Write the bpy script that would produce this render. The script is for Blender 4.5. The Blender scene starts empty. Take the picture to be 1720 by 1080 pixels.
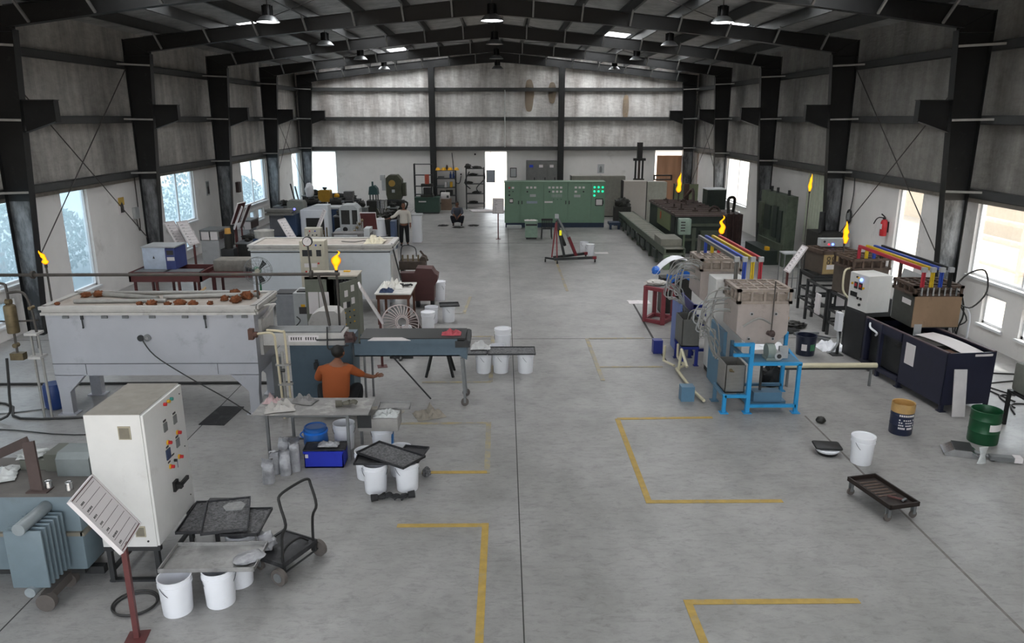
EXPO=0.8; SKY=0.6; SUN=4.0; LAMP=300
import bpy, bmesh, math, random
from mathutils import Vector, Matrix, Euler, noise
random.seed(7)
PI = math.pi
scene = bpy.context.scene
COL = scene.collection
R = math.radians

# ------------------------------------------------------------------ materials
def lin(c):
    if isinstance(c, str):
        c = [int(c[i:i+2], 16)/255 for i in (0, 2, 4)]
    return tuple(((v/12.92) if v <= .04045 else ((v+.055)/1.055)**2.4) for v in c)

MATS = {}
def mat(name, col, rough=.55, metal=0., var=.12, scale=6., dirt=None, dirt_amt=.0, dirt_scale=2.5,
        bump=0., bump_scale=40., stretch=(1, 1, 1), spec=.5, alpha=1., trans=0.):
    if name in MATS: return MATS[name]
    m = bpy.data.materials.new(name); m.use_nodes = True
    nt = m.node_tree; N = nt.nodes; L = nt.links
    b = N['Principled BSDF']
    c = lin(col)
    b.inputs['Roughness'].default_value = rough
    b.inputs['Metallic'].default_value = metal
    b.inputs['Specular IOR Level'].default_value = spec
    if trans: b.inputs['Transmission Weight'].default_value = trans
    if alpha < 1: b.inputs['Alpha'].default_value = alpha
    tc = N.new('ShaderNodeTexCoord'); mp = N.new('ShaderNodeMapping')
    mp.inputs['Scale'].default_value = stretch
    L.new(tc.outputs['Object'], mp.inputs['Vector'])
    nz = N.new('ShaderNodeTexNoise'); nz.inputs['Scale'].default_value = scale
    nz.inputs['Detail'].default_value = 5; nz.inputs['Roughness'].default_value = .62
    L.new(mp.outputs['Vector'], nz.inputs['Vector'])
    rp = N.new('ShaderNodeValToRGB')
    e = rp.color_ramp.elements
    e[0].position = .3; e[1].position = .7
    e[0].color = (*[v*(1-var) for v in c], 1); e[1].color = (*[min(1, v*(1+var)) for v in c], 1)
    L.new(nz.outputs['Fac'], rp.inputs['Fac'])
    out = rp.outputs['Color']
    if dirt:
        d = lin(dirt)
        n2 = N.new('ShaderNodeTexNoise'); n2.inputs['Scale'].default_value = dirt_scale
        n2.inputs['Detail'].default_value = 8; n2.inputs['Roughness'].default_value = .7
        L.new(mp.outputs['Vector'], n2.inputs['Vector'])
        r2 = N.new('ShaderNodeValToRGB')
        lo = .62 - .3*dirt_amt
        r2.color_ramp.elements[0].position = lo; r2.color_ramp.elements[1].position = min(.95, lo+.22)
        r2.color_ramp.elements[0].color = (0, 0, 0, 1); r2.color_ramp.elements[1].color = (min(1, .5+dirt_amt),)*3+(1,)
        L.new(n2.outputs['Fac'], r2.inputs['Fac'])
        mx = N.new('ShaderNodeMix'); mx.data_type = 'RGBA'
        L.new(r2.outputs['Color'], mx.inputs['Factor'])
        L.new(out, mx.inputs['A']); mx.inputs['B'].default_value = (*d, 1)
        out = mx.outputs['Result']
    L.new(out, b.inputs['Base Color'])
    if bump:
        n3 = N.new('ShaderNodeTexNoise'); n3.inputs['Scale'].default_value = bump_scale
        n3.inputs['Detail'].default_value = 4
        L.new(mp.outputs['Vector'], n3.inputs['Vector'])
        bp = N.new('ShaderNodeBump'); bp.inputs['Strength'].default_value = bump; bp.inputs['Distance'].default_value = .02
        L.new(n3.outputs['Fac'], bp.inputs['Height']); L.new(bp.outputs['Normal'], b.inputs['Normal'])
    MATS[name] = m
    return m

def emit(name, col, strength):
    if name in MATS: return MATS[name]
    m = bpy.data.materials.new(name); m.use_nodes = True
    b = m.node_tree.nodes['Principled BSDF']
    b.inputs['Base Color'].default_value = (*lin(col), 1)
    b.inputs['Emission Color'].default_value = (*lin(col), 1)
    b.inputs['Emission Strength'].default_value = strength
    MATS[name] = m
    return m

# ------------------------------------------------------------------ mesh builder
class MB:
    def __init__(s): s.bm = bmesh.new()
    def _add(s, vs, fs, M=None):
        v = [s.bm.verts.new((M @ Vector(p)) if M else p) for p in vs]
        for f in fs:
            try: s.bm.faces.new([v[i] for i in f])
            except ValueError: pass
        return s
    def box(s, c, d, rz=0., rot=None, top=None, bev=0.):
        x, y, z = (k/2 for k in d)
        tx, ty = (x, y) if top is None else (top[0]/2, top[1]/2)
        M = Matrix.Translation(c) @ (Euler(rot).to_matrix().to_4x4() if rot else Matrix.Rotation(rz, 4, 'Z'))
        vs = [(-x,-y,-z),(x,-y,-z),(x,y,-z),(-x,y,-z),(-tx,-ty,z),(tx,-ty,z),(tx,ty,z),(-tx,ty,z)]
        fs = [(0,3,2,1),(4,5,6,7),(0,1,5,4),(1,2,6,5),(2,3,7,6),(3,0,4,7)]
        if bev:
            t = bmesh.new(); v = [t.verts.new(p) for p in vs]
            for f in fs: t.faces.new([v[i] for i in f])
            bmesh.ops.bevel(t, geom=t.edges[:], offset=bev, segments=2, affect='EDGES', profile=.5)
            t.verts.index_update()
            s._add([p.co.copy() for p in t.verts], [[q.index for q in f.verts] for f in t.faces], M); t.free()
            return s
        return s._add(vs, fs, M)
    def b2(s, a, b, bev=0.):      # box from min corner to max corner
        return s.box([(a[i]+b[i])/2 for i in range(3)], [abs(b[i]-a[i]) for i in range(3)], bev=bev)
    def frame_of(s, p, q, up=None):
        d = (Vector(q)-Vector(p)).normalized()
        u = Vector(up) if up else (Vector((0,0,1)) if abs(d.z) < .98 else Vector((0,1,0)))
        x = d.cross(u)
        if x.length < 1e-6: x = d.orthogonal()
        x.normalize(); return d, x, x.cross(d).normalized()
    def bar(s, p, q, w, h=None, up=None):
        h = h or w; d, x, u = s.frame_of(p, q, up); p, q = Vector(p), Vector(q)
        vs = [e + x*(a*w/2) + u*(b*h/2) for e in (p, q) for a, b in ((-1,-1),(1,-1),(1,1),(-1,1))]
        return s._add(vs, [(0,1,2,3),(7,6,5,4),(0,4,5,1),(1,5,6,2),(2,6,7,3),(3,7,4,0)])
    def cyl(s, p, q, r, r2=None, n=16, cap=True):
        r2 = r if r2 is None else r2; d, x, u = s.frame_of(p, q); p, q = Vector(p), Vector(q)
        vs = [p + x*(r*math.cos(2*PI*i/n)) + u*(r*math.sin(2*PI*i/n)) for i in range(n)]
        vs += [q + x*(r2*math.cos(2*PI*i/n)) + u*(r2*math.sin(2*PI*i/n)) for i in range(n)]
        fs = [(i, n+i, n+(i+1) % n, (i+1) % n) for i in range(n)]
        if cap: fs += [tuple(range(n)), tuple(range(2*n-1, n-1, -1))]
        return s._add(vs, fs)
    def tube(s, pts, r, n=8, smooth=True, sub=4, closed=False):
        P = [Vector(p) for p in pts]
        if smooth and len(P) > 2:
            Q = []; m = len(P)
            rng = m if closed else m-1
            for i in range(rng):
                a, b, c, d = (P[(i-1) % m] if closed or i else P[0]), P[i], P[(i+1) % m], (P[(i+2) % m] if closed or i+2 < m else P[-1])
                for k in range(sub):
                    t = k/sub
                    Q.append(.5*((2*b)+(c-a)*t+(2*a-5*b+4*c-d)*t*t+(3*b-a-3*c+d)*t**3))
            if not closed: Q.append(P[-1])
            P = Q
        m = len(P); vs = []; X = None
        for i, p in enumerate(P):
            d = (P[(i+1) % m]-P[i-1]) if closed else (P[min(i+1, m-1)]-P[max(i-1, 0)])
            if d.length < 1e-9: d = Vector((0,0,1))
            d.normalize()
            if X is None: X = d.orthogonal().normalized()
            else:
                X = X - d*X.dot(d)
                if X.length < 1e-6: X = d.orthogonal()
                X.normalize()
            u = d.cross(X); rr = r[i*len(r)//m] if isinstance(r, (list, tuple)) else r
            vs += [p + X*(rr*math.cos(2*PI*k/n)) + u*(rr*math.sin(2*PI*k/n)) for k in range(n)]
        fs = [(i*n+k, i*n+(k+1) % n, ((i+1) % m)*n+(k+1) % n, ((i+1) % m)*n+k) for i in range(m if closed else m-1) for k in range(n)]
        if not closed: fs += [tuple(range(n-1, -1, -1)), tuple(range((m-1)*n, m*n))]
        return s._add(vs, fs)
    def lathe(s, prof, c=(0,0,0), n=24, M=None, cap=True):
        vs = []; c = Vector(c)
        for r, z in prof: vs += [Vector((r*math.cos(2*PI*k/n), r*math.sin(2*PI*k/n), z)) for k in range(n)]
        m = len(prof)
        fs = [(i*n+k, i*n+(k+1) % n, (i+1)*n+(k+1) % n, (i+1)*n+k) for i in range(m-1) for k in range(n)]
        if cap: fs += [tuple(range(n-1, -1, -1)), tuple(range((m-1)*n, m*n))]
        T = Matrix.Translation(c)
        if M is not None: T = T @ M
        return s._add(vs, fs, T)
    def prism(s, poly, axis, a, b):   # polygon in the other two axes, extruded along axis from a to b
        def P(u, v, w): return {'x': (w,u,v), 'y': (u,w,v), 'z': (u,v,w)}[axis]
        n = len(poly)
        vs = [P(u, v, a) for u, v in poly]+[P(u, v, b) for u, v in poly]
        return s._add(vs, [tuple(range(n)), tuple(range(2*n-1, n-1, -1))]+[(i, (i+1) % n, n+(i+1) % n, n+i) for i in range(n)])
    def sph(s, c, r, sc=(1,1,1), n=12, rot=None):
        t = bmesh.new(); bmesh.ops.create_uvsphere(t, u_segments=n, v_segments=max(6, n//2+1), radius=r); t.verts.index_update()
        M = Matrix.Translation(c) @ (Euler(rot).to_matrix().to_4x4() if rot else Matrix.Identity(4)) @ Matrix.Diagonal((*sc, 1))
        s._add([v.co.copy() for v in t.verts], [[q.index for q in f.verts] for f in t.faces], M); t.free(); return s
    def blob(s, c, d, seed=0, amp=.25, freq=3., rz=0., sub=3, flat=None):   # crumpled lump resting on z = c[2]
        t = bmesh.new(); bmesh.ops.create_icosphere(t, subdivisions=sub, radius=.5); t.verts.index_update()
        out = []
        M = Matrix.Translation(c) @ Matrix.Rotation(rz, 4, 'Z')
        for v in t.verts:
            k = 1+amp*noise.noise(v.co*freq*2+Vector((seed*7.3, seed*3.1, 0)))*2
            p = v.co*k
            p = Vector((p.x*d[0], p.y*d[1], (max(p.z, -.36)+.36)/.86*d[2]))
            out.append(p)
        s._add(out, [[q.index for q in f.verts] for f in t.faces], M); t.free(); return s
    def sheet(s, fn, nu=10, nv=10, th=.006):  # thick wavy sheet; fn(u,v) -> point
        g = [[Vector(fn(i/nu, j/nv)) for j in range(nv+1)] for i in range(nu+1)]
        vs = [p for r in g for p in r]+[p-Vector((0,0,th)) for r in g for p in r]
        w = nv+1; o = (nu+1)*w; fs = []
        for i in range(nu):
            for j in range(nv):
                a = i*w+j; fs += [(a, a+w, a+w+1, a+1), (o+a, o+a+1, o+a+w+1, o+a+w)]
        for i in range(nu):
            a = i*w; fs += [(a, o+a, o+a+w, a+w)]; a = i*w+nv; fs += [(a, a+w, o+a+w, o+a)]
        for j in range(nv):
            a = j; fs += [(a, a+1, o+a+1, o+a)]; a = nu*w+j; fs += [(a, o+a, o+a+1, a+1)]
        return s._add(vs, fs)
    def xf(s, M):
        for v in s.bm.verts: v.co = M @ v.co
        return s
    def text(s, body, size, M, depth=.002):
        cu = bpy.data.curves.new('t', 'FONT'); cu.body = body; cu.size = size; cu.align_x = 'CENTER'; cu.align_y = 'CENTER'; cu.extrude = depth
        o = bpy.data.objects.new('t', cu); COL.objects.link(o)
        me = bpy.data.meshes.new_from_object(o)
        s._add([v.co.copy() for v in me.vertices], [list(p.vertices) for p in me.polygons], M)
        bpy.data.objects.remove(o); bpy.data.meshes.remove(me); bpy.data.curves.remove(cu)
        return s
    def build(s, name, m, parent=None, label=None, loc=None, rz=0., ang=38):
        bmesh.ops.recalc_face_normals(s.bm, faces=s.bm.faces[:])
        for f in s.bm.faces: f.smooth = True
        me = bpy.data.meshes.new(name); s.bm.to_mesh(me); s.bm.free()
        me.set_sharp_from_angle(angle=R(ang))
        me.materials.append(m)
        o = bpy.data.objects.new(name, me); COL.objects.link(o)
        if parent is not None: o.parent = parent
        if label: o['label'] = label
        if loc is not None: o.location = loc
        o.rotation_euler.z = rz
        return o

def thing(name, label, cat, loc=(0,0,0), rz=0., group=None):
    o = bpy.data.objects.new(name, None); COL.objects.link(o); o.empty_display_size = .1
    o.location = loc; o.rotation_euler.z = rz
    return tag(o, label, cat, group)
def tag(o, label, cat, group=None):
    o['label'] = label; o['category'] = cat
    if group: o['group'] = group
    return o
def struct(o, label=None):
    o['kind'] = 'structure'
    if label: o['label'] = label
    return o
def copy_tree(o, parent=None):
    c = o.copy(); COL.objects.link(c)
    if parent is not None: c.parent = parent
    for ch in list(o.children): copy_tree(ch, c)
    return c
def dup(o, label, loc, rz=0., group=None, scale=None):
    c = copy_tree(o); c.location = loc; c.rotation_euler.z = rz; c['label'] = label
    if group: c['group'] = group
    if scale: c.scale = scale
    return c
# ================================================================== camera
FPX = 1270.0
cam = bpy.data.cameras.new('camera'); camo = bpy.data.objects.new('camera', cam); COL.objects.link(camo)
cam.sensor_width = 36.0; cam.sensor_fit = 'HORIZONTAL'; cam.lens = FPX/1720*36.0
cam.clip_start = .1; cam.clip_end = 300
pitch = math.atan(342/FPX); yaw = math.atan(15*math.cos(pitch)/FPX)
camo.location = (0, 0, 5.0); camo.rotation_euler = (PI/2-pitch, 0, -yaw)
scene.camera = camo

# ================================================================== setting
XL, XR, YE = -11.55, 10.95, 44.15         # inner wall faces
FR = [-2.05, 4.5, 11.05, 17.6, 24.15, 30.7, 37.25, 43.8]
Y0 = -2.2
XC = -.3
EAVE, RIDGE = 7.55, 8.78
def roof_z(x): return RIDGE-(RIDGE-EAVE)*abs(x-XC)/11.25

def concrete():
    m = bpy.data.materials.new('concrete_floor'); m.use_nodes = True
    nt = m.node_tree; N = nt.nodes; L = nt.links; b = N['Principled BSDF']
    tc = N.new('ShaderNodeTexCoord')
    def nz(scale, det, rough=.6, st=(1,1,1), dist=0):
        mp = N.new('ShaderNodeMapping'); mp.inputs['Scale'].default_value = st
        L.new(tc.outputs['Object'], mp.inputs['Vector'])
        n = N.new('ShaderNodeTexNoise'); n.inputs['Scale'].default_value = scale; n.inputs['Detail'].default_value = det
        n.inputs['Roughness'].default_value = rough; n.inputs['Distortion'].default_value = dist
        L.new(mp.outputs['Vector'], n.inputs['Vector']); return n
    def ramp(n, stops):
        r = N.new('ShaderNodeValToRGB'); e = r.color_ramp.elements
        e[0].position, e[0].color = stops[0][0], (*stops[0][1], 1)
        e[1].position, e[1].color = stops[-1][0], (*stops[-1][1], 1)
        for p, c in stops[1:-1]:
            q = e.new(p); q.color = (*c, 1)
        L.new(n.outputs['Fac'], r.inputs['Fac']); return r
    def mix(a, b_, fac, mode='MULTIPLY'):
        x = N.new('ShaderNodeMix'); x.data_type = 'RGBA'; x.blend_type = mode
        if hasattr(fac, 'links') or not isinstance(fac, float): L.new(fac, x.inputs['Factor'])
        else: x.inputs['Factor'].default_value = fac
        L.new(a, x.inputs['A']); L.new(b_, x.inputs['B']); return x.outputs['Result']
    base = ramp(nz(.55, 7, .62, (1, 1, 1), .6), [(.25, (.25,.244,.235)), (.5, (.298,.291,.281)), (.75, (.345,.337,.325))])
    mid = ramp(nz(1.6, 10, .72, (1, 1.3, 1), .3), [(.25, (.76,.76,.755)), (.5, (1,1,1)), (.75, (1.12,1.12,1.11))])
    scuff = ramp(nz(7, 9, .8, (.8, 1.8, 1), .6), [(.2, (.35,.35,.35)), (.5, (1,1,1)), (.8, (1.05,1.05,1.05))])
    grime = ramp(nz(.9, 8, .62, (1, .6, 1), .5), [(.25, (.78,.775,.77)), (.55, (1,1,1)), (.8, (1.06,1.06,1.06))])
    c = mix(base.outputs['Color'], mid.outputs['Color'], 1.0)
    c = mix(c, scuff.outputs['Color'], .85)
    c = mix(c, grime.outputs['Color'], 1.0)
    rub = ramp(nz(3.2, 10, .78, (.6, 2.6, 1), 1.6), [(.3, (.45,.45,.45)), (.43, (1,1,1)), (.8, (1,1,1))])
    c = mix(c, rub.outputs['Color'], .6)
    L.new(c, b.inputs['Base Color'])
    rr = ramp(nz(1.3, 6), [(.3, (.33,)*3), (.7, (.46,)*3)])
    L.new(rr.outputs['Color'], b.inputs['Roughness'])
    b.inputs['Specular IOR Level'].default_value = .55
    return m
M_FLOOR = concrete()
M_YEL = mat('worn_yellow_line_paint', 'ad9048', .6, var=.15, scale=9, dirt='8f8b82', dirt_amt=.3, dirt_scale=5)
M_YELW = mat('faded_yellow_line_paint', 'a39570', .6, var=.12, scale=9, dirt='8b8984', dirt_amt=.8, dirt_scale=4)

def foil(name, lo, hi, met=.3):
    m = bpy.data.materials.new(name); m.use_nodes = True
    nt = m.node_tree; N = nt.nodes; L = nt.links; b = N['Principled BSDF']
    tc = N.new('ShaderNodeTexCoord')
    def nz(scale, det, st):
        mp = N.new('ShaderNodeMapping'); mp.inputs['Scale'].default_value = st
        L.new(tc.outputs['Object'], mp.inputs['Vector'])
        n = N.new('ShaderNodeTexNoise'); n.inputs['Scale'].default_value = scale; n.inputs['Detail'].default_value = det
        n.inputs['Roughness'].default_value = .65
        L.new(mp.outputs['Vector'], n.inputs['Vector']); return n
    a = nz(1.5, 7, (1, 1, .16)); c = nz(5, 5, (.7, .7, 1.6))
    r = N.new('ShaderNodeValToRGB'); e = r.color_ramp.elements
    e[0].position = .33; e[0].color = (*lin(lo), 1); e[1].position = .66; e[1].color = (*lin(hi), 1)
    L.new(a.outputs['Fac'], r.inputs['Fac'])
    r2 = N.new('ShaderNodeValToRGB'); e = r2.color_ramp.elements
    e[0].position = .3; e[0].color = (.72, .71, .70, 1); e[1].position = .62; e[1].color = (1, 1, 1, 1)
    L.new(c.outputs['Fac'], r2.inputs['Fac'])
    x = N.new('ShaderNodeMix'); x.data_type = 'RGBA'; x.blend_type = 'MULTIPLY'; x.inputs['Factor'].default_value = .8
    L.new(r.outputs['Color'], x.inputs['A']); L.new(r2.outputs['Color'], x.inputs['B'])
    L.new(x.outputs['Result'], b.inputs['Base Color'])
    b.inputs['Metallic'].default_value = met; b.inputs['Roughness'].default_value = .46
    bp = N.new('ShaderNodeBump'); bp.inputs['Strength'].default_value = .55; bp.inputs['Distance'].default_value = .05
    ad = N.new('ShaderNodeMath'); ad.operation = 'ADD'
    L.new(a.outputs['Fac'], ad.inputs[0]); L.new(c.outputs['Fac'], ad.inputs[1])
    L.new(ad.outputs[0], bp.inputs['Height']); L.new(bp.outputs['Normal'], b.inputs['Normal'])
    return m
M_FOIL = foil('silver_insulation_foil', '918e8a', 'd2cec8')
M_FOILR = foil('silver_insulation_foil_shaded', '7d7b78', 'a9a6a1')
M_FOILE = foil('silver_insulation_foil_end_wall', 'b3aca7', 'fffdfa', .08)  # near-white ramp: light seeping at the end wall put into the foil colour
M_FOILC = foil('silver_roof_insulation', '8d8e8e', 'bdbebd')
M_WALL = mat('white_plaster', 'dad7d4', .8, var=.05, scale=1.2, dirt='8b8780', dirt_amt=.12, dirt_scale=1.1)
M_STEEL = mat('black_painted_steel', '1d1e1f', .42, .1, var=.25, scale=2.5, dirt='4a4a4a', dirt_amt=.12, dirt_scale=3)
M_BASE = mat('weathered_reflecting_paint', '343638', .4, .1, var=.3, scale=2.5, dirt='85878a', dirt_amt=.6, dirt_scale=2.2, stretch=(1,1,.35))  # weathered paint, with the white wall's reflection put into the splotches
M_PUR = mat('dark_grey_purlin', '4a4b4b', .5, .3, var=.1)
M_BRACE = mat('galvanised_brace', '8e8d8a', .5, .4, var=.12)
M_WFRAME = mat('white_window_frame', 'd6d7d8', .4, var=.04)
M_LED = mat('grey_conduit', '6f6f6e', .5, .3)

def glass(name, film, col):
    m = bpy.data.materials.new(name); m.use_nodes = True
    nt = m.node_tree; N = nt.nodes; L = nt.links
    for n in list(N): N.remove(n)
    o = N.new('ShaderNodeOutputMaterial'); t = N.new('ShaderNodeBsdfTransparent'); g = N.new('ShaderNodeBsdfGlossy')
    t.inputs['Color'].default_value = (.93, .96, .97, 1); g.inputs['Roughness'].default_value = .05
    x = N.new('ShaderNodeMixShader'); x.inputs['Fac'].default_value = .06
    tr = N.new('ShaderNodeBsdfTranslucent'); tr.inputs['Color'].default_value = (*col, 1)   # film puts bright outdoor haze into the pane
    y = N.new('ShaderNodeMixShader'); y.inputs['Fac'].default_value = film
    L.new(t.outputs[0], y.inputs[1]); L.new(tr.outputs[0], y.inputs[2])
    L.new(y.outputs[0], x.inputs[1]); L.new(g.outputs[0], x.inputs[2]); L.new(x.outputs[0], o.inputs['Surface'])
    return m
M_GLASS = glass('hazy_window_glass', .3, (.6, .74, .8)); M_GLASSR = glass('window_glass', .06, (.8, .74, .66))

floor = struct(MB().b2((XL-.2, Y0, -.12), (XR+.2, YE+.2, 0)).build('floor', M_FLOOR))
# joints cut into the slab
M_JOINT = mat('dark_floor_joint', '3b3a38', .8); M_JOINT2 = mat('filled_floor_joint', '6f6a66', .8, var=.2, scale=8)
for n, (a, b) in enumerate([((.19, Y0, 0), (.21, YE, 0)), ((5.23, Y0, 0), (5.23, 12.2, 0)), ((-5.09, Y0, 0), (-5.09, YE, 0)),
             ((XL, 17.0, 0), (XR, 17.0, 0)), ((XL, 31.0, 0), (XR, 31.0, 0))]):
    struct(MB().bar(Vector(a)+Vector((0,0,.001)), Vector(b)+Vector((0,0,.001)), .03 if n == 1 else .014, .003).build('trim_%d' % (n+1), M_JOINT2 if n == 1 else M_JOINT))
# drain slot right of the aisle
struct(MB().bar((3.45, 15.2, .001), (3.62, 20.6, .001), .05, .004).build('trim_6', M_JOINT))
yl = []
def yline(p, q, w=.085):
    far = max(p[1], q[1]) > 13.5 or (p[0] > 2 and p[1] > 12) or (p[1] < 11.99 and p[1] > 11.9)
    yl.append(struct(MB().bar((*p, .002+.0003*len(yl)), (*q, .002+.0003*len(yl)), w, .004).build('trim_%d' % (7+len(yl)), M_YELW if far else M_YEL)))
yline((-.24, 8.66), (-.26, 5.0)); yline((-1.36, 8.61), (-.24, 8.61))
yline((-.26, 11.98), (-.25, 10.06)); yline((-2.1, 11.94), (-.26, 11.94)); yline((-1.2, 10.1), (-.25, 10.1))
yline((1.95, 12.1), (1.95, 9.15)); yline((1.95, 9.19), (3.76, 9.19)); yline((1.95, 12.1), (3.6, 12.14))
yline((1.96, 7.04), (1.98, 5.0)); yline((1.96, 7.0), (3.80, 7.0))
yline((-.26, 14.0), (-.26, 17.2)); yline((-1.6, 14.0), (-.26, 14.0)); yline((-1.9, 17.2), (-.26, 17.2)); yline((-1.05, 19.5), (-.96, 21.3)); yline((-1.6, 19.4), (-1.0, 19.4))
yline((1.95, 14.05), (1.95, 17.0)); yline((1.95, 14.9), (3.3, 14.9)); yline((1.9, 22.0), (1.9, 27.4)); yline((2.0, 17.0), (3.3, 17.0))

# ---------------------------------------------------------------- walls
BR = 3.22        # top of the masonry
def holed_wall(name, axis, pos, th, lo, hi, holes, m, z0=0., z1=BR):
    mb = MB()
    ys = sorted({lo, hi, *[h[0] for h in holes], *[h[1] for h in holes]})
    for a, b in zip(ys, ys[1:]):
        hs = sorted([(h[2], h[3]) for h in holes if h[0] <= a+1e-6 and h[1] >= b-1e-6])
        z = z0; segs = []
        for p, q in hs:
            if p > z: segs.append((z, p))
            z = q
        if z < z1: segs.append((z, z1))
        for p, q in segs:
            if axis == 'x': mb.b2((pos, a, p), (pos+th, b, q))
            else: mb.b2((a, pos, p), (b, pos+th, q))
    bmesh.ops.remove_doubles(mb.bm, verts=mb.bm.verts[:], dist=1e-5)
    return struct(mb.build(name, m))
WL = [(14.6, 18.25, 1.2, BR), (20.0, 21.3, .4, BR), (26.0, 28.75, 1.3, BR), (34.0, 37.45, 1.15, BR), (42.3, 43.9, .4, BR),
      (26.5, 27.2, .35, .95), (27.5, 28.3, .35, .95), (34.7, 35.5, .35, .85), (35.9, 36.7, .35, .85), (15.5, 16.3, .35, .9), (16.6, 17.5, .35, .9), (4, 12, 1.2, BR)]
WR = [(13.8, 17.4, 1.45, BR), (19.75, 21.0, .55, BR), (24.9, 27.4, .6, BR), (34.15, 37.6, 1.1, BR), (14.7, 15.35, .45, 1.1), (15.9, 16.7, .45, 1.15),
      (35.0, 35.5, .35, .85), (36.2, 36.8, .35, .85), (43.2, 43.85, .4, BR)]
WE = [(-11.05, -9.5, .4, BR), (-1.1, .27, 0, BR), (8.7, 10.25, .3, BR)]
holed_wall('wall_left', 'x', XL-.2, .2, Y0, YE, WL, M_WALL)
holed_wall('wall_right', 'x', XR, .2, Y0, YE, WR, M_WALL)
holed_wall('wall_front', 'y', Y0-.2, .2, XL-.2, XR+.2, [(-10, 4.5, 0, 6.4)], M_WALL, 0, EAVE+.05)
holed_wall('wall_back', 'y', YE, .2, XL-.2, XR+.2, WE, M_WALL)

def ripple_panel(name, axis, pos, lo, hi, z0, ztop, m, seed, step=.16, amp=1.):
    # crinkled foil over the sheeting: a surface with folds of its own
    mb = MB(); vs = []; fs = []
    n = int((hi-lo)/step); nzs = 10; rnd = random.Random(seed)
    for i in range(n+1):
        a = lo+(hi-lo)*i/n; fold = rnd.uniform(-.02, .02)*(1.6 if rnd.random() < .15 else .6)
        for k in range(nzs+1):
            z = z0+(ztop(a)-z0)*k/nzs
            d = fold*amp+.02*noise.noise(Vector((a*1.7, z*.8, seed)))
            vs.append((pos+d, a, z) if axis == 'x' else (a, pos+d, z))
    w = nzs+1
    fs = [(i*w+k, (i+1)*w+k, (i+1)*w+k+1, i*w+k+1) for i in range(n) for k in range(nzs)]
    mb._add(vs, fs)
    o = mb.build(name, m, ang=180); return struct(o)
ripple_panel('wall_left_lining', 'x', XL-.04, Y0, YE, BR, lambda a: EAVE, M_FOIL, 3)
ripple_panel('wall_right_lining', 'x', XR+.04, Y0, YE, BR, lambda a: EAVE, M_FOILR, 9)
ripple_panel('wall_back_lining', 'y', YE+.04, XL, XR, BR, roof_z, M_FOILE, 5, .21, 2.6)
# outer sheeting behind the linings
M_SHEET = mat('grey_cladding', '8a8d8e', .6, .3)
struct(MB().b2((XL-.2, Y0, BR), (XL-.14, YE+.2, EAVE)).build('wall_left_cladding', M_SHEET))
struct(MB().b2((XR+.14, Y0, BR), (XR+.2, YE+.2, EAVE)).build('wall_right_cladding', M_SHEET))
struct(MB().prism([(XL-.2, BR), (XR+.2, BR), (XR+.2, EAVE), (XC, RIDGE), (XL-.2, EAVE)], 'y', YE+.14, YE+.2).build('wall_back_cladding', M_SHEET))
# brown water stains on the end wall lining
M_STAIN = mat('brown_water_stain', 'a08c74', .8, var=.25, scale=5, alpha=.5)
for x, z, w, h in ((1.47, 6.2, .5, 1.75), (2.75, 6.35, .42, 1.15), (6.9, 5.6, .35, 1.3)):
    mb = MB(); pts = [(x+w/2*math.copysign(abs(math.cos(t))**.6, math.cos(t))*(1+.15*noise.noise(Vector((t, x, 0)))), z+h/2*math.sin(t)) for t in [2*PI*i/28 for i in range(28)]]
    mb.prism(pts, 'y', YE-.035, YE-.03)
    struct(mb.build('wall_back_stain', M_STAIN))
# translucent roof sheets: two seen, the others added out of view for fill light
STRIPS = [(-8.68, -7.37), (-5.78, -4.47), (3.87, 5.18), (6.77, 8.08)]
ENDSTRIPS = [(-10.1, -8.85), (-7.2, -5.95), (-4.3, -3.05), (2.45, 3.7), (5.35, 6.6), (8.25, 9.5)]  # extra strips added unseen in the last bay to brighten it
SPAN = [(1, 5.5), (1, 5.5), (1, 5.5), (.3, 4.1), (2.1, 5.8), (2.7, 6.3), (3.4, 6.2)]
SKYL = []
for k in range(len(FR)-1):
    for i, (a, b) in enumerate(STRIPS):
        p, q = SPAN[k]
        if i in (0, 3) and k == 4: p, q = 1.6, 4.6
        if i in (0, 3) and k == 3: q = 3.6
        if (k, i) == (6, 1): p = 1.6
        if (k, i) == (5, 2): p = 1.0
        SKYL.append((a, b, FR[k]+p, FR[k]+q))
for a, b in ENDSTRIPS:
    SKYL.append((a, b, FR[6]+3.5, FR[6]+6.2))
def is_hole(x, y): return any(a < x < b and c < y < d for a, b, c, d in SKYL)
def roof_grid(z_of, name, m):
    xs = sorted({XL-.25, XC, XR+.25, *[v for h in SKYL for v in h[:2]], *[XL+.9*i for i in range(26) if XL+.9*i < XR]})
    ys = sorted({Y0-.2, YE+.2, *[v for h in SKYL for v in h[2:]], *[Y0+.8*j for j in range(59) if Y0+.8*j < YE]})
    mb = MB(); n = len(ys)
    vs = [(x, y, z_of(x, y)) for x in xs for y in ys]
    fs = [(i*n+j, (i+1)*n+j, (i+1)*n+j+1, i*n+j+1) for i in range(len(xs)-1) for j in range(n-1)
          if not is_hole((xs[i]+xs[i+1])/2, (ys[j]+ys[j+1])/2)]
    mb._add(vs, fs); return struct(mb.build(name, m, ang=180))
roof_grid(lambda x, y: roof_z(x)+.014*noise.noise(Vector((x*1.3, y*.9, 0))), 'ceiling', M_FOILC)
roof_grid(lambda x, y: roof_z(x)+.09, 'ceiling_sheeting', M_SHEET)
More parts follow.
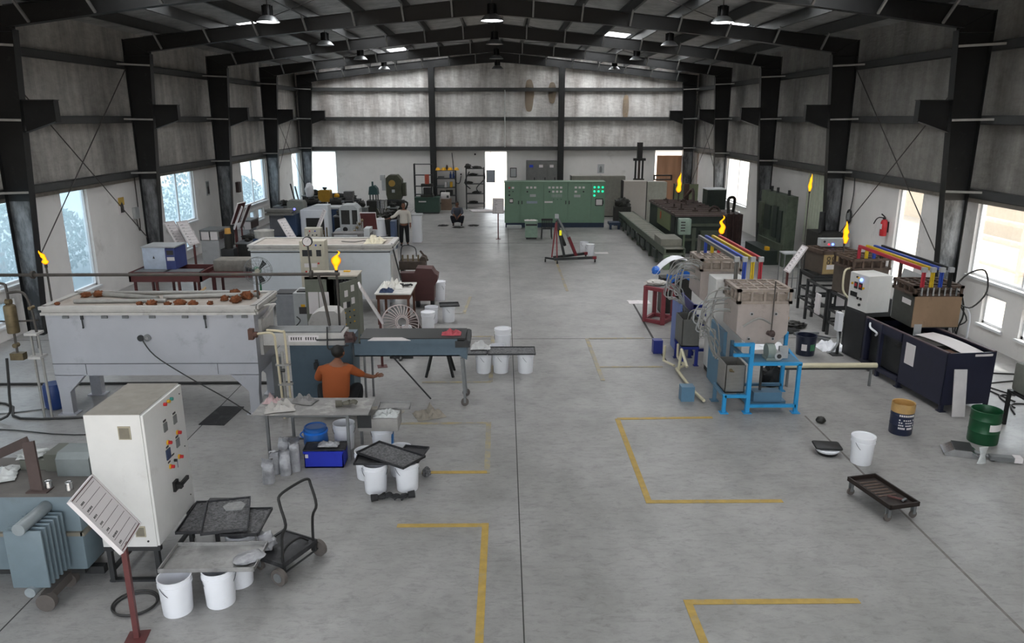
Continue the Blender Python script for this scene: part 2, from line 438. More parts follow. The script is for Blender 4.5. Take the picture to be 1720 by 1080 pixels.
def skylight_mat():
    m = bpy.data.materials.new('translucent_roof_sheet'); m.use_nodes = True
    nt = m.node_tree; N = nt.nodes; L = nt.links
    for q in list(N): N.remove(q)
    o = N.new('ShaderNodeOutputMaterial'); t = N.new('ShaderNodeBsdfTranslucent'); d_ = N.new('ShaderNodeBsdfDiffuse')
    t.inputs['Color'].default_value = (.86, .88, .88, 1); d_.inputs['Color'].default_value = (.8, .8, .8, 1)
    x = N.new('ShaderNodeMixShader'); x.inputs['Fac'].default_value = .15
    L.new(t.outputs[0], x.inputs[1]); L.new(d_.outputs[0], x.inputs[2]); L.new(x.outputs[0], o.inputs['Surface'])
    return m
M_SKYL = skylight_mat()
for a, b, c, d in SKYL:
    mb = MB(); mb._add([(a-.03, c-.05, roof_z(a-.03)+.1), (b+.03, c-.05, roof_z(b+.03)+.1), (b+.03, d+.05, roof_z(b+.03)+.1), (a-.03, d+.05, roof_z(a-.03)+.1)], [(0, 1, 2, 3)])
    struct(mb.build('ceiling_fill_skylight', M_SKYL))
# purlins
px = [-10.2, -8.75, -7.3, -5.85, -4.4, -2.95, -1.5, -.55]
pxs = px+[2*XC-x for x in px]
for x in pxs:
    z = roof_z(x)-.012; s = 1 if x < XC else -1
    mb = MB().b2((x-.004, Y0, z-.285), (x+.004, YE, z)).b2((x-.07, Y0, z-.008), (x, YE, z)).b2((x, Y0, z-.285), (x+.07, YE, z-.277))
    struct(mb.build('ceiling_purlin', M_PUR))
# wall girts
for z in (3.32, 4.95, 6.52):
    for sx, wx in ((1, XL), (-1, XR)):
        mb = MB().b2((wx, Y0, z+.09), (wx+sx*.19, YE, z+.1)).b2((wx+sx*.18, Y0, z-.1), (wx+sx*.19, YE, z+.1)).b2((wx+sx*.02, Y0, z-.1), (wx+sx*.19, YE, z-.09))
        struct(mb.build('wall_left_girt' if sx > 0 else 'wall_right_girt', M_PUR))
for z in (3.32, 4.95, 6.52):
    struct(MB().b2((XL, YE-.19, z+.09), (XR, YE, z+.1)).b2((XL, YE-.19, z-.1), (XR, YE-.18, z+.1)).b2((XL, YE-.19, z-.1), (XR, YE-.02, z-.09)).build('wall_back_girt', M_PUR))
# concrete band at the top of the masonry
M_BAND = mat('stained_plaster_band', 'a09a92', .85, var=.12, scale=3, dirt='75706a', dirt_amt=.4)
struct(MB().b2((XL-.005, Y0, 3.1), (XL+.02, YE, BR+.02)).build('baseboard_left_band', M_BAND))
struct(MB().b2((XR-.02, Y0, 3.1), (XR+.005, YE, BR+.02)).build('baseboard_right_band', M_BAND))

# ---------------------------------------------------------------- portal frames
def rb(x):  # rafter bottom flange
    P = ((0, 7.96), (.5, 7.93), (3.3, 7.70), (5.0, 7.54), (7.3, 7.31), (10.4, 6.90)); a = min(10.4, abs(x-XC))
    for (u, z), (v, w) in zip(P, P[1:]):
        if a <= v: return z+(w-z)*(a-u)/(v-u)
def rt(x): return roof_z(x)-.30
for k, y in enumerate(FR):
    fr = bpy.data.objects.new('roof_frame', None); COL.objects.link(fr); fr.location = (0, y, 0); struct(fr)
    last = k == len(FR)-1
    fw = .115
    for sx, xo in ((1, XL+.2), (-1, XR-.2)):
        mb = MB(); zt = rt(xo)
        inner = lambda z: xo+sx*(.36+.42*min(1, z/6.85))
        # web, outer flange, inner flange
        mb.prism([(xo, 0), (inner(0), 0), (inner(6.85), 6.85), (inner(6.85), rt(inner(6.85))), (xo, zt)], 'y', -.006, .006)
        mb.b2((xo, -fw, 0), (xo+sx*.014, fw, zt))
        p, q = inner(0), inner(6.85)
        mb.prism([(p, 0), (p-sx*.014, 0), (q-sx*.014, 6.85), (q, 6.85)], 'y', -fw, fw)
        mb.b2((min(xo, q), -fw, 6.8), (max(xo, q), fw, 6.82))
        mb.b2((xo-.02 if sx > 0 else p-.03, -.16, 0), (p+.03 if sx > 0 else xo+.02, .16, .025))
        # knee stiffener
        mb.bar((xo, -.02, zt-.02), (q, -.02, 6.84), .06, .03)
        mb.build('column', M_STEEL, fr)
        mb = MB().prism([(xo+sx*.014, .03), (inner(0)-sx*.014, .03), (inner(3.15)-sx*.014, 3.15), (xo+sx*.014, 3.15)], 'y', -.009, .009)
        mb.build('weathered_reflecting_web', M_BASE, fr)
        # crane bracket
        mb = MB(); i5 = inner(5.1)
        a = i5; b = i5+sx*.74
        mb.prism([(a, 4.68), (a, 5.38), (b, 5.38), (b, 4.93)], 'y', -.006, .006)
        mb.b2((min(a, b+sx*.03), -.1, 5.375), (max(a, b+sx*.03), .1, 5.39))
        mb.prism([(a, 4.68), (b, 4.93), (b, 4.945), (a, 4.695)], 'y', -.1, .1)
        mb.b2((b-.006, -.1, 4.9), (b+.006, .1, 5.38))
        mb.build('crane_bracket', M_STEEL, fr)
        # flange braces to the girts
        if k > 0:
            for z in (3.36, 4.95, 6.52):
                mb = MB().bar((inner(z)-sx*.02, -.1, z), (xo-sx*.12, -.62, z+.02), .05, .05); mb.build('flange_brace', M_BRACE, fr)
    # rafter halves
    for sx in (-1, 1):
        xi = XC-sx*0; xs = [xi+(sx*10.55)*t/12 for t in range(13)]
        xs[-1] = XC+sx*10.4
        mb = MB()
        top = [(x, rt(x)) for x in xs]; bot = [(x, rb(x)) for x in xs]
        mb.prism(top+bot[::-1], 'y', -.005, .005)
        for line, dz in ((top, -.014), (bot, .014)):
            mb.prism(line+[(u, v+dz) for u, v in line[::-1]], 'y', -.11, .11)
        mb.build('rafter', M_STEEL, fr)
    if k > 0:
        for x in pxs:
            if abs(x-XC) < .5: continue
            mb = MB().bar((x, -.09, rb(x)+.03), (x, -.60, roof_z(x)-.28), .05, .05)
            mb.build('flange_brace', M_BRACE, fr)
# end wall posts
for x in (-3.95, 3.25):
    mb = MB().b2((x-.006, -.2, 0), (x+.006, .18, rt(x)-.4)).b2((x-.16, -.215, 0), (x+.16, -.2, rt(x)-.4)).b2((x-.16, .18, 0), (x+.16, .19, rt(x)-.4))
    o = struct(mb.build('wall_back_post', M_STEEL)); o.location.y = YE-.42
# cross bracing rods
M_ROD = mat('rod_steel', '4b4745', .5, .3)
def rod(wx, sx, ya, yb, z0, z1):
    x = wx+sx*.28
    struct(MB().cyl((x, ya, z0), (x, yb, z1), .014, n=8).build('wall_left_rod' if sx > 0 else 'wall_right_rod', M_ROD))
for a, b in ((17.75, 24.0), (37.4, 43.6)):
    for wx, sx in ((XL, 1), (XR, -1)):
        rod(wx, sx, a, b, 6.3, 1.3); rod(wx, sx, a, b, 1.3, 6.5)
for ya, yb in ((17.6, 24.15), (30.7, 37.25)):
    for x0, x1 in ((-7.3, -1.5), (1.0, 6.7)):
        for p, q in ((ya, yb), (yb, ya)):
            struct(MB().cyl((x0, p, roof_z(x0)-.26), (x1, q, roof_z(x1)-.26), .011, n=6).build('ceiling_rod', M_ROD))
# white conduit up the end wall and other fittings
struct(MB().cyl((.1, YE-.28, 3.4), (.1, YE-.28, 6.5), .035, n=8).build('wall_back_conduit', mat('white_pvc', 'dadad6', .4)))

# ---------------------------------------------------------------- windows
wn = [0]
def window_x(wx, y0, y1, z0, z1, panes, inside, open_leaf=False):
    wn[0] += 1
    e = bpy.data.objects.new('window_%d' % wn[0], None); COL.objects.link(e); struct(e)
    x = wx-inside*.12; f = .06
    mb = MB()
    for a, b, c, d in ((y0, y0+f, z0, z1), (y1-f, y1, z0, z1), (y0, y1, z0, z0+f), (y0, y1, z1-f, z1)):
        mb.b2((x-.05, a, c), (x+.05, b, d))
    for i in range(1, panes):
        y = y0+(y1-y0)*i/panes; mb.b2((x-.03, y-.035, z0), (x+.03, y+.035, z1))
    mb.build('window_frame', M_WFRAME, e)
    MB().b2((x-.004, y0+f, z0+f), (x+.004, y1-f, z1-f)).build('pane', M_GLASS if inside > 0 else M_GLASSR, e)
    MB().b2((min(wx, wx+inside*.06), y0-.05, z0-.05), (max(wx, wx+inside*.06), y1+.05, z0)).build('window_sill', M_WFRAME, e)
    if open_leaf:   # leaf folded into the room
        mb = MB(); w = (y1-y0)/2
        for a, b, c, d in ((0, .05, z0+.05, z1-.05), (w-.05, w, z0+.05, z1-.05), (0, w, z0+.05, z0+.1), (0, w, z1-.1, z1-.05)):
            mb.b2((a, -.02, c), (b, .02, d))
        o = mb.build('window_leaf', M_WFRAME, e); o.location = (x+inside*.16, y1-.02, 0); o.rotation_euler.z = R(-14 if inside > 0 else -166)
    return e
for h in WL:
    window_x(XL, *h, 2 if h[1]-h[0] > 2 else 1, 1)
for h in WR:
    if h[0] in (24.9,): continue
    window_x(XR, *h, 2 if h[1]-h[0] > 2 else 1, -1)
def window_y(x0, x1, z0, z1):
    wn[0] += 1
    e = bpy.data.objects.new('window_%d' % wn[0], None); COL.objects.link(e); struct(e)
    y = YE+.08; f = .06; mb = MB()
    for a, b, c, d in ((x0, x0+f, z0, z1), (x1-f, x1, z0, z1), (x0, x1, z0, z0+f), (x0, x1, z1-f, z1)):
        mb.b2((a, y-.05, c), (b, y+.05, d))
    mb.build('window_frame', M_WFRAME, e)
    MB().b2((x0+f, y-.004, z0+f), (x1-f, y+.004, z1-f)).build('pane', M_GLASS, e)
window_y(*WE[0])
# open doorway in the end wall
d = bpy.data.objects.new('door_1', None); COL.objects.link(d); struct(d)
MB().b2((-1.1, YE-.03, 0), (-1.03, YE+.2, BR)).b2((.2, YE-.03, 0), (.27, YE+.2, BR)).b2((-1.03, YE-.03, BR-.06), (.2, YE+.2, BR)).build('door_frame', M_WFRAME, d)
# orange roller curtain in the right end opening, light round its edges
M_CURT = mat('brown_orange_curtain', '85705f', .85, var=.06, stretch=(6, 1, .4))
cw = bpy.data.objects.new('window_90', None); COL.objects.link(cw); struct(cw)
mb = MB(); mb.sheet(lambda u, v: (8.83+1.5*u, YE+.1+.02*math.sin(u*18), .3+2.62*v), 24, 4, .006); mb.build('curtain', M_CURT, cw)
MB().sheet(lambda u, v: (XR+.12+.015*math.sin(u*20), 43.25+.62*u, .3+2.85*v), 10, 4, .006).build('curtain', M_CURT, cw)
# ribbed sheet closing a right wall opening; backlight put into its pale colour
M_RIB = mat('pale_ribbed_sheet', 'c9cfbd', .5, var=.06)
cs = bpy.data.objects.new('window_91', None); COL.objects.link(cs); struct(cs)
mb = MB(); vs = []; nn = 88
for i in range(nn+1):
    yy = 24.9+2.5*i/nn; dx = .07 if (i % 8) in (0, 1, 2) else 0
    vs += [(XR+.06-dx, yy, .6), (XR+.06-dx, yy, BR-.05)]
mb._add(vs, [(2*i, 2*i+2, 2*i+3, 2*i+1) for i in range(nn)]); mb.build('ribbed_sheet', M_RIB, cs)
# ================================================================== outside + light
world = bpy.data.worlds.new('sky'); scene.world = world; world.use_nodes = True
nt = world.node_tree; N = nt.nodes; L = nt.links
bg = N['Background']
sky = N.new('ShaderNodeTexSky'); sky.sky_type = 'NISHITA'; sky.sun_disc = False
sky.sun_elevation = R(48); sky.sun_rotation = R(75); sky.air_density = 1.3; sky.dust_density = 3.0; sky.altitude = 50
hs = N.new('ShaderNodeHueSaturation'); hs.inputs['Saturation'].default_value = .3
L.new(sky.outputs['Color'], hs.inputs['Color']); L.new(hs.outputs['Color'], bg.inputs['Color']); bg.inputs['Strength'].default_value = SKY
sun = bpy.data.lights.new('sun', 'SUN'); sun.energy = SUN; sun.angle = R(3); sun.color = (1, .95, .88)
so = bpy.data.objects.new('sun', sun); COL.objects.link(so); so.rotation_euler = (R(42), 0, R(75)+PI/2+R(0))
so.rotation_euler = Vector((-.42, .3, -1.0)).to_track_quat('-Z', 'Y').to_euler()

def portal(loc, sx, sy, rot):
    l = bpy.data.lights.new('daylight_portal', 'AREA'); l.shape = 'RECTANGLE'; l.size = sx; l.size_y = sy
    l.cycles.is_portal = True
    o = bpy.data.objects.new('daylight_portal', l); COL.objects.link(o); o.location = loc; o.rotation_euler = rot
for h in WL:
    portal((XL-.25, (h[0]+h[1])/2, (h[2]+h[3])/2), h[3]-h[2], h[1]-h[0], (0, R(-90), 0))
for h in WR:
    portal((XR+.25, (h[0]+h[1])/2, (h[2]+h[3])/2), h[3]-h[2], h[1]-h[0], (0, R(90), 0))
for h in WE:
    portal(((h[0]+h[1])/2, YE+.3, (h[2]+h[3])/2), h[1]-h[0], h[3]-h[2], (R(-90), 0, 0))
portal((-2.75, Y0-.3, 3.2), 14.5, 6.4, (R(90), 0, 0))
for a, b, c, d in SKYL: portal(((a+b)/2, (c+d)/2, roof_z((a+b)/2)+.14), b-a, d-c, (0, 0, 0))

# yard outside
M_YARD = mat('sunlit_yard', '9c8f80', .9, var=.15, scale=.5)
struct(MB().b2((-90, -40, -.5), (90, 120, -.14)).build('ground', M_YARD))
M_LEAF = mat('leafy_hedge', '3c5650', .9, var=.3, scale=3.0, spec=.1, bump=.3, bump_scale=9)
def tree(x, y, r, h, label):
    t = thing('tree', label, 'tree', (x, y, -.14), 0, 'trees outside the left windows')
    mb = MB()
    mb.cyl((0, 0, 0), (0, 0, h*.5), .12, .08, n=8); mb.build('trunk', mat('bark', '5a4a3c', .9), t)
    mb = MB(); rnd = random.Random(int(x*10+y*7))
    for i in range(1500):
        th = rnd.uniform(0, 2*PI); u = rnd.random()**.5; zz = rnd.uniform(.12, 1)
        rr = r*u*(math.sin(PI*min(1, zz*.85+.12))**.5)
        c = Vector((rr*math.cos(th), rr*math.sin(th), h*zz)); s_ = rnd.uniform(.12, .24)
        a = Euler((rnd.uniform(0, 6), rnd.uniform(0, 6), rnd.uniform(0, 6))).to_matrix()
        vs = [c+a @ Vector(p)*s_ for p in ((-.5, 0, 0), (0, -.28, .05), (.5, 0, 0), (0, .28, .05), (0, 0, -.04))]
        mb._add(vs, [(0, 1, 2, 3), (0, 4, 1), (1, 4, 2), (2, 4, 3), (3, 4, 0)])
    mb.build('foliage', M_LEAF, t)
for i, (y, r, h) in enumerate(((15.3, 1.4, 2.6), (18.9, 1.5, 3.1), (21.9, 1.5, 2.7), (25.4, 1.4, 2.2), (29.4, 1.6, 2.3), (37.5, 1.8, 2.8), (42, 1.6, 2.1))):
    tree(-14.6-.5*(i % 2), y, r, h, ['dark leafy bush outside the leftmost window', 'tall leafy bush outside, left of the narrow window', 'leafy bush seen through the narrow left window',
      'low bush outside the second wide left window', 'pale bush seen at the right of the second wide left window', 'bush outside the third wide left window', 'bush outside the far left corner opening'][i])
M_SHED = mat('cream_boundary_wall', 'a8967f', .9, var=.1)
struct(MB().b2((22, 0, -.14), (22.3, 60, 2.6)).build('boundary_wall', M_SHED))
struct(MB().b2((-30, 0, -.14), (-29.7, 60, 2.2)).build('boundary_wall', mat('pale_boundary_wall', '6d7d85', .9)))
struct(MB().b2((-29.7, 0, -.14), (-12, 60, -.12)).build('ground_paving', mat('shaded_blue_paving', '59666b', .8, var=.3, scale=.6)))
M_PIPE2 = mat('rust_pipe', 'b39c88', .7, var=.2)
yr = thing('pipe_rack', 'rust coloured pipe rack standing in the yard outside the right window', 'pipe rack', (13.6, 17.0, -.14))
for yy in (-1.2, .6, 2.4):
    MB().bar((0, yy, 0), (0, yy, 2.5), .16).build('post', M_PIPE2, yr)
for zz in (1.9, 2.4, 1.2):
    MB().cyl((0, -1.6, zz), (0, 6, zz), .07, n=10).build('rail', M_PIPE2, yr)

# ---------------------------------------------------------------- high-bay lamps
M_LBODY = mat('black_lamp_housing', '1c1d1f', .4, .2)
M_LSHADE = mat('aluminium_shade', '8d8f90', .35, .7)
M_LON = emit('lit_lamp_lens', 'fdfdff', 9.0)
M_LOFF = mat('unlit_lamp_lens', '6a6c6e', .3)
def lamp_make(on):
    t = thing('high_bay_lamp', 'x', 'lamp')
    MB().cyl((0, 0, .42), (0, 0, 1.15), .012, n=6).build('hanging_rod', M_ROD, t)
    mb = MB().cyl((0, 0, .16), (0, 0, .42), .12, .1, n=16)
    for k in range(10):
        a = 2*PI*k/10; mb.box((.12*math.cos(a), .12*math.sin(a), .28), (.05, .012, .24), rz=a)
    mb.build('driver_housing', M_LBODY, t)
    MB().lathe([(.29, 0), (.30, .01), (.2, .12), (.11, .17), (.10, .16), (.19, .11), (.285, .012)], n=24, cap=False).build('shade', M_LSHADE, t)
    MB().lathe([(.0, .012), (.285, .014), (.285, .024), (0, .026)], n=24).build('lens', M_LON if on else M_LOFF, t)
    return t
LX = (-6.05, -.28, 5.7); names = ('left', 'ridge', 'right')
l_on = lamp_make(True); l_off = lamp_make(False)
first = [True, True]
rows = (20.9, 27.4, 34.0, 40.6); rown = ('front', 'second', 'third', 'rearmost')
for i, y in enumerate(rows):
    for j, x in enumerate(LX):
        on = i == 0
        lab = ('lit' if on else 'unlit') + ' bell-shaped high bay lamp in the %s row, %s' % (rown[i], ('left of the ridge', 'under the roof ridge', 'right of the ridge')[j])
        src = l_on if on else l_off; k = 0 if on else 1
        z = 7.38 if j != 1 else 7.42
        if first[k]: src.location = (x, y, z); src['label'] = lab; src['group'] = 'high bay lamps'; first[k] = False; o = src
        else: o = dup(src, lab, (x, y, z), 0, 'high bay lamps')
        if on:
            li = bpy.data.lights.new('lamp_light', 'SPOT'); li.energy = LAMP; li.spot_size = R(130); li.spot_blend = .6; li.shadow_soft_size = .25; li.color = (.95, .97, 1)
            lo = bpy.data.objects.new('lamp_light', li); COL.objects.link(lo); lo.location = (x, y, z-.03)

vs = scene.view_settings
vs.view_transform = 'Standard'; vs.look = 'None'; vs.exposure = EXPO; vs.gamma = 1.0; vs.use_curve_mapping = False
scene.cycles.use_denoising = True
scene.cycles.max_bounces = 8; scene.cycles.diffuse_bounces = 5; scene.cycles.glossy_bounces = 3
scene.cycles.transparent_max_bounces = 12
scene.cycles.sample_clamp_indirect = 6.0
# ================================================================== palette
M_WHITE = mat('white_powder_coat', 'd3d2cf', .45, var=.03, dirt='a39d94', dirt_amt=.1, dirt_scale=2)
M_DUSTTOP = mat('dusty_cabinet_top', '8d8880', .8, var=.12, scale=7)
M_BLACK = mat('black_plastic', '191919', .5, var=.1)
M_DK = mat('dark_grey_steel', '2e2f30', .5, .2, var=.2, dirt='55504b', dirt_amt=.2)
M_GREY = mat('grey_steel', '77797a', .5, .4, var=.12, dirt='55524e', dirt_amt=.15)
M_LGREY = mat('light_grey_paint', 'a9abac', .5, .1, var=.06, dirt='77736d', dirt_amt=.15)
M_PAIL = mat('white_pail_plastic', 'e4e5e9', .35, var=.02, dirt='b4afa8', dirt_amt=.06, dirt_scale=4)
M_PAILIN = mat('dirty_pail_inside', '6d645c', .8, var=.3, scale=12)
M_WIRE = mat('wire_handle', '55565a', .4, .7)
M_BLUEGREY = mat('blue_grey_enamel', '6b7a82', .45, .1, var=.06, dirt='59605f', dirt_amt=.15, dirt_scale=3)
M_BROWN = mat('maroon_paint', '5a2d2c', .55, var=.15, scale=5)
M_BRWN2 = mat('dark_brown_strap', '473a37', .6, .2, var=.15)
M_PAPER = mat('white_paper_sheet', 'd9d3d3', .7, var=.02)
M_INK = mat('dark_ink', '3b3838', .8, var=0)
M_TRAY = mat('blackened_tray', '38383a', .5, .5, var=.25, scale=9, dirt='6a6a6b', dirt_amt=.3, dirt_scale=6)
M_TRAYSIL = mat('scuffed_steel_tray', '9b9a98', .45, .5, var=.15, scale=8, dirt='4a4846', dirt_amt=.25)
M_GRAN = mat('dark_granules', '6a6a6b', .6, .2, var=.75, scale=34, bump=1., bump_scale=90)
M_BAG = mat('dusty_plastic_bag', '9b9b9e', .3, .1, var=.25, scale=10, bump=.6, bump_scale=18)
M_RED = mat('red_plastic', 'c0262a', .4); M_YELL = mat('yellow_plastic', 'd8a621', .4); M_GRN = mat('green_lens', '3f8f86', .3); M_BLU = mat('blue_paint', '1f3fb0', .45)
M_METER = mat('grey_meter_face', '6e706f', .4); M_SCREEN = mat('dark_blue_screen', '39455c', .25)
M_TYRE = mat('grey_rubber', '58524e', .8, var=.15)
M_CHROME = mat('polished_steel', 'b9babb', .2, .9)

def wheel(mb, c, r, w, axis='x'):
    c = Vector(c); d = Vector((1,0,0)) if axis == 'x' else Vector((0,1,0)) if axis == 'y' else Vector(axis).normalized()
    mb.cyl(c-d*w/2, c+d*w/2, r, n=18)
    return mb
# ---------------------------------------------------------------- pails
def pail_make(name, label, lid, fill=None, bm=None):
    t = thing(name, label, 'bucket', group='white plastic pails')
    MB().lathe([(.0, .0), (.145, .0), (.148, .01), (.163, .33), (.172, .33), (.172, .355), (.165, .357), (.166, .40), (.171, .402), (.171, .415), (.16, .415), (.157, .36), (.142, .02), (0, .018)], n=28, cap=False).build('body', M_PAIL, t)
    mb = MB(); pts = []
    for i in range(13):
        a = PI*i/12; pts.append((.178*math.cos(a), -.18*math.sin(a)*.62-.0, .36-.17*math.sin(a)))
    mb.tube(pts, .0035, n=6); h = mb.build('handle', M_WIRE, t)
    MB().cyl((-.03, -.122, .19), (.03, -.122, .19), .012, n=8).build('grip', M_PAIL, h)
    if lid:
        MB().lathe([(0, .425), (.15, .425), (.155, .435), (.174, .435), (.176, .40), (.172, .398), (.172, .418), (0, .418)], n=28, cap=False).build('lid', M_PAIL, t)
    else:
        MB().lathe([(0, fill or .06), (.155 if (fill or 0) > .2 else .142, fill or .06)], n=24, cap=False).build('contents', bm or M_PAILIN, t)
    return t
G_P = 'white plastic pails'
pail_o = pail_make('plastic_pail', 'white plastic pail with a brown dirty inside, front left under the steel tray', False)
pail_o.location = (-3.43, 6.93, 0); pail_o.rotation_euler.z = R(60)
pail_l = pail_make('plastic_pail', 'white lidded pail standing alone between the dark tray lid and navy drum', True)
pail_l.location = (5.36, 10.37, 0); pail_l.rotation_euler.z = R(30)
def pail(label, x, y, lid=False, rz=0, z=0, s=None): return dup(pail_l if lid else pail_o, label, (x, y, z), R(rz), G_P, s)
pail('white pail with wire handle showing, right of the brown-inside pail under the steel tray', -3.03, 7.07, False, 20)
pail('white pail half hidden behind the front pails under the steel tray', -2.95, 7.42, False)
pail('white pail showing below the right corner of the topmost granule tray', -3.03, 7.79, False, 40)

# steel tray lying across the pails
def tray(name, label, w, d, h, m, loc, rz=0, tilt=(0, 0), group=None, gran=None, cat='tray'):
    t = thing(name, label, cat, loc, rz, group); t.rotation_euler.x = tilt[0]; t.rotation_euler.y = tilt[1]
    mb = MB().b2((-w/2, -d/2, 0), (w/2, d/2, .004))
    for a, b in (((-w/2, -d/2), (w/2, -d/2+.012)), ((-w/2, d/2-.012), (w/2, d/2)), ((-w/2, -d/2), (-w/2+.012, d/2)), ((w/2-.012, -d/2), (w/2, d/2))):
        mb.b2((*a, 0), (*b, h))
    mb.build('tray_body', m, t)
    if gran:
        mb = MB(); mb.sheet(lambda u, v: (-w/2+.016+(w-.032)*u, -d/2+.016+(d-.032)*v, .006+gran*(.6+.5*noise.noise(Vector((u*9, v*7, w*9))))), 26, 20, .003)
        mb.build('granules', M_GRAN, t)
    return t
tray('steel_tray', 'long scuffed steel tray laid across the white pails beside the trolley', 1.0, .52, .045, M_TRAYSIL, (-3.12, 7.24, .4165), R(1))
def lump(name, label, cat, c, d, m, seed, amp=.2, rz=0, group=None, sub=3, freq=3., part=None):
    o = MB().blob((0, 0, 0), d, seed, amp, freq, sub=sub).build(name, m, ang=60); o.location = c; o.rotation_euler.z = rz
    return tag(o, label, cat, group)
o = MB().blob((0, 0, 0), (.34, .24, .065), 4, .10, 2.).build('plastic_packet', M_BAG); o.location = (-2.74, 7.2, .428); o.rotation_euler.z = R(32)
tag(o, 'dusty plastic packet lying on the right end of the long steel tray', 'packet')
# pile of black trays behind
M_PALE = mat('pale_dust_patch', '8f8f8e', .7, var=.2, scale=20)
pb = thing('tray_stand', 'low black steel stand under the pile of black trays', 'stand', (-3.3, 8.15, 0))
for x in (-.3, .0):
    for y in (-.35, .3): MB().bar((x, y, 0), (x, y, .44), .04).build('leg', M_DK, pb)
MB().b2((-.34, -.4, .43), (.06, .36, .46)).build('top', M_DK, pb)
tray('black_tray', 'black tray sticking out on the left under the pile, beside the white cabinet', .42, .72, .035, M_TRAY, (-3.52, 8.02, .462), R(3), gran=.014, group='black sintering trays')
tray('black_tray', 'black tray sticking out on the right at the bottom of the pile near the trolley', .42, .6, .035, M_TRAY, (-2.98, 7.9, .464), R(1), gran=.014, group='black sintering trays')
tray('black_tray', 'topmost black tray with a pale worn patch, tilted on the pile beside the white cabinet', .5, .86, .035, M_TRAY, (-3.23, 7.95, .52), R(16), (R(-3), R(2)), gran=.012, group='black sintering trays')
ptop = [o for o in COL.objects if o.get('label', '').startswith('topmost black tray')][0]
MB().prism([(-.02, .12), (.16, .1), (.2, .22), (.14, .33), (0, .31), (-.06, .22)], 'z', .012, .026).build('pale_patch', M_PALE, ptop)
lump('plastic_bag', 'clear dusty plastic bag behind the long steel tray near the trolley platform', 'bag', (-2.72, 7.72, .245), (.22, .18, .2), M_BAG, 11, .18)

# ---------------------------------------------------------------- trolley
t = thing('platform_trolley', 'black platform trolley with tall bent tube handle and two big grey wheels', 'trolley', (-2.32, 7.65, 0), R(63))
# local x runs along the axle, y towards the handle-less end
mb = MB().b2((-.28, .02, .2), (.28, .5, .23)).b2((-.29, .0, .19), (-.27, .52, .24)).b2((.27, .0, .19), (.29, .52, .24)).b2((-.28, 0, .18), (.28, .03, .24)).b2((-.28, .49, .19), (.28, .52, .24))
mb.build('platform', M_TRAY, t)
MB().tube([(-.25, .03, .2), (-.25, .01, .55), (-.25, -.06, .72), (-.25, .0, .95), (-.22, .02, 1.04), (0, .02, 1.06), (.22, .02, 1.04), (.25, .0, .95), (.25, -.06, .72), (.25, .01, .55), (.25, .03, .2)], .016, n=10).build('handle', M_BLACK, t)
MB().tube([(-.22, .08, .24), (-.1, .1, .33), (.1, .1, .33), (.22, .08, .24)], .013).build('loop', M_BLACK, t)
MB().cyl((-.34, .02, .1), (.34, .02, .1), .012, n=8).b2((-.27, .0, .1), (-.24, .06, .2)).b2((.24, 0, .1), (.27, .06, .2)).build('axle', M_DK, t)
for s in (-1, 1):
    w = wheel(MB(), (s*.33, .02, .1), .1, .05).build('wheel', M_TYRE, t)
    wheel(MB(), (s*.36, .02, .1), .055, .012).build('hub', M_GREY, w)
for s in (-1, 1):
    w = wheel(MB(), (s*.2, .43, .06), .06, .03).build('caster', M_TYRE, t)
    MB().b2((s*.2-.025, .4, .05), (s*.2-.018, .46, .2)).b2((s*.2+.018, .4, .05), (s*.2+.025, .46, .2)).build('fork', M_GREY, w)

# ---------------------------------------------------------------- control cabinet
cx0, cx1, cy0, cy1, cz0, cz1 = -4.4, -3.78, 7.42, 8.4, .45, 2.0
t = thing('control_cabinet', 'tall white control cabinet with dusty top on black legs beside the transformer', 'cabinet', (cx0, cy0, 0))
W_, D_ = cx1-cx0, cy1-cy0
mb = MB().b2((0, 0, cz0), (W_-.03, D_, cz1), bev=.006); mb.build('body', M_WHITE, t)
MB().b2((.004, .004, cz1-.002), (W_-.034, D_-.004, cz1+.004)).build('top', M_DUSTTOP, t)
dr = MB().b2((W_-.028, .005, cz0+.01), (W_, D_-.005, cz1-.01), bev=.005).build('door', M_WHITE, t)
fr = MB()
for x in (.04, W_-.06):
    for y in (.04, D_-.06): fr.bar((x, y, 0), (x, y, cz0), .05)
fr.b2((.0, .0, cz0-.05), (W_, .05, cz0)).b2((0, D_-.05, cz0-.05), (W_, D_, cz0)).b2((.02, .02, .12), (.06, D_-.02, .16)).b2((W_-.08, .02, .12), (W_-.04, D_-.02, .16)).b2((0, .02, 0), (W_, .08, .025))
fr.build('legs_frame', M_DK, t)
def on_face(name, m, y, z, shape='box', w=.06, h=.06, d=.02, par=dr, lab=None):
    y -= cy0; mb = MB()
    if shape == 'box': mb.b2((W_, y-w/2, z-h/2), (W_+d, y+w/2, z+h/2))
    else: mb.cyl((W_, y, z), (W_+d, y, z), w/2, n=14)
    return mb.build(name, m, par, lab)
for nm, m, y in (('indicator_lamp', M_RED, 7.92), ('indicator_lamp', M_YELL, 8.01), ('indicator_lamp', M_GRN, 8.09)):
    on_face(nm, m, y, 1.925, 'cyl', .04, d=.03)
for y, z in ((7.88, 1.67), (8.13, 1.66), (8.13, 1.37)):
    on_face('meter', M_METER, y, z, w=.08, h=.1, d=.012); on_face('label_plate', M_INK, y, z+.075, w=.07, h=.022, d=.004)
on_face('screen', M_SCREEN, 7.87, 1.35, w=.1, h=.12, d=.012); on_face('label_plate', M_INK, 7.87, 1.435, w=.06, h=.02, d=.004)
for y, z in ((7.89, 1.48), (8.15, 1.49), (8.12, 1.2), (7.88, 1.19)):
    e = on_face('stop_button', M_YELL, y, z, 'cyl', .055, d=.018)
    MB().cyl((W_+.018, y-cy0, z), (W_+.05, y-cy0, z), .02, n=12).build('button_head', M_RED, e)
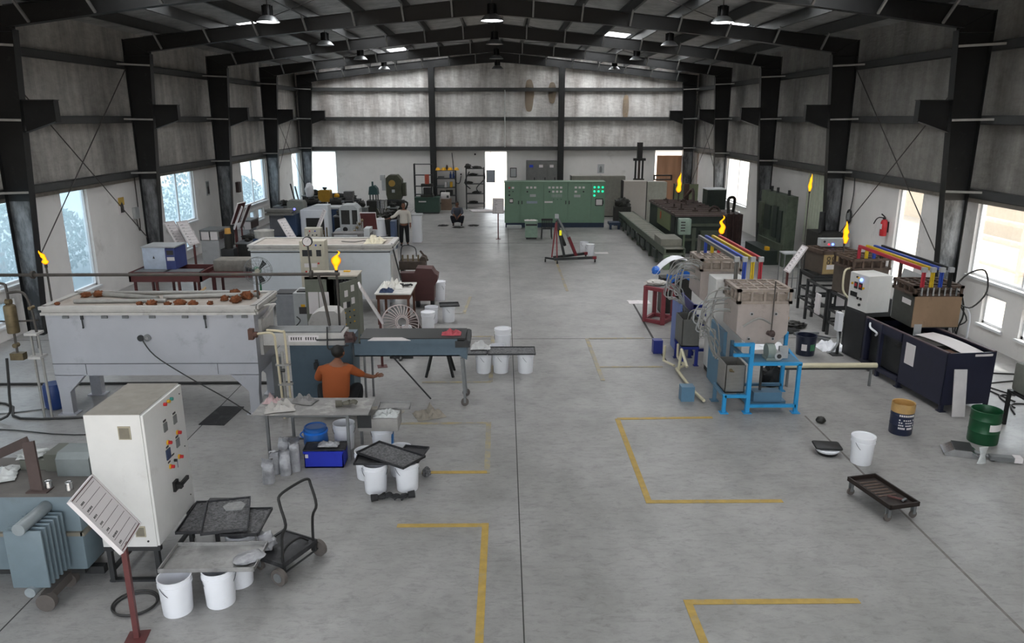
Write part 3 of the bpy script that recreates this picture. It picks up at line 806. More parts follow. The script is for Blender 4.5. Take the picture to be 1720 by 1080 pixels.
k = on_face('key_switch', M_BLACK, 8.0, 1.21, 'cyl', .035, d=.03)
MB().b2((W_+.03, .575, 1.12), (W_+.036, .585, 1.21)).build('key', M_CHROME, k)
on_face('label_plate', M_INK, 7.98, 1.29, w=.06, h=.018, d=.004); on_face('label_plate', M_INK, 7.87, 1.25, w=.06, h=.018, d=.004)
k = on_face('main_switch', M_BLACK, 7.93, .93, w=.1, h=.12, d=.03)
MB().b2((W_+.03, 7.9-cy0, .9), (W_+.09, 7.96-cy0, .96)).b2((W_+.06, 7.93-cy0, .92), (W_+.09, 8.12-cy0, .965)).build('switch_handle', M_BLACK, k)
for y, z in ((8.3, .62), (8.32, 1.9), (8.3, 1.25)): on_face('door_screw', M_DK, y, z, 'cyl', .016, d=.006)
def grille(x, z, w, h):
    g = MB().b2((x-w/2, -.008, z-h/2), (x+w/2, 0, z+h/2)).build('vent', mat('vent_frame', 'a19a86', .6), t)
    mb = MB()
    for i in range(9): mb.b2((x-w/2+.012, -.011, z-h/2+.014+i*(h-.028)/9), (x+w/2-.012, -.008, z-h/2+.014+(i+.55)*(h-.028)/9))
    mb.build('vent_slats', mat('vent_dust', '5f5b53', .9), g)
grille(-3.99-cx0, 1.8, .13, .15); grille(-3.97-cx0, .64, .11, .13)
MB().cyl((.5, -.006, .52), (.5, 0, .52), .012, n=10).build('screw', M_DK, t)

# ---------------------------------------------------------------- transformer
t = thing('transformer', 'blue grey oil transformer with radiator fins on wheels at the left edge', 'transformer', (-5.35, 7.65, 0))
tank = MB().b2((-.85, -.35, .25), (.82, .4, 1.16), bev=.02).build('tank', M_BLUEGREY, t)
MB().b2((-.9, -.41, 1.16), (.88, .46, 1.2)).b2((-.85, -.37, 1.135), (.84, .42, 1.16)).build('cover', mat('dusty_cover_plate', '5d5a57', .7, .1, var=.15, scale=4), t)
MB().b2((-.86, -.39, .68), (.84, -.35, .72)).b2((.82, -.39, .68), (.86, .44, .72)).build('stiffener', mat('worn_stiffener', '7f7a6e', .5, .3), t)
rad = bpy.data.objects.new('radiator', None); COL.objects.link(rad); rad.parent = t
for i in range(6):
    y = -.8+i*.075
    MB().b2((.3, y, .33), (.68, y+.028, .98), bev=.01).build('fin', M_BLUEGREY, rad)
MB().cyl((.49, -.84, 1.02), (.49, -.36, 1.02), .065, n=18).build('header_pipe', mat('pale_header_pipe', '8d9598', .35, .2), rad)
MB().cyl((.49, -.84, .3), (.49, -.36, .3), .055, n=18).build('header_pipe', mat('pale_header_pipe', '8d9598', .35, .2), rad)
sk = MB().b2((-.7, -.3, .17), (.75, -.22, .25)).b2((-.7, .24, .17), (.75, .32, .25)).build('skid', M_DK, t)
for x in (-.6, .55):
    for y in (-.26, .28):
        if x > 0 or y < 0: MB().cyl((x, y-.04, .085), (x, y+.04, .085), .085, n=20).build('wheel', M_TYRE, t)
MB().box((.42, -.36, .09), (.02, .02, .16)).cyl((.55, -.73, .1), (.55, -.66, .1), .1, n=22).b2((.5, -.7, .1), (.6, -.3, .2)).build('wheel', M_TYRE, t)
MB().bar((.81, .2, 1.0), (.86, .2, 1.0), .05, .09).build('bracket', M_BLUEGREY, t)
MB().b2((.12, -.2, .1), (.9, -.12, .19)).build('axle', M_DK, t)
st = MB()
st.bar((.43, -.36, 1.2), (.33, -.22, 1.7), .13, .025, up=(0, 1, .2)).bar((.33, -.22, 1.71), (-.35, .1, 1.36), .025, .1, up=(0, 0, 1)).b2((.34, -.42, 1.2), (.56, -.28, 1.215))
st.build('lifting_strap', M_BRWN2, t)
MB().prism([(-.02, 1.2), (.34, 1.2), (.34, 1.4), (.28, 1.46), (.04, 1.46), (-.02, 1.4)], 'x', .45, .81).xf(Matrix.Identity(4)).build('terminal_box', mat('grey_terminal_box', '747b7c', .5, var=.08), t)
MB().b2((.805, .02, 1.24), (.82, .3, 1.42)).build('terminal_opening', M_BLACK, t)
MB().b2((.25, .1, 1.2), (.45, .42, 1.4)).b2((-.05, .14, 1.2), (.25, .4, 1.32)).build('terminal_block', mat('olive_grey_block', '595b54', .6), t)
for i, (x, y) in enumerate(((.52, -.3), (.75, -.33))):
    tag(MB().lathe([(.042, 0), (.03, .085), (.034, .087), (.036, .08)], n=16).build('tin_cup', M_CHROME, loc=(-5.35+x, 7.65+y, 1.201)), ('small shiny upturned cup beside the strap foot on the transformer', 'small shiny cup near the right corner of the transformer cover')[i], 'cup', 'tin cups on the transformer')
M_POLY = mat('clear_polythene', 'b7bab9', .25, var=.2, scale=8, bump=.7, bump_scale=14)
def crumple(name, label, cat, c, w, d, h, m, seed, rz=0., group=None, amp=1.):
    rnd = seed*3.7
    def f(u, v):
        e = math.sin(PI*u)*math.sin(PI*v)
        return ((u-.5)*w*(1+.12*noise.noise(Vector((v*4, rnd, 0)))), (v-.5)*d*(1+.12*noise.noise(Vector((u*4, rnd, 5)))), .008+h*max(0, (.35+.9*noise.noise(Vector((u*4.3, v*4.3, rnd)))+.5*noise.noise(Vector((u*9, v*9, rnd)))))*(e**.6)*amp)
    o = MB().sheet(f, 18, 16, .006).build(name, m, ang=40); o.location = c; o.rotation_euler.z = rz
    return tag(o, label, cat, group)
crumple('polythene_sheet', 'crumpled clear polythene lying on the left of the transformer cover', 'plastic sheet', (-5.6, 7.6, 1.215), .5, .4, .14, M_POLY, 3, .4)
lump('polythene_bundle', 'twisted roll of clear polythene behind the strap on the transformer', 'plastic sheet', (-5.28, 7.86, 1.33), (.32, .14, .08), M_POLY, 8, .3, .5)

# ---------------------------------------------------------------- sign stand
def sign_stand(label, loc, rz, bot=1.04, shift=0., w=.5, L_=.67, ang=56, post='maroon', lines=8, face='white', lean=.17, strokes=True, head=True):
    # the board faces local +X and leans back; post stands behind its lower edge
    t = thing('sign_stand', label, 'sign', loc, rz)
    MB().b2((-.1, -.1, 0), (.1, .1, .008)).build('base_plate', M_BROWN, t)
    MB().b2((-.025, -.025, .008), (.025, .025, bot+.02)).build('post', M_BROWN, t)
    c, s = math.cos(R(ang)), math.sin(R(ang))
    M = Matrix(((0, -c, s, .03), (1, 0, 0, shift), (0, s, c, bot), (0, 0, 0, 1)))   # board local: x along Y, y up the slope, z out
    bd = MB().b2((-w/2-.02, -.0, -.02), (w/2+.02, L_, 0)).xf(M).build('board', M_BROWN, t)
    rim = MB().b2((-w/2-.025, -.01, -.03), (-w/2-.012, L_+.01, .012)).b2((w/2+.012, -.01, -.03), (w/2+.025, L_+.01, .012)).b2((-w/2-.025, L_, -.03), (w/2+.025, L_+.012, .012)).b2((-w/2-.025, -.012, -.03), (w/2+.025, 0, .012)).xf(M)
    rim.build('board_frame', M_PAPER if face == 'white' else M_BROWN, t)
    sh = MB().b2((-w/2, .012, 0), (w/2, L_-.012, .004)).xf(M).build('sheet', M_PAPER, bd)
    mb = MB(); rnd = random.Random(int(abs(loc[0])*100))
    for i in range(lines):
        y = L_*(.06+.88*i/max(1, lines-1))
        mb.b2((-w/2+.03, y-.0022, .004), (w/2-.03, y+.0022, .0052))
        if strokes and i < lines-1:
            x = -w/2+.05
            for k in range(rnd.randint(3, 6)):
                l = rnd.uniform(.008, .018); mb.b2((x, y+L_*.028, .004), (x+l, y+L_*.028+.02, .0052)); x += l+.007
    mb.xf(M).build('ruled_lines', M_INK, bd)
    return t
sign_stand('white ruled board on a maroon post, tilted beside the transformer at front left', (-3.66, 6.5, 0), R(8), shift=.13)

# hose ring on the floor
M_HOSE = mat('black_hose', '2a2928', .6)
mb = MB()
for k, r in enumerate((.2, .215)):
    mb.tube([(r*math.cos(a)*1.05, r*math.sin(a), .012+.02*k) for a in [2*PI*i/20 for i in range(20)]], .011, n=8, closed=True)
o = mb.build('hose_coil', M_HOSE); o.location = (-3.92, 7.02, 0); tag(o, 'coil of thin black hose on the floor behind the red sign post', 'hose')

# ---------------------------------------------------------------- work table and what is round it
M_ZINC = mat('dusty_sheet_top', '8a8886', .55, .3, var=.15, scale=6, dirt='bdbab6', dirt_amt=.45, dirt_scale=3.2)
t = thing('work_table', 'long dusty sheet-topped work table in front of the crouching worker in orange', 'table', (-2.87, 10.81, 0))
MB().sheet(lambda u, v: (-.86+1.72*u, -.35+.7*v, .765+.004*noise.noise(Vector((u*5, v*3, 1)))), 16, 8, .012).build('tabletop', M_ZINC, t)
for x, y in ((-.66, -.28), (-.44, .27), (.54, -.3), (.62, .3)):
    l = MB().b2((x-.02, y-.02, 0), (x+.02, y+.02, .752)).build('leg', M_GREY, t)
MB().b2((-.62, -.29, .7), (.54, -.26, .74)).b2((-.42, .26, .7), (.54, .29, .74)).b2((-.44, .26, .1), (-.1, .29, .13)).build('rail', M_GREY, t)
M_CARD = mat('grubby_paper', 'b5b1ac', .8, var=.12, scale=6)
crumple('rag', 'pinkish crumpled rag on the left end of the dusty table', 'rag', (-3.58, 10.98, .775), .22, .22, .16, mat('pink_rag', 'bfa5a5', .9, var=.15), 2)
crumple('paper_bag', 'folded pale paper bag lying on the left end of the dusty table', 'bag', (-3.36, 10.66, .775), .44, .28, .17, M_CARD, 5, .25)
crumple('paper_bag', 'grey torn bag behind the folded paper bag on the dusty table', 'bag', (-3.08, 10.98, .775), .36, .26, .17, mat('grey_torn_bag', '7c7a79', .7, var=.2), 7, -.3)
def glove(name, label, c, rz, m, s=1., group=None):
    t = MB().blob((0, 0, 0), (.11*s, .09*s, .04*s), 3, .12)
    for i, (a, l) in enumerate(((-.5, .07), (-.18, .085), (.12, .09), (.42, .08))):
        b = Vector((.045*s, (i-1.5)*.022*s, .018*s)); t.tube([b, b+Vector((l*.55*s, a*.02*s, .012*s)), b+Vector((l*s, a*.05*s, -.004*s))], [.011*s, .011*s, .009*s], n=7)
    t.tube([(0, .035*s, .018*s), (.035*s, .07*s, .02*s), (.05*s, .085*s, .014*s)], .011*s, n=7)
    t.cyl((-.045*s, 0, .02*s), (-.12*s, .005, .02*s), .036*s, .042*s, n=12)
    o = t.build(name, m, ang=70); o.location = (c[0], c[1], c[2]+.016*s); o.rotation_euler.z = rz; return tag(o, label, 'glove', group)
M_GLV = mat('dark_work_glove', '262627', .8, var=.2); M_GLV2 = mat('grey_green_glove', '5f5c52', .85, var=.2)
glove('work_glove', 'grey green work glove lying on the dusty table', (-2.4, 10.8, .772), R(15), M_GLV2, 1.3)
# pale folded sacks on floor right of the worker
crumple('sack', 'flat off-white sack on the floor right of the crouching worker', 'sack', (-2.15, 12.35, 0), .7, .55, .16, mat('offwhite_sack', 'a29c92', .8, var=.15), 12, -.3)
crumple('sack', 'tan-edged crumpled sack on the floor under the trough, right of the flat sack', 'sack', (-1.3, 12.3, 0), .5, .4, .2, mat('tan_sack', '8f887d', .85, var=.2), 17, .4)
# blue barrel, pails and crate under the table
t = thing('plastic_barrel', 'small bright blue plastic barrel under the dusty table', 'barrel', (-2.9, 10.83, 0))
MB().lathe([(0, 0), (.15, 0), (.175, .05), (.185, .2), (.175, .36), (.165, .4), (.17, .43), (.15, .44), (.14, .42), (0, .42)], n=26).build('body', mat('blue_barrel_plastic', '2b62a8', .4, var=.06), t)
MB().lathe([(.178, .34), (.188, .345), (.188, .375), (.178, .38)], n=26, cap=False).build('clamp_ring', mat('blue_ring', '1d6fd0', .4), t)
MB().tube([(-.18, 0, .35), (-.23, -.02, .3), (-.19, -.03, .25)], .01).build('clamp_lever', mat('blue_ring', '1d6fd0', .4), t)
pail('white open pail holding clear plastic, under the right of the dusty table', -2.5, 11.0, False, 10)
M_CRATE = mat('blue_crate_plastic', '1d2fae', .45, var=.06)
t = thing('plastic_crate', 'royal blue plastic crate on the floor in front of the dusty table', 'crate', (-2.66, 10.44, 0))
w, d, h = .57, .34, .26
mb = MB().b2((-w/2, -d/2, 0), (w/2, d/2, .02)).b2((-w/2, -d/2, 0), (w/2, -d/2+.012, h)).b2((-w/2, d/2-.012, 0), (w/2, d/2, h)).b2((-w/2, -d/2, 0), (-w/2+.012, d/2, h)).b2((w/2-.012, -d/2, 0), (w/2, d/2, h))
mb.b2((-w/2-.012, -d/2-.012, h-.03), (w/2+.012, -d/2, h)).b2((-w/2-.012, d/2, h-.03), (w/2+.012, d/2+.012, h)).b2((-w/2-.012, -d/2, h-.03), (-w/2, d/2, h)).b2((w/2, -d/2, h-.03), (w/2+.012, d/2, h))
mb.build('body', M_CRATE, t)
MB().b2((-w/2+.015, -d/2-.004, h-.1), (-w/2+.06, -d/2, h-.045)).build('label', M_PAPER, t)
MB().sheet(lambda u, v: (-w/2+.02+(w-.04)*u, -d/2+.02+(d-.04)*v, .16+.03*noise.noise(Vector((u*8, v*6, 2)))), 14, 10, .01).build('contents', M_GRAN, t)
tray('flat_tray', 'flat blackened tray resting across the blue crate and barrel front', .62, .3, .02, M_TRAY, (-2.66, 10.44, .262), R(3))
crumple('plastic_sheet', 'bit of clear plastic heaped on the flat tray over the blue crate', 'plastic sheet', (-2.62, 10.46, .285), .3, .18, .08, M_BAG, 21)
# plastic bags of powder standing on the floor
for i, (x, y, w, h, rz) in enumerate(((-3.34, 9.82, .17, .36, 8), (-3.33, 10.12, .15, .34, -10), (-3.17, 10.08, .16, .37, 5), (-3.06, 10.2, .15, .42, 14), (-3.26, 10.36, .17, .44, -6), (-3.2, 10.62, .2, .36, 0))):
    mb = MB(); n = 9; vs = []; rows = 8
    for k in range(rows+1):
        f = k/rows; ww = w*(1-.12*f**2)*(.97+.1*noise.noise(Vector((i*3, k*.9, 0)))+.12*f*f); dd = .13*(1-f**1.5)+.02
        for q in range(12):
            a = 2*PI*q/12; vs.append((ww/2*math.copysign(abs(math.cos(a))**.6, math.cos(a)), dd/2*math.copysign(abs(math.sin(a))**.7, math.sin(a))+.09*f*noise.noise(Vector((i*2.7, k*.5, q*.25))), h*f+.05*noise.noise(Vector((q*1.3, i, 3)))*f))
    fs = [(k*12+q, k*12+(q+1) % 12, (k+1)*12+(q+1) % 12, (k+1)*12+q) for k in range(rows) for q in range(12)]+[tuple(range(11, -1, -1)), tuple(range(rows*12, rows*12+12))]
    mb._add(vs, fs); o = mb.build('powder_bag', M_BAG, ang=60); o.location = (x, y, 0); o.rotation_euler.z = R(rz)
    tag(o, ('standing grey plastic bag nearest the camera, front left of the dusty table', 'grey bag standing just behind the front bag', 'grey bag in the middle of the group left of the blue crate', 'rightmost grey bag of the group, nearest the blue crate',
        'tall grey bag at the back left of the group under the dusty table', 'grey bag standing farthest back behind the left table leg')[i], 'bag', 'plastic bags of powder')
# carton, box stack right of table
o = pail('white pail with a blue and green label under the grey box right of the table', -1.88, 10.85, False, 0)
MB().prism([(.12, .1), (.165, .1), (.17, .3), (.12, .3)], 'y', -.06, .06).build('label', mat('blue_green_label', '2e6fae', .5), o)
t = thing('grey_box', 'grey cast box with a dark panel standing on a pail right of the dusty table', 'box', (-1.9, 10.84, .417))
MB().b2((-.3, -.2, 0), (.3, .2, .2), bev=.01).build('body', mat('grey_cast_box', '8c8986', .6, var=.15, scale=5), t)
MB().b2((-.31, -.21, .06), (-.1, -.2, .26)).build('dark_panel', M_DK, t)
crumple('plastic_sheet', 'white plastic crumpled on top of the grey cast box', 'plastic sheet', (-1.8, 10.82, .62), .38, .3, .1, M_POLY, 31)
tray('black_tray', 'shallow tray on the right end over the grey cast box beside the table', .5, .3, .03, M_TRAYSIL, (-1.72, 11.16, .622), R(2), group='black sintering trays')
# pail cluster with trays
for i, (x, y) in enumerate(((-1.78, 9.56), (-1.35, 9.62), (-1.97, 9.98), (-1.5, 10.08))):
    pail(('front left white pail of the four under the crossed black trays', 'front right white pail of the four under the crossed black trays', 'back left white pail of the four under the crossed black trays', 'back right white pail of the four under the crossed black trays')[i], x, y, False, 25*i+10)
tray('black_tray', 'triangular-showing black tray underneath on the left of the pail cluster', .48, .42, .03, M_TRAY, (-1.82, 9.7, .4165), R(0), group='black sintering trays')
tray('black_tray', 'black tray poking out on the right under the large tray of the pail cluster', .36, .5, .03, M_TRAY, (-1.3, 9.82, .4165), R(-12), group='black sintering trays')
tray('black_tray', 'large black tray on top of the pail cluster, turned diagonally', .88, .46, .035, M_TRAY, (-1.58, 9.72, .449), R(-35), group='black sintering trays', gran=.004)
glove('work_glove', 'black work glove on the floor in front of the pail cluster, left one', (-1.66, 9.3, 0), R(20), M_GLV, 1.2, 'black gloves on the floor')
glove('work_glove', 'black work glove on the floor in front of the pail cluster, right one', (-1.36, 9.33, 0), R(200), M_GLV, 1.2, 'black gloves on the floor')
lump('rubble', 'small grey clump on the floor right of the pail cluster', 'clump', (-1.12, 10.0, 0), (.12, .14, .13), M_GRAN, 41)
# ================================================================== middle left: long tanks, burner line, trough
M_TANK = mat('aluminium_paint_tank', 'b4b5bb', .38, .35, var=.06, scale=1.2, dirt='77767a', dirt_amt=.22, dirt_scale=1.3)
M_TANKW = mat('white_tank_paint', 'c9cdd2', .5, var=.03, dirt='9b9a97', dirt_amt=.12)
M_RIMW = mat('grubby_white_rim', 'b9b6b2', .6, var=.08, dirt='6d6660', dirt_amt=.2, dirt_scale=5)
M_COVER = mat('stained_cover', 'ada49b', .75, var=.1, scale=3, dirt='7a6a5e', dirt_amt=.25, dirt_scale=2.5)
M_RUST = mat('rusty_wool', '7d4a2c', .95, var=.45, scale=22, bump=1., bump_scale=60)
M_PIPEG = mat('old_grey_pipe', '9a9894', .5, .3, var=.12, dirt='6d5f54', dirt_amt=.2)
M_PIPED = mat('dark_gas_pipe', '4b4743', .55, .3, var=.2, dirt='6b5443', dirt_amt=.25)
M_BRASS = mat('tarnished_brass', '6d6048', .5, .5, var=.25, scale=8)
M_CREAM = mat('cream_pipe', 'c9bda0', .5, var=.08)
M_PANELC = mat('cream_panel', 'bdb6a4', .5, var=.04, dirt='8f897c', dirt_amt=.12)
M_OLIVE = mat('olive_cabinet_paint', '6f7266', .5, .1, var=.06, dirt='55574f', dirt_amt=.15)
M_BLUEST = mat('blue_steel_plate', '51626e', .5, .15, var=.1, scale=2.5, dirt='3b464d', dirt_amt=.2)
def clamp(mb, x, y, z):
    mb.b2((x-.02, y-.03, z-.04), (x+.02, y, z+.03)).cyl((x, y-.02, z-.03), (x+.02, y-.05, z-.16), .012, n=8).sph((x+.02, y-.05, z-.17), .018, n=8)
def long_tank(label, loc, L_, D_, zb, zt, m, front_leg_taper=True):
    t = thing('furnace_tank', label, 'tank', loc)
    mb = MB().b2((0, 0, zb), (L_, D_, zt)); mb.build('body', m, t)
    rim = MB()
    for k, (o_, a, b) in enumerate(((.05, 0, .045), (.03, .05, .09), (.06, .095, .15))):
        rim.b2((-o_, -o_, zt+a), (L_+o_, 0.05, zt+b)).b2((-o_, D_-.05, zt+a), (L_+o_, D_+o_, zt+b)).b2((-o_, 0, zt+a), (.05, D_, zt+b)).b2((L_-.05, 0, zt+a), (L_+o_+.03, D_, zt+b))
    rim.build('rim', M_RIMW, t)
    MB().b2((.04, .04, zt+.06), (L_-.04, D_-.04, zt+.12)).build('cover', M_COVER, t)
    return t
T1 = (-7.72, 12.4, 0); L1, D1 = 3.5, 1.1
t = long_tank('long silver painted furnace tank on tapered legs, left foreground', T1, L1, D1, .72, 1.8, M_TANK)
MB().b2((-.004, -.006, .925), (L1+.004, 0, .94)).b2((.55, -.005, .74), (.56, 0, .925)).b2((2.8, -.005, .74), (2.81, 0, .925)).build('weld_seam', mat('dark_seam', '5f5f62', .6), t)
for x0, x1, xa, xb in ((0, .52, .03, .22), (L1-.5, L1, L1-.2, L1-.03)):
    for y in (.0, D1-.14):
        mb = MB().prism([(x0, .73), (x1, .73), (xb, .42), (xb, .02), (xa, .02), (xa, .42)], 'y', y, y+.14)
        mb.b2((xa-.06, y-.04, 0), (xb+.06, y+.18, .022)); mb.build('leg', M_TANK, t)
po = MB().cyl((1.56, -.03, 1.39), (1.56, 0, 1.39), .055, n=18).build('port', M_DK, t)
p2 = MB().cyl((1.67, -.02, 1.395), (1.67, 0, 1.395), .062, n=20).build('port_cover', M_GREY, t)
MB().cyl((1.67, -.028, 1.395), (1.67, -.02, 1.395), .03, n=14).build('port_boss', M_CHROME, p2)
for x in (.62, 2.68): 
    mb = MB(); clamp(mb, x, 0, 1.76); mb.build('clamp', M_DK, t)
for x in (.3, .95, 1.3, 1.75, 2.3, 3.05, 3.3): MB().b2((x, -.03, 1.74), (x+.1, 0, 1.785)).build('lug', M_GREY, t)
MB().tube([(1.6, -.05, 1.37), (1.8, -.09, 1.1), (2.3, -.12, .75), (3.0, -.2, .35), (3.35, -.16, .06)], .011).build('cable', M_HOSE, t)
# end flange with bolt holes and the white end door
mb = MB()
for i in range(15): mb.cyl((L1+.045, .06+i*.07, 1.951), (L1+.045, .06+i*.07, 1.956), .012, n=8)
mb.build('flange_bolts', M_DK, t)
MB().b2((L1, .2, 1.02), (L1+.05, .9, 1.66)).build('end_door', M_RIMW, t)
MB().bar((L1+.03, .3, 1.6), (L1+.2, .5, 1.86), .08, .03).bar((L1+.05, .3, 1.88), (L1+.26, .42, 1.88), .05, .02).build('door_lever', M_RIMW, t)
# loose pipes and rusty wool on the cover
zt = 1.8+.12
for k, (a, b, r, lab) in enumerate((((.1, .95, zt+.035), (3.3, .98, zt+.035), .035, 'pale pipe lying along the far edge of the silver tank cover'),
      ((.55, .85, zt+.04), (1.7, .5, zt+.045), .04, 'grey pipe lying askew at the left of the silver tank cover'),
      ((.35, .3, zt+.035), (1.9, .36, zt+.035), .035, 'pale pipe lying near the front left of the silver tank cover'),
      ((1.75, .6, zt+.04), (3.35, .8, zt+.04), .04, 'grey pipe lying toward the right end of the silver tank cover'))):
    a, b = Vector(a), Vector(b); o = MB().cyl((0, 0, 0), b-a, r, n=12).build('loose_pipe', M_PIPEG); o.location = Vector(T1)+a+Vector((0, 0, .004))
    tag(o, lab, 'pipe', 'pipes lying on the silver tank')
rnd = random.Random(3)
WOOL = [(.5, .82, .15, 'large rusty clump at the back left corner of the silver tank cover'), (.3, .78, .13, 'rusty clump just in front of the large back left clump'), (1.55, .12, .1, 'rusty clump at the middle of the front rim'), (1.75, .13, .13, 'second rusty clump along the front rim'),
        (2.02, .12, .09, 'small rusty clump between the larger front rim clumps'), (2.22, .14, .14, 'rusty clump right of centre on the front rim'), (2.45, .12, .12, 'rusty clump by the right part of the front rim'), (2.72, .18, .09, 'small rusty clump toward the right front corner'),
        (2.85, .5, .12, 'rusty clump amid the pipes near the right end'), (3.1, .35, .16, 'large rusty clump near the right front corner'), (3.2, .62, .17, 'large rusty clump at the right end of the cover'), (2.9, .9, .15, 'rusty clump on the back edge near the right end'), (3.28, .9, .12, 'rusty clump at the back right corner'), (.12, .2, .07, 'tiny brown scrap at the front left corner')]
for i, (x, y, d, lab) in enumerate(WOOL):
    o = MB().blob((0, 0, 0), (d*1.3, d, d*.75), i+20, .32, 4., sub=3).build('rusty_wool', M_RUST, ang=180)
    o.location = (T1[0]+x, T1[1]+y, zt+.004); o.rotation_euler.z = rnd.uniform(0, 6); tag(o, lab+' of the silver tank' if 'silver' not in lab else lab, 'wool', 'clumps of rusty wool on the silver tank')
# blue drum and post behind the front leg
t = thing('plastic_drum', 'dark blue plastic drum on the floor by the left leg of the silver tank', 'drum', (-8.0, 12.75, 0))
MB().lathe([(0, 0), (.14, 0), (.17, .05), (.175, .22), (.17, .42), (.15, .46), (0, .46)], n=22).build('body', mat('navy_barrel_plastic', '1f3a72', .4), t)
t = thing('pedestal', 'grey steel pedestal at the right end of the silver tank beside the cream pipes', 'pedestal', (-4.1, 13.1, 0))
MB().b2((-.14, -.12, 0), (.14, .12, .03)).build('foot', M_GREY, t); MB().b2((-.08, -.08, .03), (.08, .08, .85)).build('post', M_GREY, t)
# cables on the floor under and around the tank
def cable(label, pts, r=.012, m=None, name='floor_cable', grp='cables on the floor by the silver tank'):
    return tag(MB().tube(pts, r, n=6).build(name, m or M_HOSE), label, 'cable', grp)
cable('thick black cable running along the floor under the silver tank from the left', [(-11, 13.2, .02), (-9, 12.9, .02), (-8.3, 12.2, .02), (-6.6, 12.25, .02), (-5.5, 12.0, .02)], .02)
cable('black hose sagging across the floor at far left beside the gas cylinder', [(-8.35, 12.2, 1.1), (-8.38, 12.15, .5), (-8.45, 12.1, .1), (-9.0, 12.0, .02), (-10, 12.2, .02)], .022)
cable('dark pipe laid on the floor behind the silver tank legs', [(-10.5, 13.9, .03), (-5, 13.95, .03), (-2.8, 13.9, .03)], .028)
cable('thin grey cable on the floor behind the white control cabinet', [(-10.5, 11.6, .012), (-8.5, 11.75, .012), (-7, 11.5, .012), (-5.4, 11.7, .012)], .01)
cable('grey cable curving along the floor left of the silver tank', [(-10.8, 12.6, .012), (-9.6, 12.3, .012), (-8.4, 12.55, .012), (-7.8, 12.9, .012)], .012, M_GREY)
o = MB().b2((-.22, -.42, 0), (.22, .42, .015)).build('floor_plate', M_TRAY); o.location = (-4.9, 12.32, 0); o.rotation_euler.z = R(-4); tag(o, 'dark dusty plate lying on the floor under the right end of the silver tank', 'plate')

# gas filter assembly at the far left
t = thing('gas_filter', 'rusty vertical gas filter cylinder with bent pipes at the left edge', 'filter', (-8.22, 12.3, 0))
MB().lathe([(.0, 0), (.09, 0), (.095, .02), (.095, .44), (.085, .47), (.03, .5), (0, .5)], n=20).xf(Matrix.Translation((0, 0, 1.52))).build('cylinder', M_BRASS, t)
MB().tube([(0, 0, 2.0), (0, 0, 2.28), (-.05, 0, 2.36), (-.4, 0, 2.38)], .022).tube([(0, 0, 2.2), (.2, 0, 2.22), (.3, 0, 2.15), (.36, 0, 1.9), (.38, 0, 1.5), (.38, 0, 1.25)], .022).tube([(0, 0, 1.52), (0, 0, 1.15)], .02).tube([(-.9, 0, 1.72), (.0, .06, 1.7), (.4, .06, 1.72)], .015).build('pipework', M_PIPED, t)
for mb in (MB().cyl((-.04, 0, 2.05), (.04, 0, 2.05), .05, n=12), MB().cyl((0, -.05, 1.3), (0, .05, 1.3), .04, n=12), MB().b2((-.1, -.06, 1.05), (.12, .06, 1.17)), MB().cyl((.36, -.06, 1.95), (.36, .06, 1.95), .03, n=10)): mb.build('valve', M_BRASS, t)
fl = MB().b2((.22, -.1, 1.49), (.43, .12, 1.53)).build('flange', M_RIMW, t); MB().b2((.22, -.1, 1.08), (.43, .12, 1.12)).build('flange', M_RIMW, t)
for x in (.27, .39): MB().cyl((x, 0, 1.1), (x, 0, 1.5), .022, n=10).build('tie_bar', M_PIPEG, fl)
for x in (.4, .27): MB().cyl((x, 0, 0), (x, 0, 1.08), .022, n=8).build('stand_leg', M_PIPEG, t)
# overhead gas line
t = thing('gas_line', 'long dark overhead gas pipe running from the left wall to the burner head', 'pipe', (-3.2, 12.95, 0))
MB().tube([(-8.2, 0, 2.37), (-.3, 0, 2.375), (-.08, 0, 2.375), (-.01, 0, 2.3), (.1, 0, 1.6), (.12, 0, 1.36), (.12, -.08, 1.3)], .028, n=10, sub=3).build('pipe', M_PIPED, t)
for x in (-5.9, -4.95, -5.75): MB().cyl((x-.02, 0, 2.375), (x+.02, 0, 2.375), .07, n=12).build('union', M_PIPED, t)
MB().cyl((-.17, 0, 2.375), (-.12, 0, 2.375), .07, n=12).build('valve', M_PIPED, t)
MB().cyl((-.15, 0, 2.37), (-.17, 0, 2.86), .016, n=8).build('gauge_stem', M_PIPED, t)
g = MB().cyl((-.17, -.03, 2.95), (-.17, .03, 2.95), .085, n=24).build('gauge', M_DK, t)
MB().cyl((-.17, -.034, 2.95), (-.17, -.03, 2.95), .072, n=24).build('dial', M_PAPER, g)
MB().bar((-.17, -.036, 2.95), (-.13, -.036, 3.0), .006, .003).build('needle', M_INK, g)
MB().cyl((-1.1, 0, 1.94), (-1.1, 0, 2.37), .02, n=8).build('support', M_PIPED, t)
# flames on vertical burner pipes
def flame_mat():
    m = bpy.data.materials.new('burning_gas'); m.use_nodes = True
    nt = m.node_tree; N = nt.nodes; L = nt.links
    for n in list(N): N.remove(n)
    o = N.new('ShaderNodeOutputMaterial'); e = N.new('ShaderNodeEmission'); e.inputs['Strength'].default_value = .85
    g = N.new('ShaderNodeTexCoord'); s = N.new('ShaderNodeSeparateXYZ'); r = N.new('ShaderNodeValToRGB')
    lw = N.new('ShaderNodeLayerWeight'); lw.inputs['Blend'].default_value = .35
    L.new(lw.outputs['Facing'], r.inputs['Fac'])
    r.color_ramp.elements[0].position = .12; r.color_ramp.elements[0].color = (1, .6, .015, 1)
    r.color_ramp.elements[1].position = .62; r.color_ramp.elements[1].color = (1, .12, .0, 1)
    L.new(r.outputs['Color'], e.inputs['Color']); L.new(e.outputs[0], o.inputs['Surface'])
    return m
M_FLAME = flame_mat()
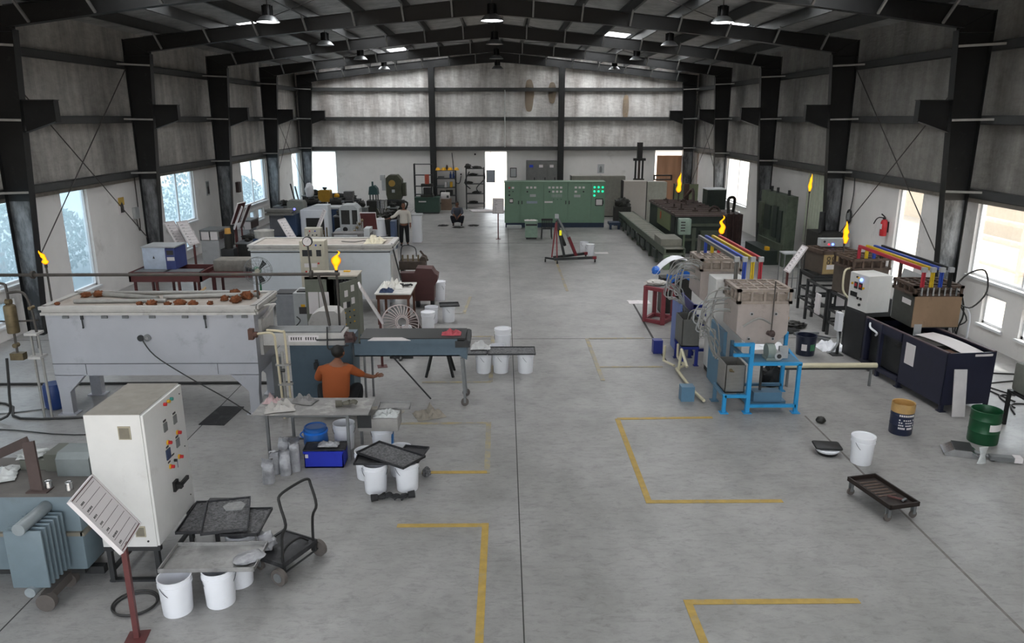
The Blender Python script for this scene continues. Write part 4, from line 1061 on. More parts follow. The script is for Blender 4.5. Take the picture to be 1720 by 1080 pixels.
def flame(label, loc, h, w, seed, lean=0.):
    mb = MB(); n = 14; rows = 12; vs = []
    for k in range(rows+1):
        f = k/rows; r = w*(math.sin(PI*(.06+.94*f)**.8)**.9)*(1-.45*f)+.002
        r *= max(.35, 1+.95*noise.noise(Vector((f*4.5, seed*1.7, 0))))
        ox = lean*h*f*f+1.1*w*noise.noise(Vector((f*4, seed, 7)))*f; oy = .25*w*noise.noise(Vector((f*4, seed, 17)))*f
        for q in range(n):
            a = 2*PI*q/n; rr = r*(1+.18*noise.noise(Vector((math.cos(a), math.sin(a)+f*3, seed)))); vs.append((ox+rr*math.cos(a), oy+rr*math.sin(a), h*f))
    mb._add(vs, [(k*n+q, k*n+(q+1) % n, (k+1)*n+(q+1) % n, (k+1)*n+q) for k in range(rows) for q in range(n)]+[tuple(range(n-1, -1, -1)), tuple(range(rows*n, rows*n+n))])
    o = mb.build('flame', M_FLAME, ang=180); o.location = loc
    return tag(o, label, 'flame')
def burner_pipe(label, x, y, z0, z1, r=.018, lean=0.):
    t = thing('burner_pipe', label, 'pipe', (x, y, 0))
    MB().cyl((lean, 0, z0), (0, 0, z1), r, n=10).build('tube', M_PIPED, t); MB().cyl((0, 0, z1-.06), (0, 0, z1), r*1.5, n=10).build('tip', M_DK, t)
    return t
burner_pipe('thin burner pipe rising behind the left end of the silver tank', -8.45, 13.85, 0, 2.39)
flame('small orange flame at far left above the silver tank', (-8.45, 13.85, 2.39), .26, .06, 2, -.35)
burner_pipe('vertical burner pipe standing in front of the open olive cabinet', -3.05, 13.6, 1.0, 2.32, .022)
flame('orange flame burning in front of the long white tank', (-3.05, 13.6, 2.32), .36, .075, 5, .1)

# burner tunnel, blue stand and trough
t = thing('burner_tunnel', 'white box-shaped burner tunnel leading out of the silver tank on a blue stand', 'tunnel', (-4.17, 12.55, 0))
MB().b2((0.02, 0, 1.2), (1.42, .42, 1.42), bev=.008).build('casing', M_RIMW, t)
MB().b2((0.03, .02, 1.42), (1.36, .4, 1.45)).build('top_plate', M_GREY, t)
MB().b2((.46, -.006, 1.27), (.98, 0, 1.38)).build('nameplate', M_PAPER, t)
mb = MB(); x = .5; rnd = random.Random(5)
for i in range(11):
    if i != 5: mb.b2((x, -.009, 1.3), (x+.02, -.006, 1.345)).b2((x, -.009, 1.345), (x+.028, -.006, 1.352))
    x += .042
mb.build('lettering', M_INK, t)
MB().cyl((.95, -.04, 1.31), (1.5, -.04, 1.32), .016, n=10).tube([(1.15, -.05, 1.55), (1.14, -.06, 1.3), (1.16, -.06, 1.15), (1.4, -.05, 1.13)], .013).cyl((1.18, -.05, 1.16), (1.5, -.05, 1.22), .012, n=8).build('burner_pipe', M_DK, t)
MB().cyl((1.5, -.02, 1.36), (1.58, -.02, 1.36), .09, n=12).cyl((1.44, -.02, 1.42), (1.62, .0, 1.3), .05, n=10).b2((1.45, -.1, 1.28), (1.6, .06, 1.4)).build('burner_head', mat('heat_stained_head', '4a3836', .7, .3, var=.3), t)
t = thing('steel_cabinet', 'blue grey steel cabinet under the burner tunnel behind the crouching worker', 'cabinet', (-3.84, 13.02, 0))
MB().b2((0, 0, .02), (1.12, .6, 1.19)).build('body', M_BLUEST, t)
MB().b2((.02, -.015, .04), (1.1, 0, 1.17)).build('door', M_BLUEST, t)
MB().b2((.42, -.05, .62), (.5, -.015, .74)).b2((.44, -.03, .5), (.49, -.015, .8)).build('door_lock', M_DK, t)
MB().b2((0, -.02, 0), (.06, .6, .02)).build('plinth', M_DK, t)
t = thing('cooling_trough', 'long blue grey steel trough on thin legs stretching right from the burner', 'trough', (-2.62, 12.7, 0))
L_ = 1.97
mb = MB().b2((0, 0, .95), (L_-.12, .02, 1.18)).b2((0, .6, .95), (L_-.12, .62, 1.18)).b2((0, 0, .95), (L_-.12, .62, .97)).prism([(L_-.12, .95), (L_, .88), (L_, 1.18), (L_-.12, 1.18)], 'y', 0, .62)
mb.build('body', M_BLUEST, t)
MB().b2((.12, -.03, 1.18), (L_-.16, .0, 1.27)).b2((.12, .62, 1.18), (L_-.1, .65, 1.27)).b2((.12, 0, 1.2), (L_-.1, .62, 1.21)).build('side_rails', M_BLUEST, t)
MB().b2((.1, -.01, 1.25), (L_-.02, .64, 1.285)).build('belt', M_BLACK, t)
MB().b2((L_-.2, -.04, 1.12), (L_+.06, .68, 1.24)).cyl((L_+.0, -.05, 1.2), (L_+.0, .69, 1.2), .06, n=16).build('end_roller', M_DK, t)
o = MB().prism([(.25, 1.255), (.35, 1.31), (.85, 1.31), (1.0, 1.255)], 'y', -.06, -.035).build('chute_plate', M_PAPER, t)
for x, y in ((.16, .04), (.2, .56)): MB().bar((x, y, .0), (x, y, .95), .035).build('leg', M_GREY, t)
for y in (.06, .56):
    l = MB().bar((L_-.05, y, .12), (L_-.1, y, .9), .04).build('leg', M_GREY, t)
    MB().cyl((L_-.05, y-.02, .07), (L_-.05, y+.02, .07), .07, n=16).build('caster', M_TYRE, l)
    MB().bar((L_-.05, y-.035, .06), (L_-.05, y-.035, .16), .04, .01).bar((L_-.05, y+.035, .06), (L_-.05, y+.035, .16), .04, .01).build('fork', M_GREY, l)
MB().bar((.55, .3, .94), (1.28, .35, .02), .025).build('strut', M_DK, t)
o = crumple('red_cloth', 'red crumpled cloth on the right end of the blue grey trough', 'cloth', (-.93, 12.95, 1.287), .34, .24, .1, mat('faded_red_cloth', 'b5535c', .9, var=.15), 4)
# black stool under the far end
t = thing('stool', 'small black four-legged stool on the floor behind the trough', 'stool', (-1.28, 14.5, 0))
MB().b2((-.18, -.16, .5), (.18, .16, .53)).build('seat', M_BLACK, t)
for x in (-1, 1):
    for y in (-1, 1): MB().bar((x*.27, y*.22, 0), (x*.15, y*.12, .5), .04).build('leg', M_BLACK, t)
# cream pipes between tank and cabinet
t = thing('pipe_riser', 'pair of cream vertical pipes with a rusty elbow beside the silver tank end', 'pipe', (-3.88, 12.2, 0))
MB().tube([(-.3, 0, 1.5), (-.1, 0, 1.53), (.03, 0, 1.5), (.05, 0, 1.3), (.08, 0, .6), (.1, 0, 0)], .02).tube([(-.1, .06, 1.56), (.15, .05, 1.54), (.2, .05, 1.45), (.21, .05, .6), (.22, .05, 0)], .02).build('riser', M_CREAM, t)
MB().cyl((-.34, 0, 1.5), (-.24, 0, 1.5), .05, n=10).b2((-.38, -.05, 1.42), (-.3, .05, 1.6)).build('elbow', mat('rusty_elbow', '5d4238', .8, var=.3), t)
MB().cyl((.14, .02, .0), (.14, .02, 1.2), .025, n=8).b2((.02, -.02, .95), (.26, .06, .98)).b2((.04, -.02, .6), (.28, .06, .63)).build('bracket', M_PIPEG, t)
MB().cyl((.12, -.04, .88), (.18, -.04, .88), .03, n=10).build('valve', M_DK, t)

# pails with trays at the aisle
for x, y, l, lab in ((-.33, 14.62, 0, 'left white pail under the trays at the aisle edge, right of the trough end'), (-.13, 15.12, 0, 'white pail half hidden behind the left tray pail by the aisle'), (.0, 14.63, 0, 'middle white pail at the left end of the long granule tray by the aisle'), (.44, 14.62, 0, 'rightmost white pail under the right end of the long granule tray')):
    pail(lab, x-(.08 if lab.startswith('left') else .06 if lab.startswith('middle') else 0), y, bool(l), 70)
pail('tall-standing white lidded pail behind the long granule tray at the aisle', -.02, 15.6, True, 200, s=(1.05, 1.05, 1.5))
tray('granule_tray', 'short granule tray with white bag beside the trough end', .44, .5, .03, M_TRAY, (-.56, 14.68, .4165), gran=.012, group='granule trays by the aisle')
tray('granule_tray', 'long granule tray spanning two white pails at the aisle', .96, .5, .03, M_TRAY, (.16, 14.68, .4165), gran=.012, group='granule trays by the aisle')
crumple('plastic_bag', 'white plastic bag lying on the short granule tray beside the trough', 'bag', (-.48, 14.82, .447), .4, .24, .16, mat('white_plastic_bag', 'cfcfcf', .4, var=.1), 9)

# olive control cabinet with open door
t = thing('electrical_cabinet', 'olive grey electrical cabinet with its door hanging open and papers taped on', 'cabinet', (-4.42, 16.5, 0))
w, d, h = 1.16, .55, 1.6
mb = MB().b2((0, .02, .05), (.52, d, h)).b2((.52, d-.03, .05), (w-.02, d, h)).b2((w-.03, .0, .05), (w, d, h)).b2((0, 0, .05), (w, d, .1)).b2((.48, 0, .1), (.52, d, h)).b2((0, 0, h-.06), (w, .02, h)).b2((0, 0, .05), (.52, .02, h))
mb.build('body', M_OLIVE, t)
MB().b2((-.02, -.02, h), (w+.02, d+.02, h+.03)).build('top', mat('pale_dusty_top', 'b6aea0', .8, var=.08), t)
mb = MB()
for z in (.35, .7, 1.0, 1.3): mb.b2((.54, d-.12, z), (w-.06, d-.04, z+.1))
for i in range(7): mb.b2((.56+i*.075, d-.14, 1.32), (.61+i*.075, d-.05, 1.5))
mb.build('internals', M_DK, t)
MB().b2((.53, d-.035, .1), (w-.04, d-.031, h-.06)).build('back_plate', M_BLACK, t)
for x in (.06, .3): MB().b2((x, -.004, .75), (x+.22, 0, 1.25)).build('paper', M_PAPER, t)
dr = bpy.data.objects.new('door', None); COL.objects.link(dr); dr.parent = t; dr.location = (w, 0, 0); dr.rotation_euler.z = R(62)
MB().b2((-.6, -.02, .1), (0, 0, h-.04)).build('door_leaf', M_OLIVE, dr)
for x, z in ((-.42, 1.3), (-.2, 1.38), (-.2, 1.1), (-.48, 1.05)): MB().b2((x-.05, -.035, z-.07), (x+.05, -.02, z+.07)).build('meter', M_PAPER, dr)
MB().b2((-.42, -.03, .98), (-.3, -.02, 1.1)).build('display', M_BLACK, dr)
for i in range(9): MB().cyl((-.48+(i % 3)*.15, -.035, .88-(i//3)*.13), (-.48+(i % 3)*.15, -.02, .88-(i//3)*.13), .018, n=8).build('knob', M_BLACK if i % 2 else M_YELL, dr)
tag(MB().b2((0, 0, 0), (.14, .09, .03)).build('tool', M_YELL, loc=(-3.62, 16.85, 1.631)), 'small yellow tool lying on top of the olive cabinet', 'tool')
# white round-shouldered housing in front
t = thing('blower_housing', 'white round-shouldered louvred housing in front of the olive cabinet', 'housing', (-3.76, 15.35, 0))
prof = [(-.34, .05), (-.34, .86), (-.26, 1.02), (-.1, 1.1), (.22, 1.1), (.32, 1.02), (.34, .9), (.34, .05)]
MB().prism(prof, 'y', 0, .5).build('casing', M_RIMW, t)
mb = MB()
for i in range(6): mb.b2((-.24, -.01, .45+i*.045), (.24, 0, .475+i*.045))
mb.build('louvre', M_BLACK, t)
MB().b2((-.3, .02, 0), (.3, .48, .05)).build('base', M_DK, t)
t = thing('power_unit', 'light grey box with a yellow and black warning label behind the silver tank', 'cabinet', (-5.35, 17.3, 0))
MB().b2((0, 0, .05), (.42, .6, 1.0)).build('side_module', mat('mid_grey_module', '85878c', .5), t)
MB().b2((.43, -.04, .05), (.86, .6, 1.05)).build('body', M_LGREY, t)
MB().b2((.55, -.045, .55), (.75, -.04, .72)).build('warning_plate', M_INK, t); MB().b2((.6, -.047, .72), (.7, -.04, .78)).build('yellow_label', M_YELL, t)
MB().b2((.5, .05, 1.05), (.75, .3, 1.08)).b2((-.02, .05, 1.0), (.4, .5, 1.03)).build('lid', M_DK, t)
MB().b2((.05, .05, 0), (.8, .55, .05)).build('plinth', M_DK, t)
cable('black cable sagging from the grey box with warning label', [(-4.85, 17.2, .5), (-4.75, 17.1, .42), (-4.95, 17.0, .28), (-5.5, 16.9, .3), (-5.7, 16.8, .5)], .014, grp='cables by the grey box')

# second long white tank and control panel
T2 = (-6.6, 19.6, 0); L2, D2 = 3.62, 1.25
t = long_tank('long white furnace tank behind the olive cabinet', T2, L2, D2, .35, 1.66, M_TANKW)
MB().b2((-.02, -.012, 1.6), (L2+.02, 0, 1.625)).build('weld_seam', M_DK, t)
for x in (.08, L2-.24):
    for y in (.05, D2-.2): MB().b2((x, y, 0), (x+.16, y+.15, .35)).build('leg', M_TANKW, t)
MB().b2((L2, .15, .5), (L2+.05, 1.1, 1.5)).build('end_door', M_RIMW, t)
MB().bar((L2+.05, .1, 1.82), (L2+.3, .3, .5), .03).build('lever', M_DK, t)
crumple('cloth', 'cream cloth draped over the right end of the long white tank', 'cloth', (-3.42, 20.0, 1.815), .5, .7, .22, mat('cream_cloth', 'd7cfb8', .9, var=.06), 14)
cable('thin black cable lying on the right part of the long white tank cover', [(-4.3, 20.0, 1.83), (-3.95, 19.9, 1.83), (-3.7, 20.1, 1.83), (-3.6, 19.75, 1.83)], .012, grp='cables on the white tank')
t = thing('control_cabinet', 'tall cream control panel with round gauge lamps standing before the white tank', 'cabinet', (-5.12, 18.85, 0))
w, d, h = .62, .4, 2.02
MB().b2((0, 0, .05), (w, d, h), bev=.008).build('body', M_PANELC, t)
MB().b2((.02, -.012, .5), (w-.03, 0, h-.04)).build('door', M_PANELC, t)
MB().b2((.0, .02, 0), (w, d-.02, .05)).build('plinth', M_DK, t)
for x, z, s in ((.19, 1.72, .24), (.48, 1.72, .12)): MB().b2((x-s/2, -.022, z-.08), (x+s/2, -.012, z+.08)).build('controller', M_DK, t)
for x in (.17, .35): MB().b2((x-.07, -.02, 1.36), (x+.07, -.012, 1.46)).build('meter', M_PAPER, t)
for i, (x, m) in enumerate(((.14, M_RED), (.28, M_YELL), (.42, M_BLU), (.54, M_DK))): MB().cyl((x, -.03, 1.92), (x, -.012, 1.92), .022, n=10).build('indicator_lamp', m, t)
for z in (1.46, 1.25, 1.12):
    for x in ((.46,) if z > 1.4 else (.14, .3, .46)): MB().cyl((x, -.03, z), (x, -.012, z), .024, n=10).build('push_button', M_RED if z != 1.12 else M_DK, t)
# pedestal fan
t = thing('pedestal_fan', 'green pedestal fan with wire guard in front of the white tank', 'fan', (-6.12, 18.6, 0))
MB().cyl((0, 0, 0), (0, 0, .03), .22, n=24).build('base', M_DK, t)
MB().cyl((0, .1, .03), (0, .1, 1.25), .025, n=10).build('pole', mat('green_fan_paint', '2f7a52', .4), t)
MB().cyl((0, .02, 1.32), (-.12, .24, 1.32), .085, .07, n=16).build('motor', mat('green_fan_motor', '5f8a72', .4), t)
gd = bpy.data.objects.new('guard', None); COL.objects.link(gd); gd.parent = t; gd.location = (0, -.05, 1.32)
mb = MB()
for r, y in ((.34, 0), (.34, .1), (.27, -.04), (.2, -.06), (.12, -.07)): mb.tube([(r*math.cos(a), y, r*math.sin(a)) for a in [2*PI*i/28 for i in range(28)]], .006 if r > .3 else .003, n=5, closed=True, smooth=False)
for i in range(16):
    a = 2*PI*i/16; c, s = math.cos(a), math.sin(a); mb.tube([(.05*c, -.075, .05*s), (.2*c, -.06, .2*s), (.34*c, 0, .34*s), (.34*c, .1, .34*s), (.1*c, .16, .1*s)], .0035, n=4, smooth=False)
mb.build('wire_cage', M_GREY, gd)
for k in range(3):
    a = 2*PI*k/3+R(50); mb = MB(); mb.sheet(lambda u, v: ((.06+.24*u)*math.cos(a)-(v-.5)*(.05+.09*u)*math.sin(a), .02+(v-.5)*.06, (.06+.24*u)*math.sin(a)+(v-.5)*(.05+.09*u)*math.cos(a)), 6, 4, .004)
    mb.build('blade', M_DK, gd)
MB().cyl((0, -.04, 0), (0, .06, 0), .06, n=16).build('hub', M_PANELC, gd)
# brown trough table on the left with box and boards
t = thing('quench_table', 'long maroon steel trough table against the left wall', 'table', (-10.1, 20.1, 0))
MB().b2((0, 0, .72), (1.95, .05, .98)).b2((0, 1.15, .72), (1.95, 1.2, .98)).b2((0, 0, .72), (.05, 1.2, .98)).b2((1.9, 0, .72), (1.95, 1.2, .98)).b2((.05, .05, .74), (1.9, 1.15, .8)).build('trough', M_BROWN, t)
for x in (.12, .7, 1.3, 1.83):
    for y in (.08, 1.1): MB().b2((x-.03, y-.03, 0), (x+.03, y+.03, .72)).build('leg', M_BROWN, t)
MB().b2((.1, .1, .95), (.9, 1.12, .985)).b2((1.0, .1, .95), (1.85, .5, .985)).build('top_plate', M_GREY, t)
MB().b2((.1, .1, .8), (1.85, 1.1, .86)).build('bed', M_DK, t)
t = thing('chiller_box', 'pale blue and white box with a dark blue end standing on the maroon table', 'box', (-9.85, 20.9, .987))
MB().b2((0, -.4, 0), (.62, .35, .6), bev=.01).build('body', mat('pale_blue_white', 'b9c3d3', .45), t)
MB().b2((.62, -.4, 0), (.88, .35, .58)).build('blue_end', mat('dark_blue_panel', '3a4478', .45), t)
MB().b2((.66, -.405, .4), (.84, -.4, .52)).build('display', M_INK, t); MB().b2((.66, -.405, .24), (.86, -.4, .34)).build('label', M_PAPER, t)
MB().prism([(.27, .3), (.33, .3), (.3, .38)], 'y', -.404, -.4).build('emblem', M_INK, t)
MB().b2((-.02, -.42, .6), (.9, .37, .63)).build('lid', M_LGREY, t)
t = thing('stone_hood', 'grey stained sheet housing on a maroon trough left of the fan', 'housing', (-8.0, 20.6, 0))
MB().b2((0, 0, .9), (1.15, .6, 1.22), bev=.03).build('hood', mat('stained_grey_sheet', '77726b', .7, var=.2, dirt='4d4741', dirt_amt=.3), t)
MB().b2((-.1, -.1, .75), (1.17, .7, .9)).build('trough', M_BROWN, t)
for x in (0, 1.1):
    for y in (0, .6): MB().b2((x-.03, y-.03, 0), (x+.03, y+.03, .75)).build('leg', M_BROWN, t)
o = MB().b2((0, 0, 0), (1.3, .03, .5)).build('white_board', M_TANKW); o.location = (-8.1, 20.0, 0); o.rotation_euler.x = R(-10); tag(o, 'white sheet leaning below the grey housing left of the fan', 'board')
o = MB().bar((0, 0, 0), (.75, .3, .58), .16, .04).build('plank', mat('pale_wood', 'b79a72', .8, var=.15)); o.location = (-8.75, 19.65, .02); tag(o, 'pale wooden plank propped under the maroon table', 'plank')
# table with white cloth at the aisle
t = thing('packing_table', 'brown wooden table with a white top holding cloth and gloves', 'table', (-2.74, 18.9, 0))
MB().b2((-.45, -.68, .78), (.45, .68, .81)).build('tabletop', mat('white_table_top', 'cfccc6', .6), t)
MB().b2((-.42, -.64, .66), (.42, .64, .78)).build('apron', mat('brown_wood', '5b3524', .6, var=.15, stretch=(1, 6, 1)), t)
for x in (-.37, .37):
    for y in (-.58, .58): MB().b2((x-.03, y-.03, 0), (x+.03, y+.03, .66)).build('leg', mat('brown_wood', '5b3524', .6), t)
crumple('white_cloth', 'heap of white cloth on the brown packing table', 'cloth', (-2.85, 19.0, .815), .55, .6, .3, mat('white_cloth', 'dddad3', .9, var=.05), 16)
crumple('navy_cloth', 'navy blue cloth in front of the white heap on the packing table', 'cloth', (-2.92, 18.45, .815), .34, .3, .12, mat('navy_cloth', '2f3c58', .9, var=.15), 19)
glove('work_glove', 'dark work glove on the right of the brown packing table', (-2.5, 19.0, .812), R(10), M_GLV, 1.3)
sign_stand('white board on a maroon post leaning left of the packing table, behind the trough', (-2.53, 15.0, 0), R(14), bot=1.0, w=.5, L_=.85, ang=62)
# wire fan guard lying on a pail
t = thing('wire_guard', 'large white wire fan guard standing on the floor behind the trough', 'guard', (-2.2, 15.55, .0))
mb = MB(); M_ = Matrix.Translation((0, 0, .78)) @ Euler((R(68), 0, R(20))).to_matrix().to_4x4()
for r, z in ((.4, 0), (.39, .04), (.1, .2), (.14, .2)): mb.tube([(r*math.cos(a), r*math.sin(a), z) for a in [2*PI*i/28 for i in range(28)]], .009, n=5, closed=True, smooth=False)
for i in range(30):
    a = 2*PI*i/30; c, s = math.cos(a), math.sin(a); mb.tube([(.1*c, .1*s, .2), (.28*c, .28*s, .15), (.4*c, .4*s, 0)], .0075, n=4)
mb.xf(M_).build('wire_cage', mat('pink_white_wire', 'cdc0be', .5), t)
MB().bar((.0, .1, 0), (0, .05, .72), .04).bar((-.25, 0, .02), (.25, 0, .02), .05).bar((0, -.2, .02), (0, .25, .02), .05).build('foot', M_DK, t)
for i, (x, y, l, lab) in enumerate(((-1.85, 17.9, 1, 'white lidded pail nearest the wire guard behind the trough'), (-1.72, 18.5, 0, 'white pail with crumpled lining behind the lidded one by the wire guard'), (-1.45, 18.62, 0, 'white pail under a dark tray right of the group behind the trough'), (-1.83, 20.95, 1, 'tall white pail standing before the maroon hood'), (-2.25, 16.6, 0, 'white pail below the packing table beside the sign post'))):
    pail(lab, x+(.05 if i == 2 else -.1 if i == 1 else 0), y, bool(l), 40*i, s=(1.1, 1.1, 1.25) if i == 3 else None)
tray('black_tray', 'dark tray covering the right pail behind the trough end', .5, .4, .03, M_TRAY, (-1.38, 18.65, .4165), R(8), group='black sintering trays')
o = MB().b2((-.09, -.015, 0), (.09, .015, .5)).build('dark_paddle', M_BRWN2); o.location = (-1.78, 15.9, .35); o.rotation_euler = (R(-12), R(-28), 0); tag(o, 'dark brown ribbed paddle leaning behind the trough', 'paddle')
t = thing('paddle_rest', 'low grey block under the ribbed paddle behind the trough', 'block', (-1.78, 15.95, 0)); MB().b2((-.16, -.12, 0), (.16, .12, .34)).build('block', M_GREY, t)
# maroon hood and rusty winding machine
t = thing('maroon_hood', 'maroon sheet steel guard with rounded corner beside the aisle pail', 'guard', (-2.5, 20.0, 0))
MB().prism([(.05, .2), (-.03, .62), (.15, 1.1), (.57, 1.08), (.65, .95), (.73, .9), (.71, .74), (.63, .62), (.61, .2)], 'y', 0, .5).build('guard', mat('dark_maroon', '45211f', .55, var=.12), t)
MB().b2((-.3, .1, .55), (.1, .4, .95)).build('side_cover', mat('dark_maroon', '45211f', .55), t)
MB().b2((.5, .1, 0), (.6, .4, .2)).b2((.1, .1, 0), (.2, .4, .2)).build('feet', M_BLACK, t)
t = thing('roller_machine', 'rusty roller machine with levers behind the maroon guard', 'machine', (-3.0, 21.4, 0))
MB().b2((0, 0, .78), (.75, .5, 1.02)).build('bed', mat('rusty_bed', '4d433b', .8, .2, var=.3), t)
MB().b2((0, -.02, .55), (.6, .1, .7)).build('apron', M_LGREY, t)
for x in (.1, .25, .4, .55): MB().cyl((x, .1, 1.02), (x, .1, 1.2), .025, n=8).build('spindle', M_BRASS, t)
MB().tube([(.05, .1, 1.02), (.1, .1, 1.45), (.45, .1, 1.42), (.5, .1, 1.15)], .015).build('arm', M_DK, t)
MB().cyl((.68, .05, 1.05), (.68, .45, 1.05), .1, n=16).bar((.6, .2, 1.3), (.8, .3, 1.0), .05).build('roller', mat('rusty_bed', '4d433b', .8), t)
for x in (.08, .65): MB().b2((x-.05, .05, 0), (x+.05, .45, .78)).build('leg', M_DK, t)
# ================================================================== back of the hall
M_PGREEN = mat('panel_green', '6f8b77', .45, .05, var=.04, dirt='5d7264', dirt_amt=.1, dirt_scale=1.5)
M_NAVY = mat('navy_plinth', '22324a', .5); M_NAVYB = mat('navy_machine_paint', '2b405f', .5, .1, var=.12)
M_DGREEN = mat('dark_green_paint', '324a40', .5, .1, var=.12); M_OLV = mat('olive_machine_paint', '3e4030', .5, .1, var=.2, dirt='25251f', dirt_amt=.3)
M_GDARK = mat('oily_dark_machine', '2b2a27', .55, .2, var=.35, scale=8)
M_GLOW = emit('green_lamp_glow', '12c987', 1.1)
M_BEIGE = mat('beige_control_box', 'aaa598', .5, var=.05)
# green switchboard row
px_ = [.06, .79, 1.88, 3.0, 4.1, 4.75]
t = thing('switchboard', 'long green switchboard of five doors with meters across the far aisle', 'switchboard', (0, 35.6, 0))
MB().b2((.06, .02, .22), (4.75, .9, 2.1)).b2((.04, 0, 2.1), (4.77, .92, 2.13)).build('body', M_PGREEN, t)
MB().b2((.1, .05, 0), (4.75, .85, .22)).build('plinth', M_NAVY, t)
for i in range(5):
    a, b = px_[i], px_[i+1]; d = MB().b2((a+.012, -.02, .24), (b-.012, .02, 2.08)).build('door', M_PGREEN, t)
    h = MB().b2((b-.1 if i % 2 == 0 else a+.06, -.05, 1.1), (b-.06 if i % 2 == 0 else a+.1, -.02, 1.26)).build('handle', M_DK, d)
    def mtr(x, z, w=.11, hh=.09, m=M_PAPER): MB().b2((x-w/2, -.035, z-hh/2), (x+w/2, -.02, z+hh/2)).build('meter', m, d)
    if i == 0:
        MB().cyl((.28, -.05, 1.86), (.28, -.02, 1.86), .045, n=14).build('red_lamp', M_RED, d); mtr(.45, 1.86); mtr(.28, 1.52, .08, .08, M_DK)
        MB().b2((.28, -.035, 1.15), (.46, -.02, 1.37)).build('meter', M_BLACK, d); MB().b2((.3, -.04, 1.19), (.44, -.035, 1.33)).build('dial', M_PAPER, d)
        for x in (.28, .45): MB().cyl((x, -.04, 1.69), (x, -.02, 1.69), .03, n=10).build('knob', M_DK, d)
    if i == 1:
        for x in (1.12, 1.3, 1.48): mtr(x, 1.87)
        MB().cyl((1.12, -.04, 1.68), (1.12, -.02, 1.68), .04, n=10).build('knob', M_DK, d); mtr(1.38, 1.5, .28, .12, M_LGREY)
        mtr(1.34, 1.19, .5, .11, mat('lilac_label', '8f98a8', .5))
    if i == 2:
        for x in (2.15, 2.33, 2.51, 2.69): mtr(x, 1.87)
        for x in (2.33, 2.51, 2.69): mtr(x, 1.68)
        MB().cyl((2.15, -.04, 1.68), (2.15, -.02, 1.68), .04, n=10).build('knob', M_DK, d)
        mb = MB()
        for k in range(14): mb.b2((2.26+k*.035, -.026, 1.42), (2.272+k*.035, -.02, 1.56))
        mb.build('slots', M_LGREY, d); mtr(2.12, 1.2, .38, .08)
        for x in (2.35, 2.53, 2.7): MB().cyl((x, -.03, 1.32), (x, -.02, 1.32), .018, n=8).build('knob', M_DK, d)
    if i == 3:
        for x in (3.38, 3.56, 3.74): mtr(x, 1.87)
        mtr(3.38, 1.68); MB().cyl((3.74, -.04, 1.68), (3.74, -.02, 1.68), .04, n=10).build('knob', M_DK, d); mtr(3.45, 1.48, .3, .12, M_LGREY)
    if i == 4:
        for k in range(7):
            x = 4.25+.19*(k % 3); z = 1.88-.19*(k//3)
            MB().cyl((x, -.05, z), (x, -.02, z), .05, n=14).build('green_lamp', M_GLOW, d)
        MB().b2((4.3, -.035, 1.02), (4.66, -.02, 1.36)).build('meter', M_BLACK, d); MB().b2((4.34, -.04, 1.06), (4.62, -.035, 1.32)).build('dial', M_PAPER, d)
t = thing('blue_platform', 'low dark blue platform right of the green switchboard', 'platform', (4.9, 34.9, 0))
MB().b2((0, 0, .2), (.52, .6, .32)).b2((.02, .02, 0), (.12, .12, .2)).b2((.4, .02, 0), (.5, .12, .2)).build('deck', M_NAVY, t)
tag(MB().b2((-.35, 0, 0), (.35, .25, .16), bev=.03).build('white_case', M_LGREY, loc=(.5, 35.15, 0)), 'grey case lying under the left end of the green switchboard', 'case')
# fan-less green unit and chair
t = thing('green_console', 'small green floor console with papers on top before the switchboard', 'console', (1.19, 32.2, 0))
MB().b2((-.26, -.2, .08), (.26, .25, .72)).b2((-.28, -.22, .72), (.28, .27, .78)).build('body', mat('grey_green_console', '7f9686', .5), t)
MB().b2((-.24, -.21, .58), (.24, -.2, .66)).build('slot', M_DK, t)
MB().b2((-.22, -.16, 0), (.22, .22, .08)).build('plinth', M_DK, t)
tag(crumple('papers', 'papers', 'paper', (1.15, 32.2, .785), .5, .36, .05, M_PAPER, 6), 'pale papers lying on the small green console', 'paper')
t = thing('plastic_chair', 'black slat-backed plastic chair beside the green console', 'chair', (1.85, 32.3, 0))
MB().b2((-.23, -.22, .42), (.23, .22, .45)).build('seat', M_BLACK, t)
mb = MB()
for k in range(6): mb.bar((-.2+.08*k, -.2, .45), (-.2+.08*k, -.27, .84), .04, .015)
mb.b2((-.24, -.29, .8), (.24, -.24, .88)); mb.build('backrest', M_BLACK, t)
for x in (-.2, .2):
    for y in (-.2, .19): MB().bar((x*1.1, y*1.15, 0), (x, y, .42), .04).build('leg', M_BLACK, t)
# sign stand by the door side
sign_stand('grey ruled board on a maroon post standing left of the green switchboard', (-.22, 32.1, 0), R(-92), bot=1.1, w=.42, L_=.62, ang=78)
# engine hoist
M_HRED = mat('dark_red_hoist', '6e2229', .45, var=.1)
t = thing('engine_hoist', 'red and black folding engine crane parked in the middle of the aisle', 'crane', (1.9, 26.4, 0))
MB().bar((-.1, 0, .17), (1.38, .32, .17), .09).bar((-.1, .35, .17), (1.15, 1.2, .17), .09).bar((-.4, .35, .16), (0, 0, .16), .06).build('base_legs', M_DK, t)
MB().bar((1.28, .3, .17), (1.42, .33, .17), .1).bar((1.05, 1.13, .17), (1.18, 1.22, .17), .1).build('leg_ends', M_HRED, t)
MB().bar((.0, .05, .2), (-.03, .25, 1.45), .05).bar((-.18, .2, .2), (-.05, .25, 1.4), .05).build('brace', M_HRED, t)
MB().bar((.28, .3, .2), (-.02, .3, 1.5), .09).build('mast', M_DK, t)
MB().bar((.72, .55, .2), (.42, .4, .9), .09).build('boom_outer', M_HRED, t)
MB().bar((.44, .41, .85), (.0, .3, 1.62), .07).build('boom_inner', M_GREY, t)
MB().cyl((.3, .33, .6), (.05, .3, 1.2), .055, n=12).build('ram', M_BLACK, t)
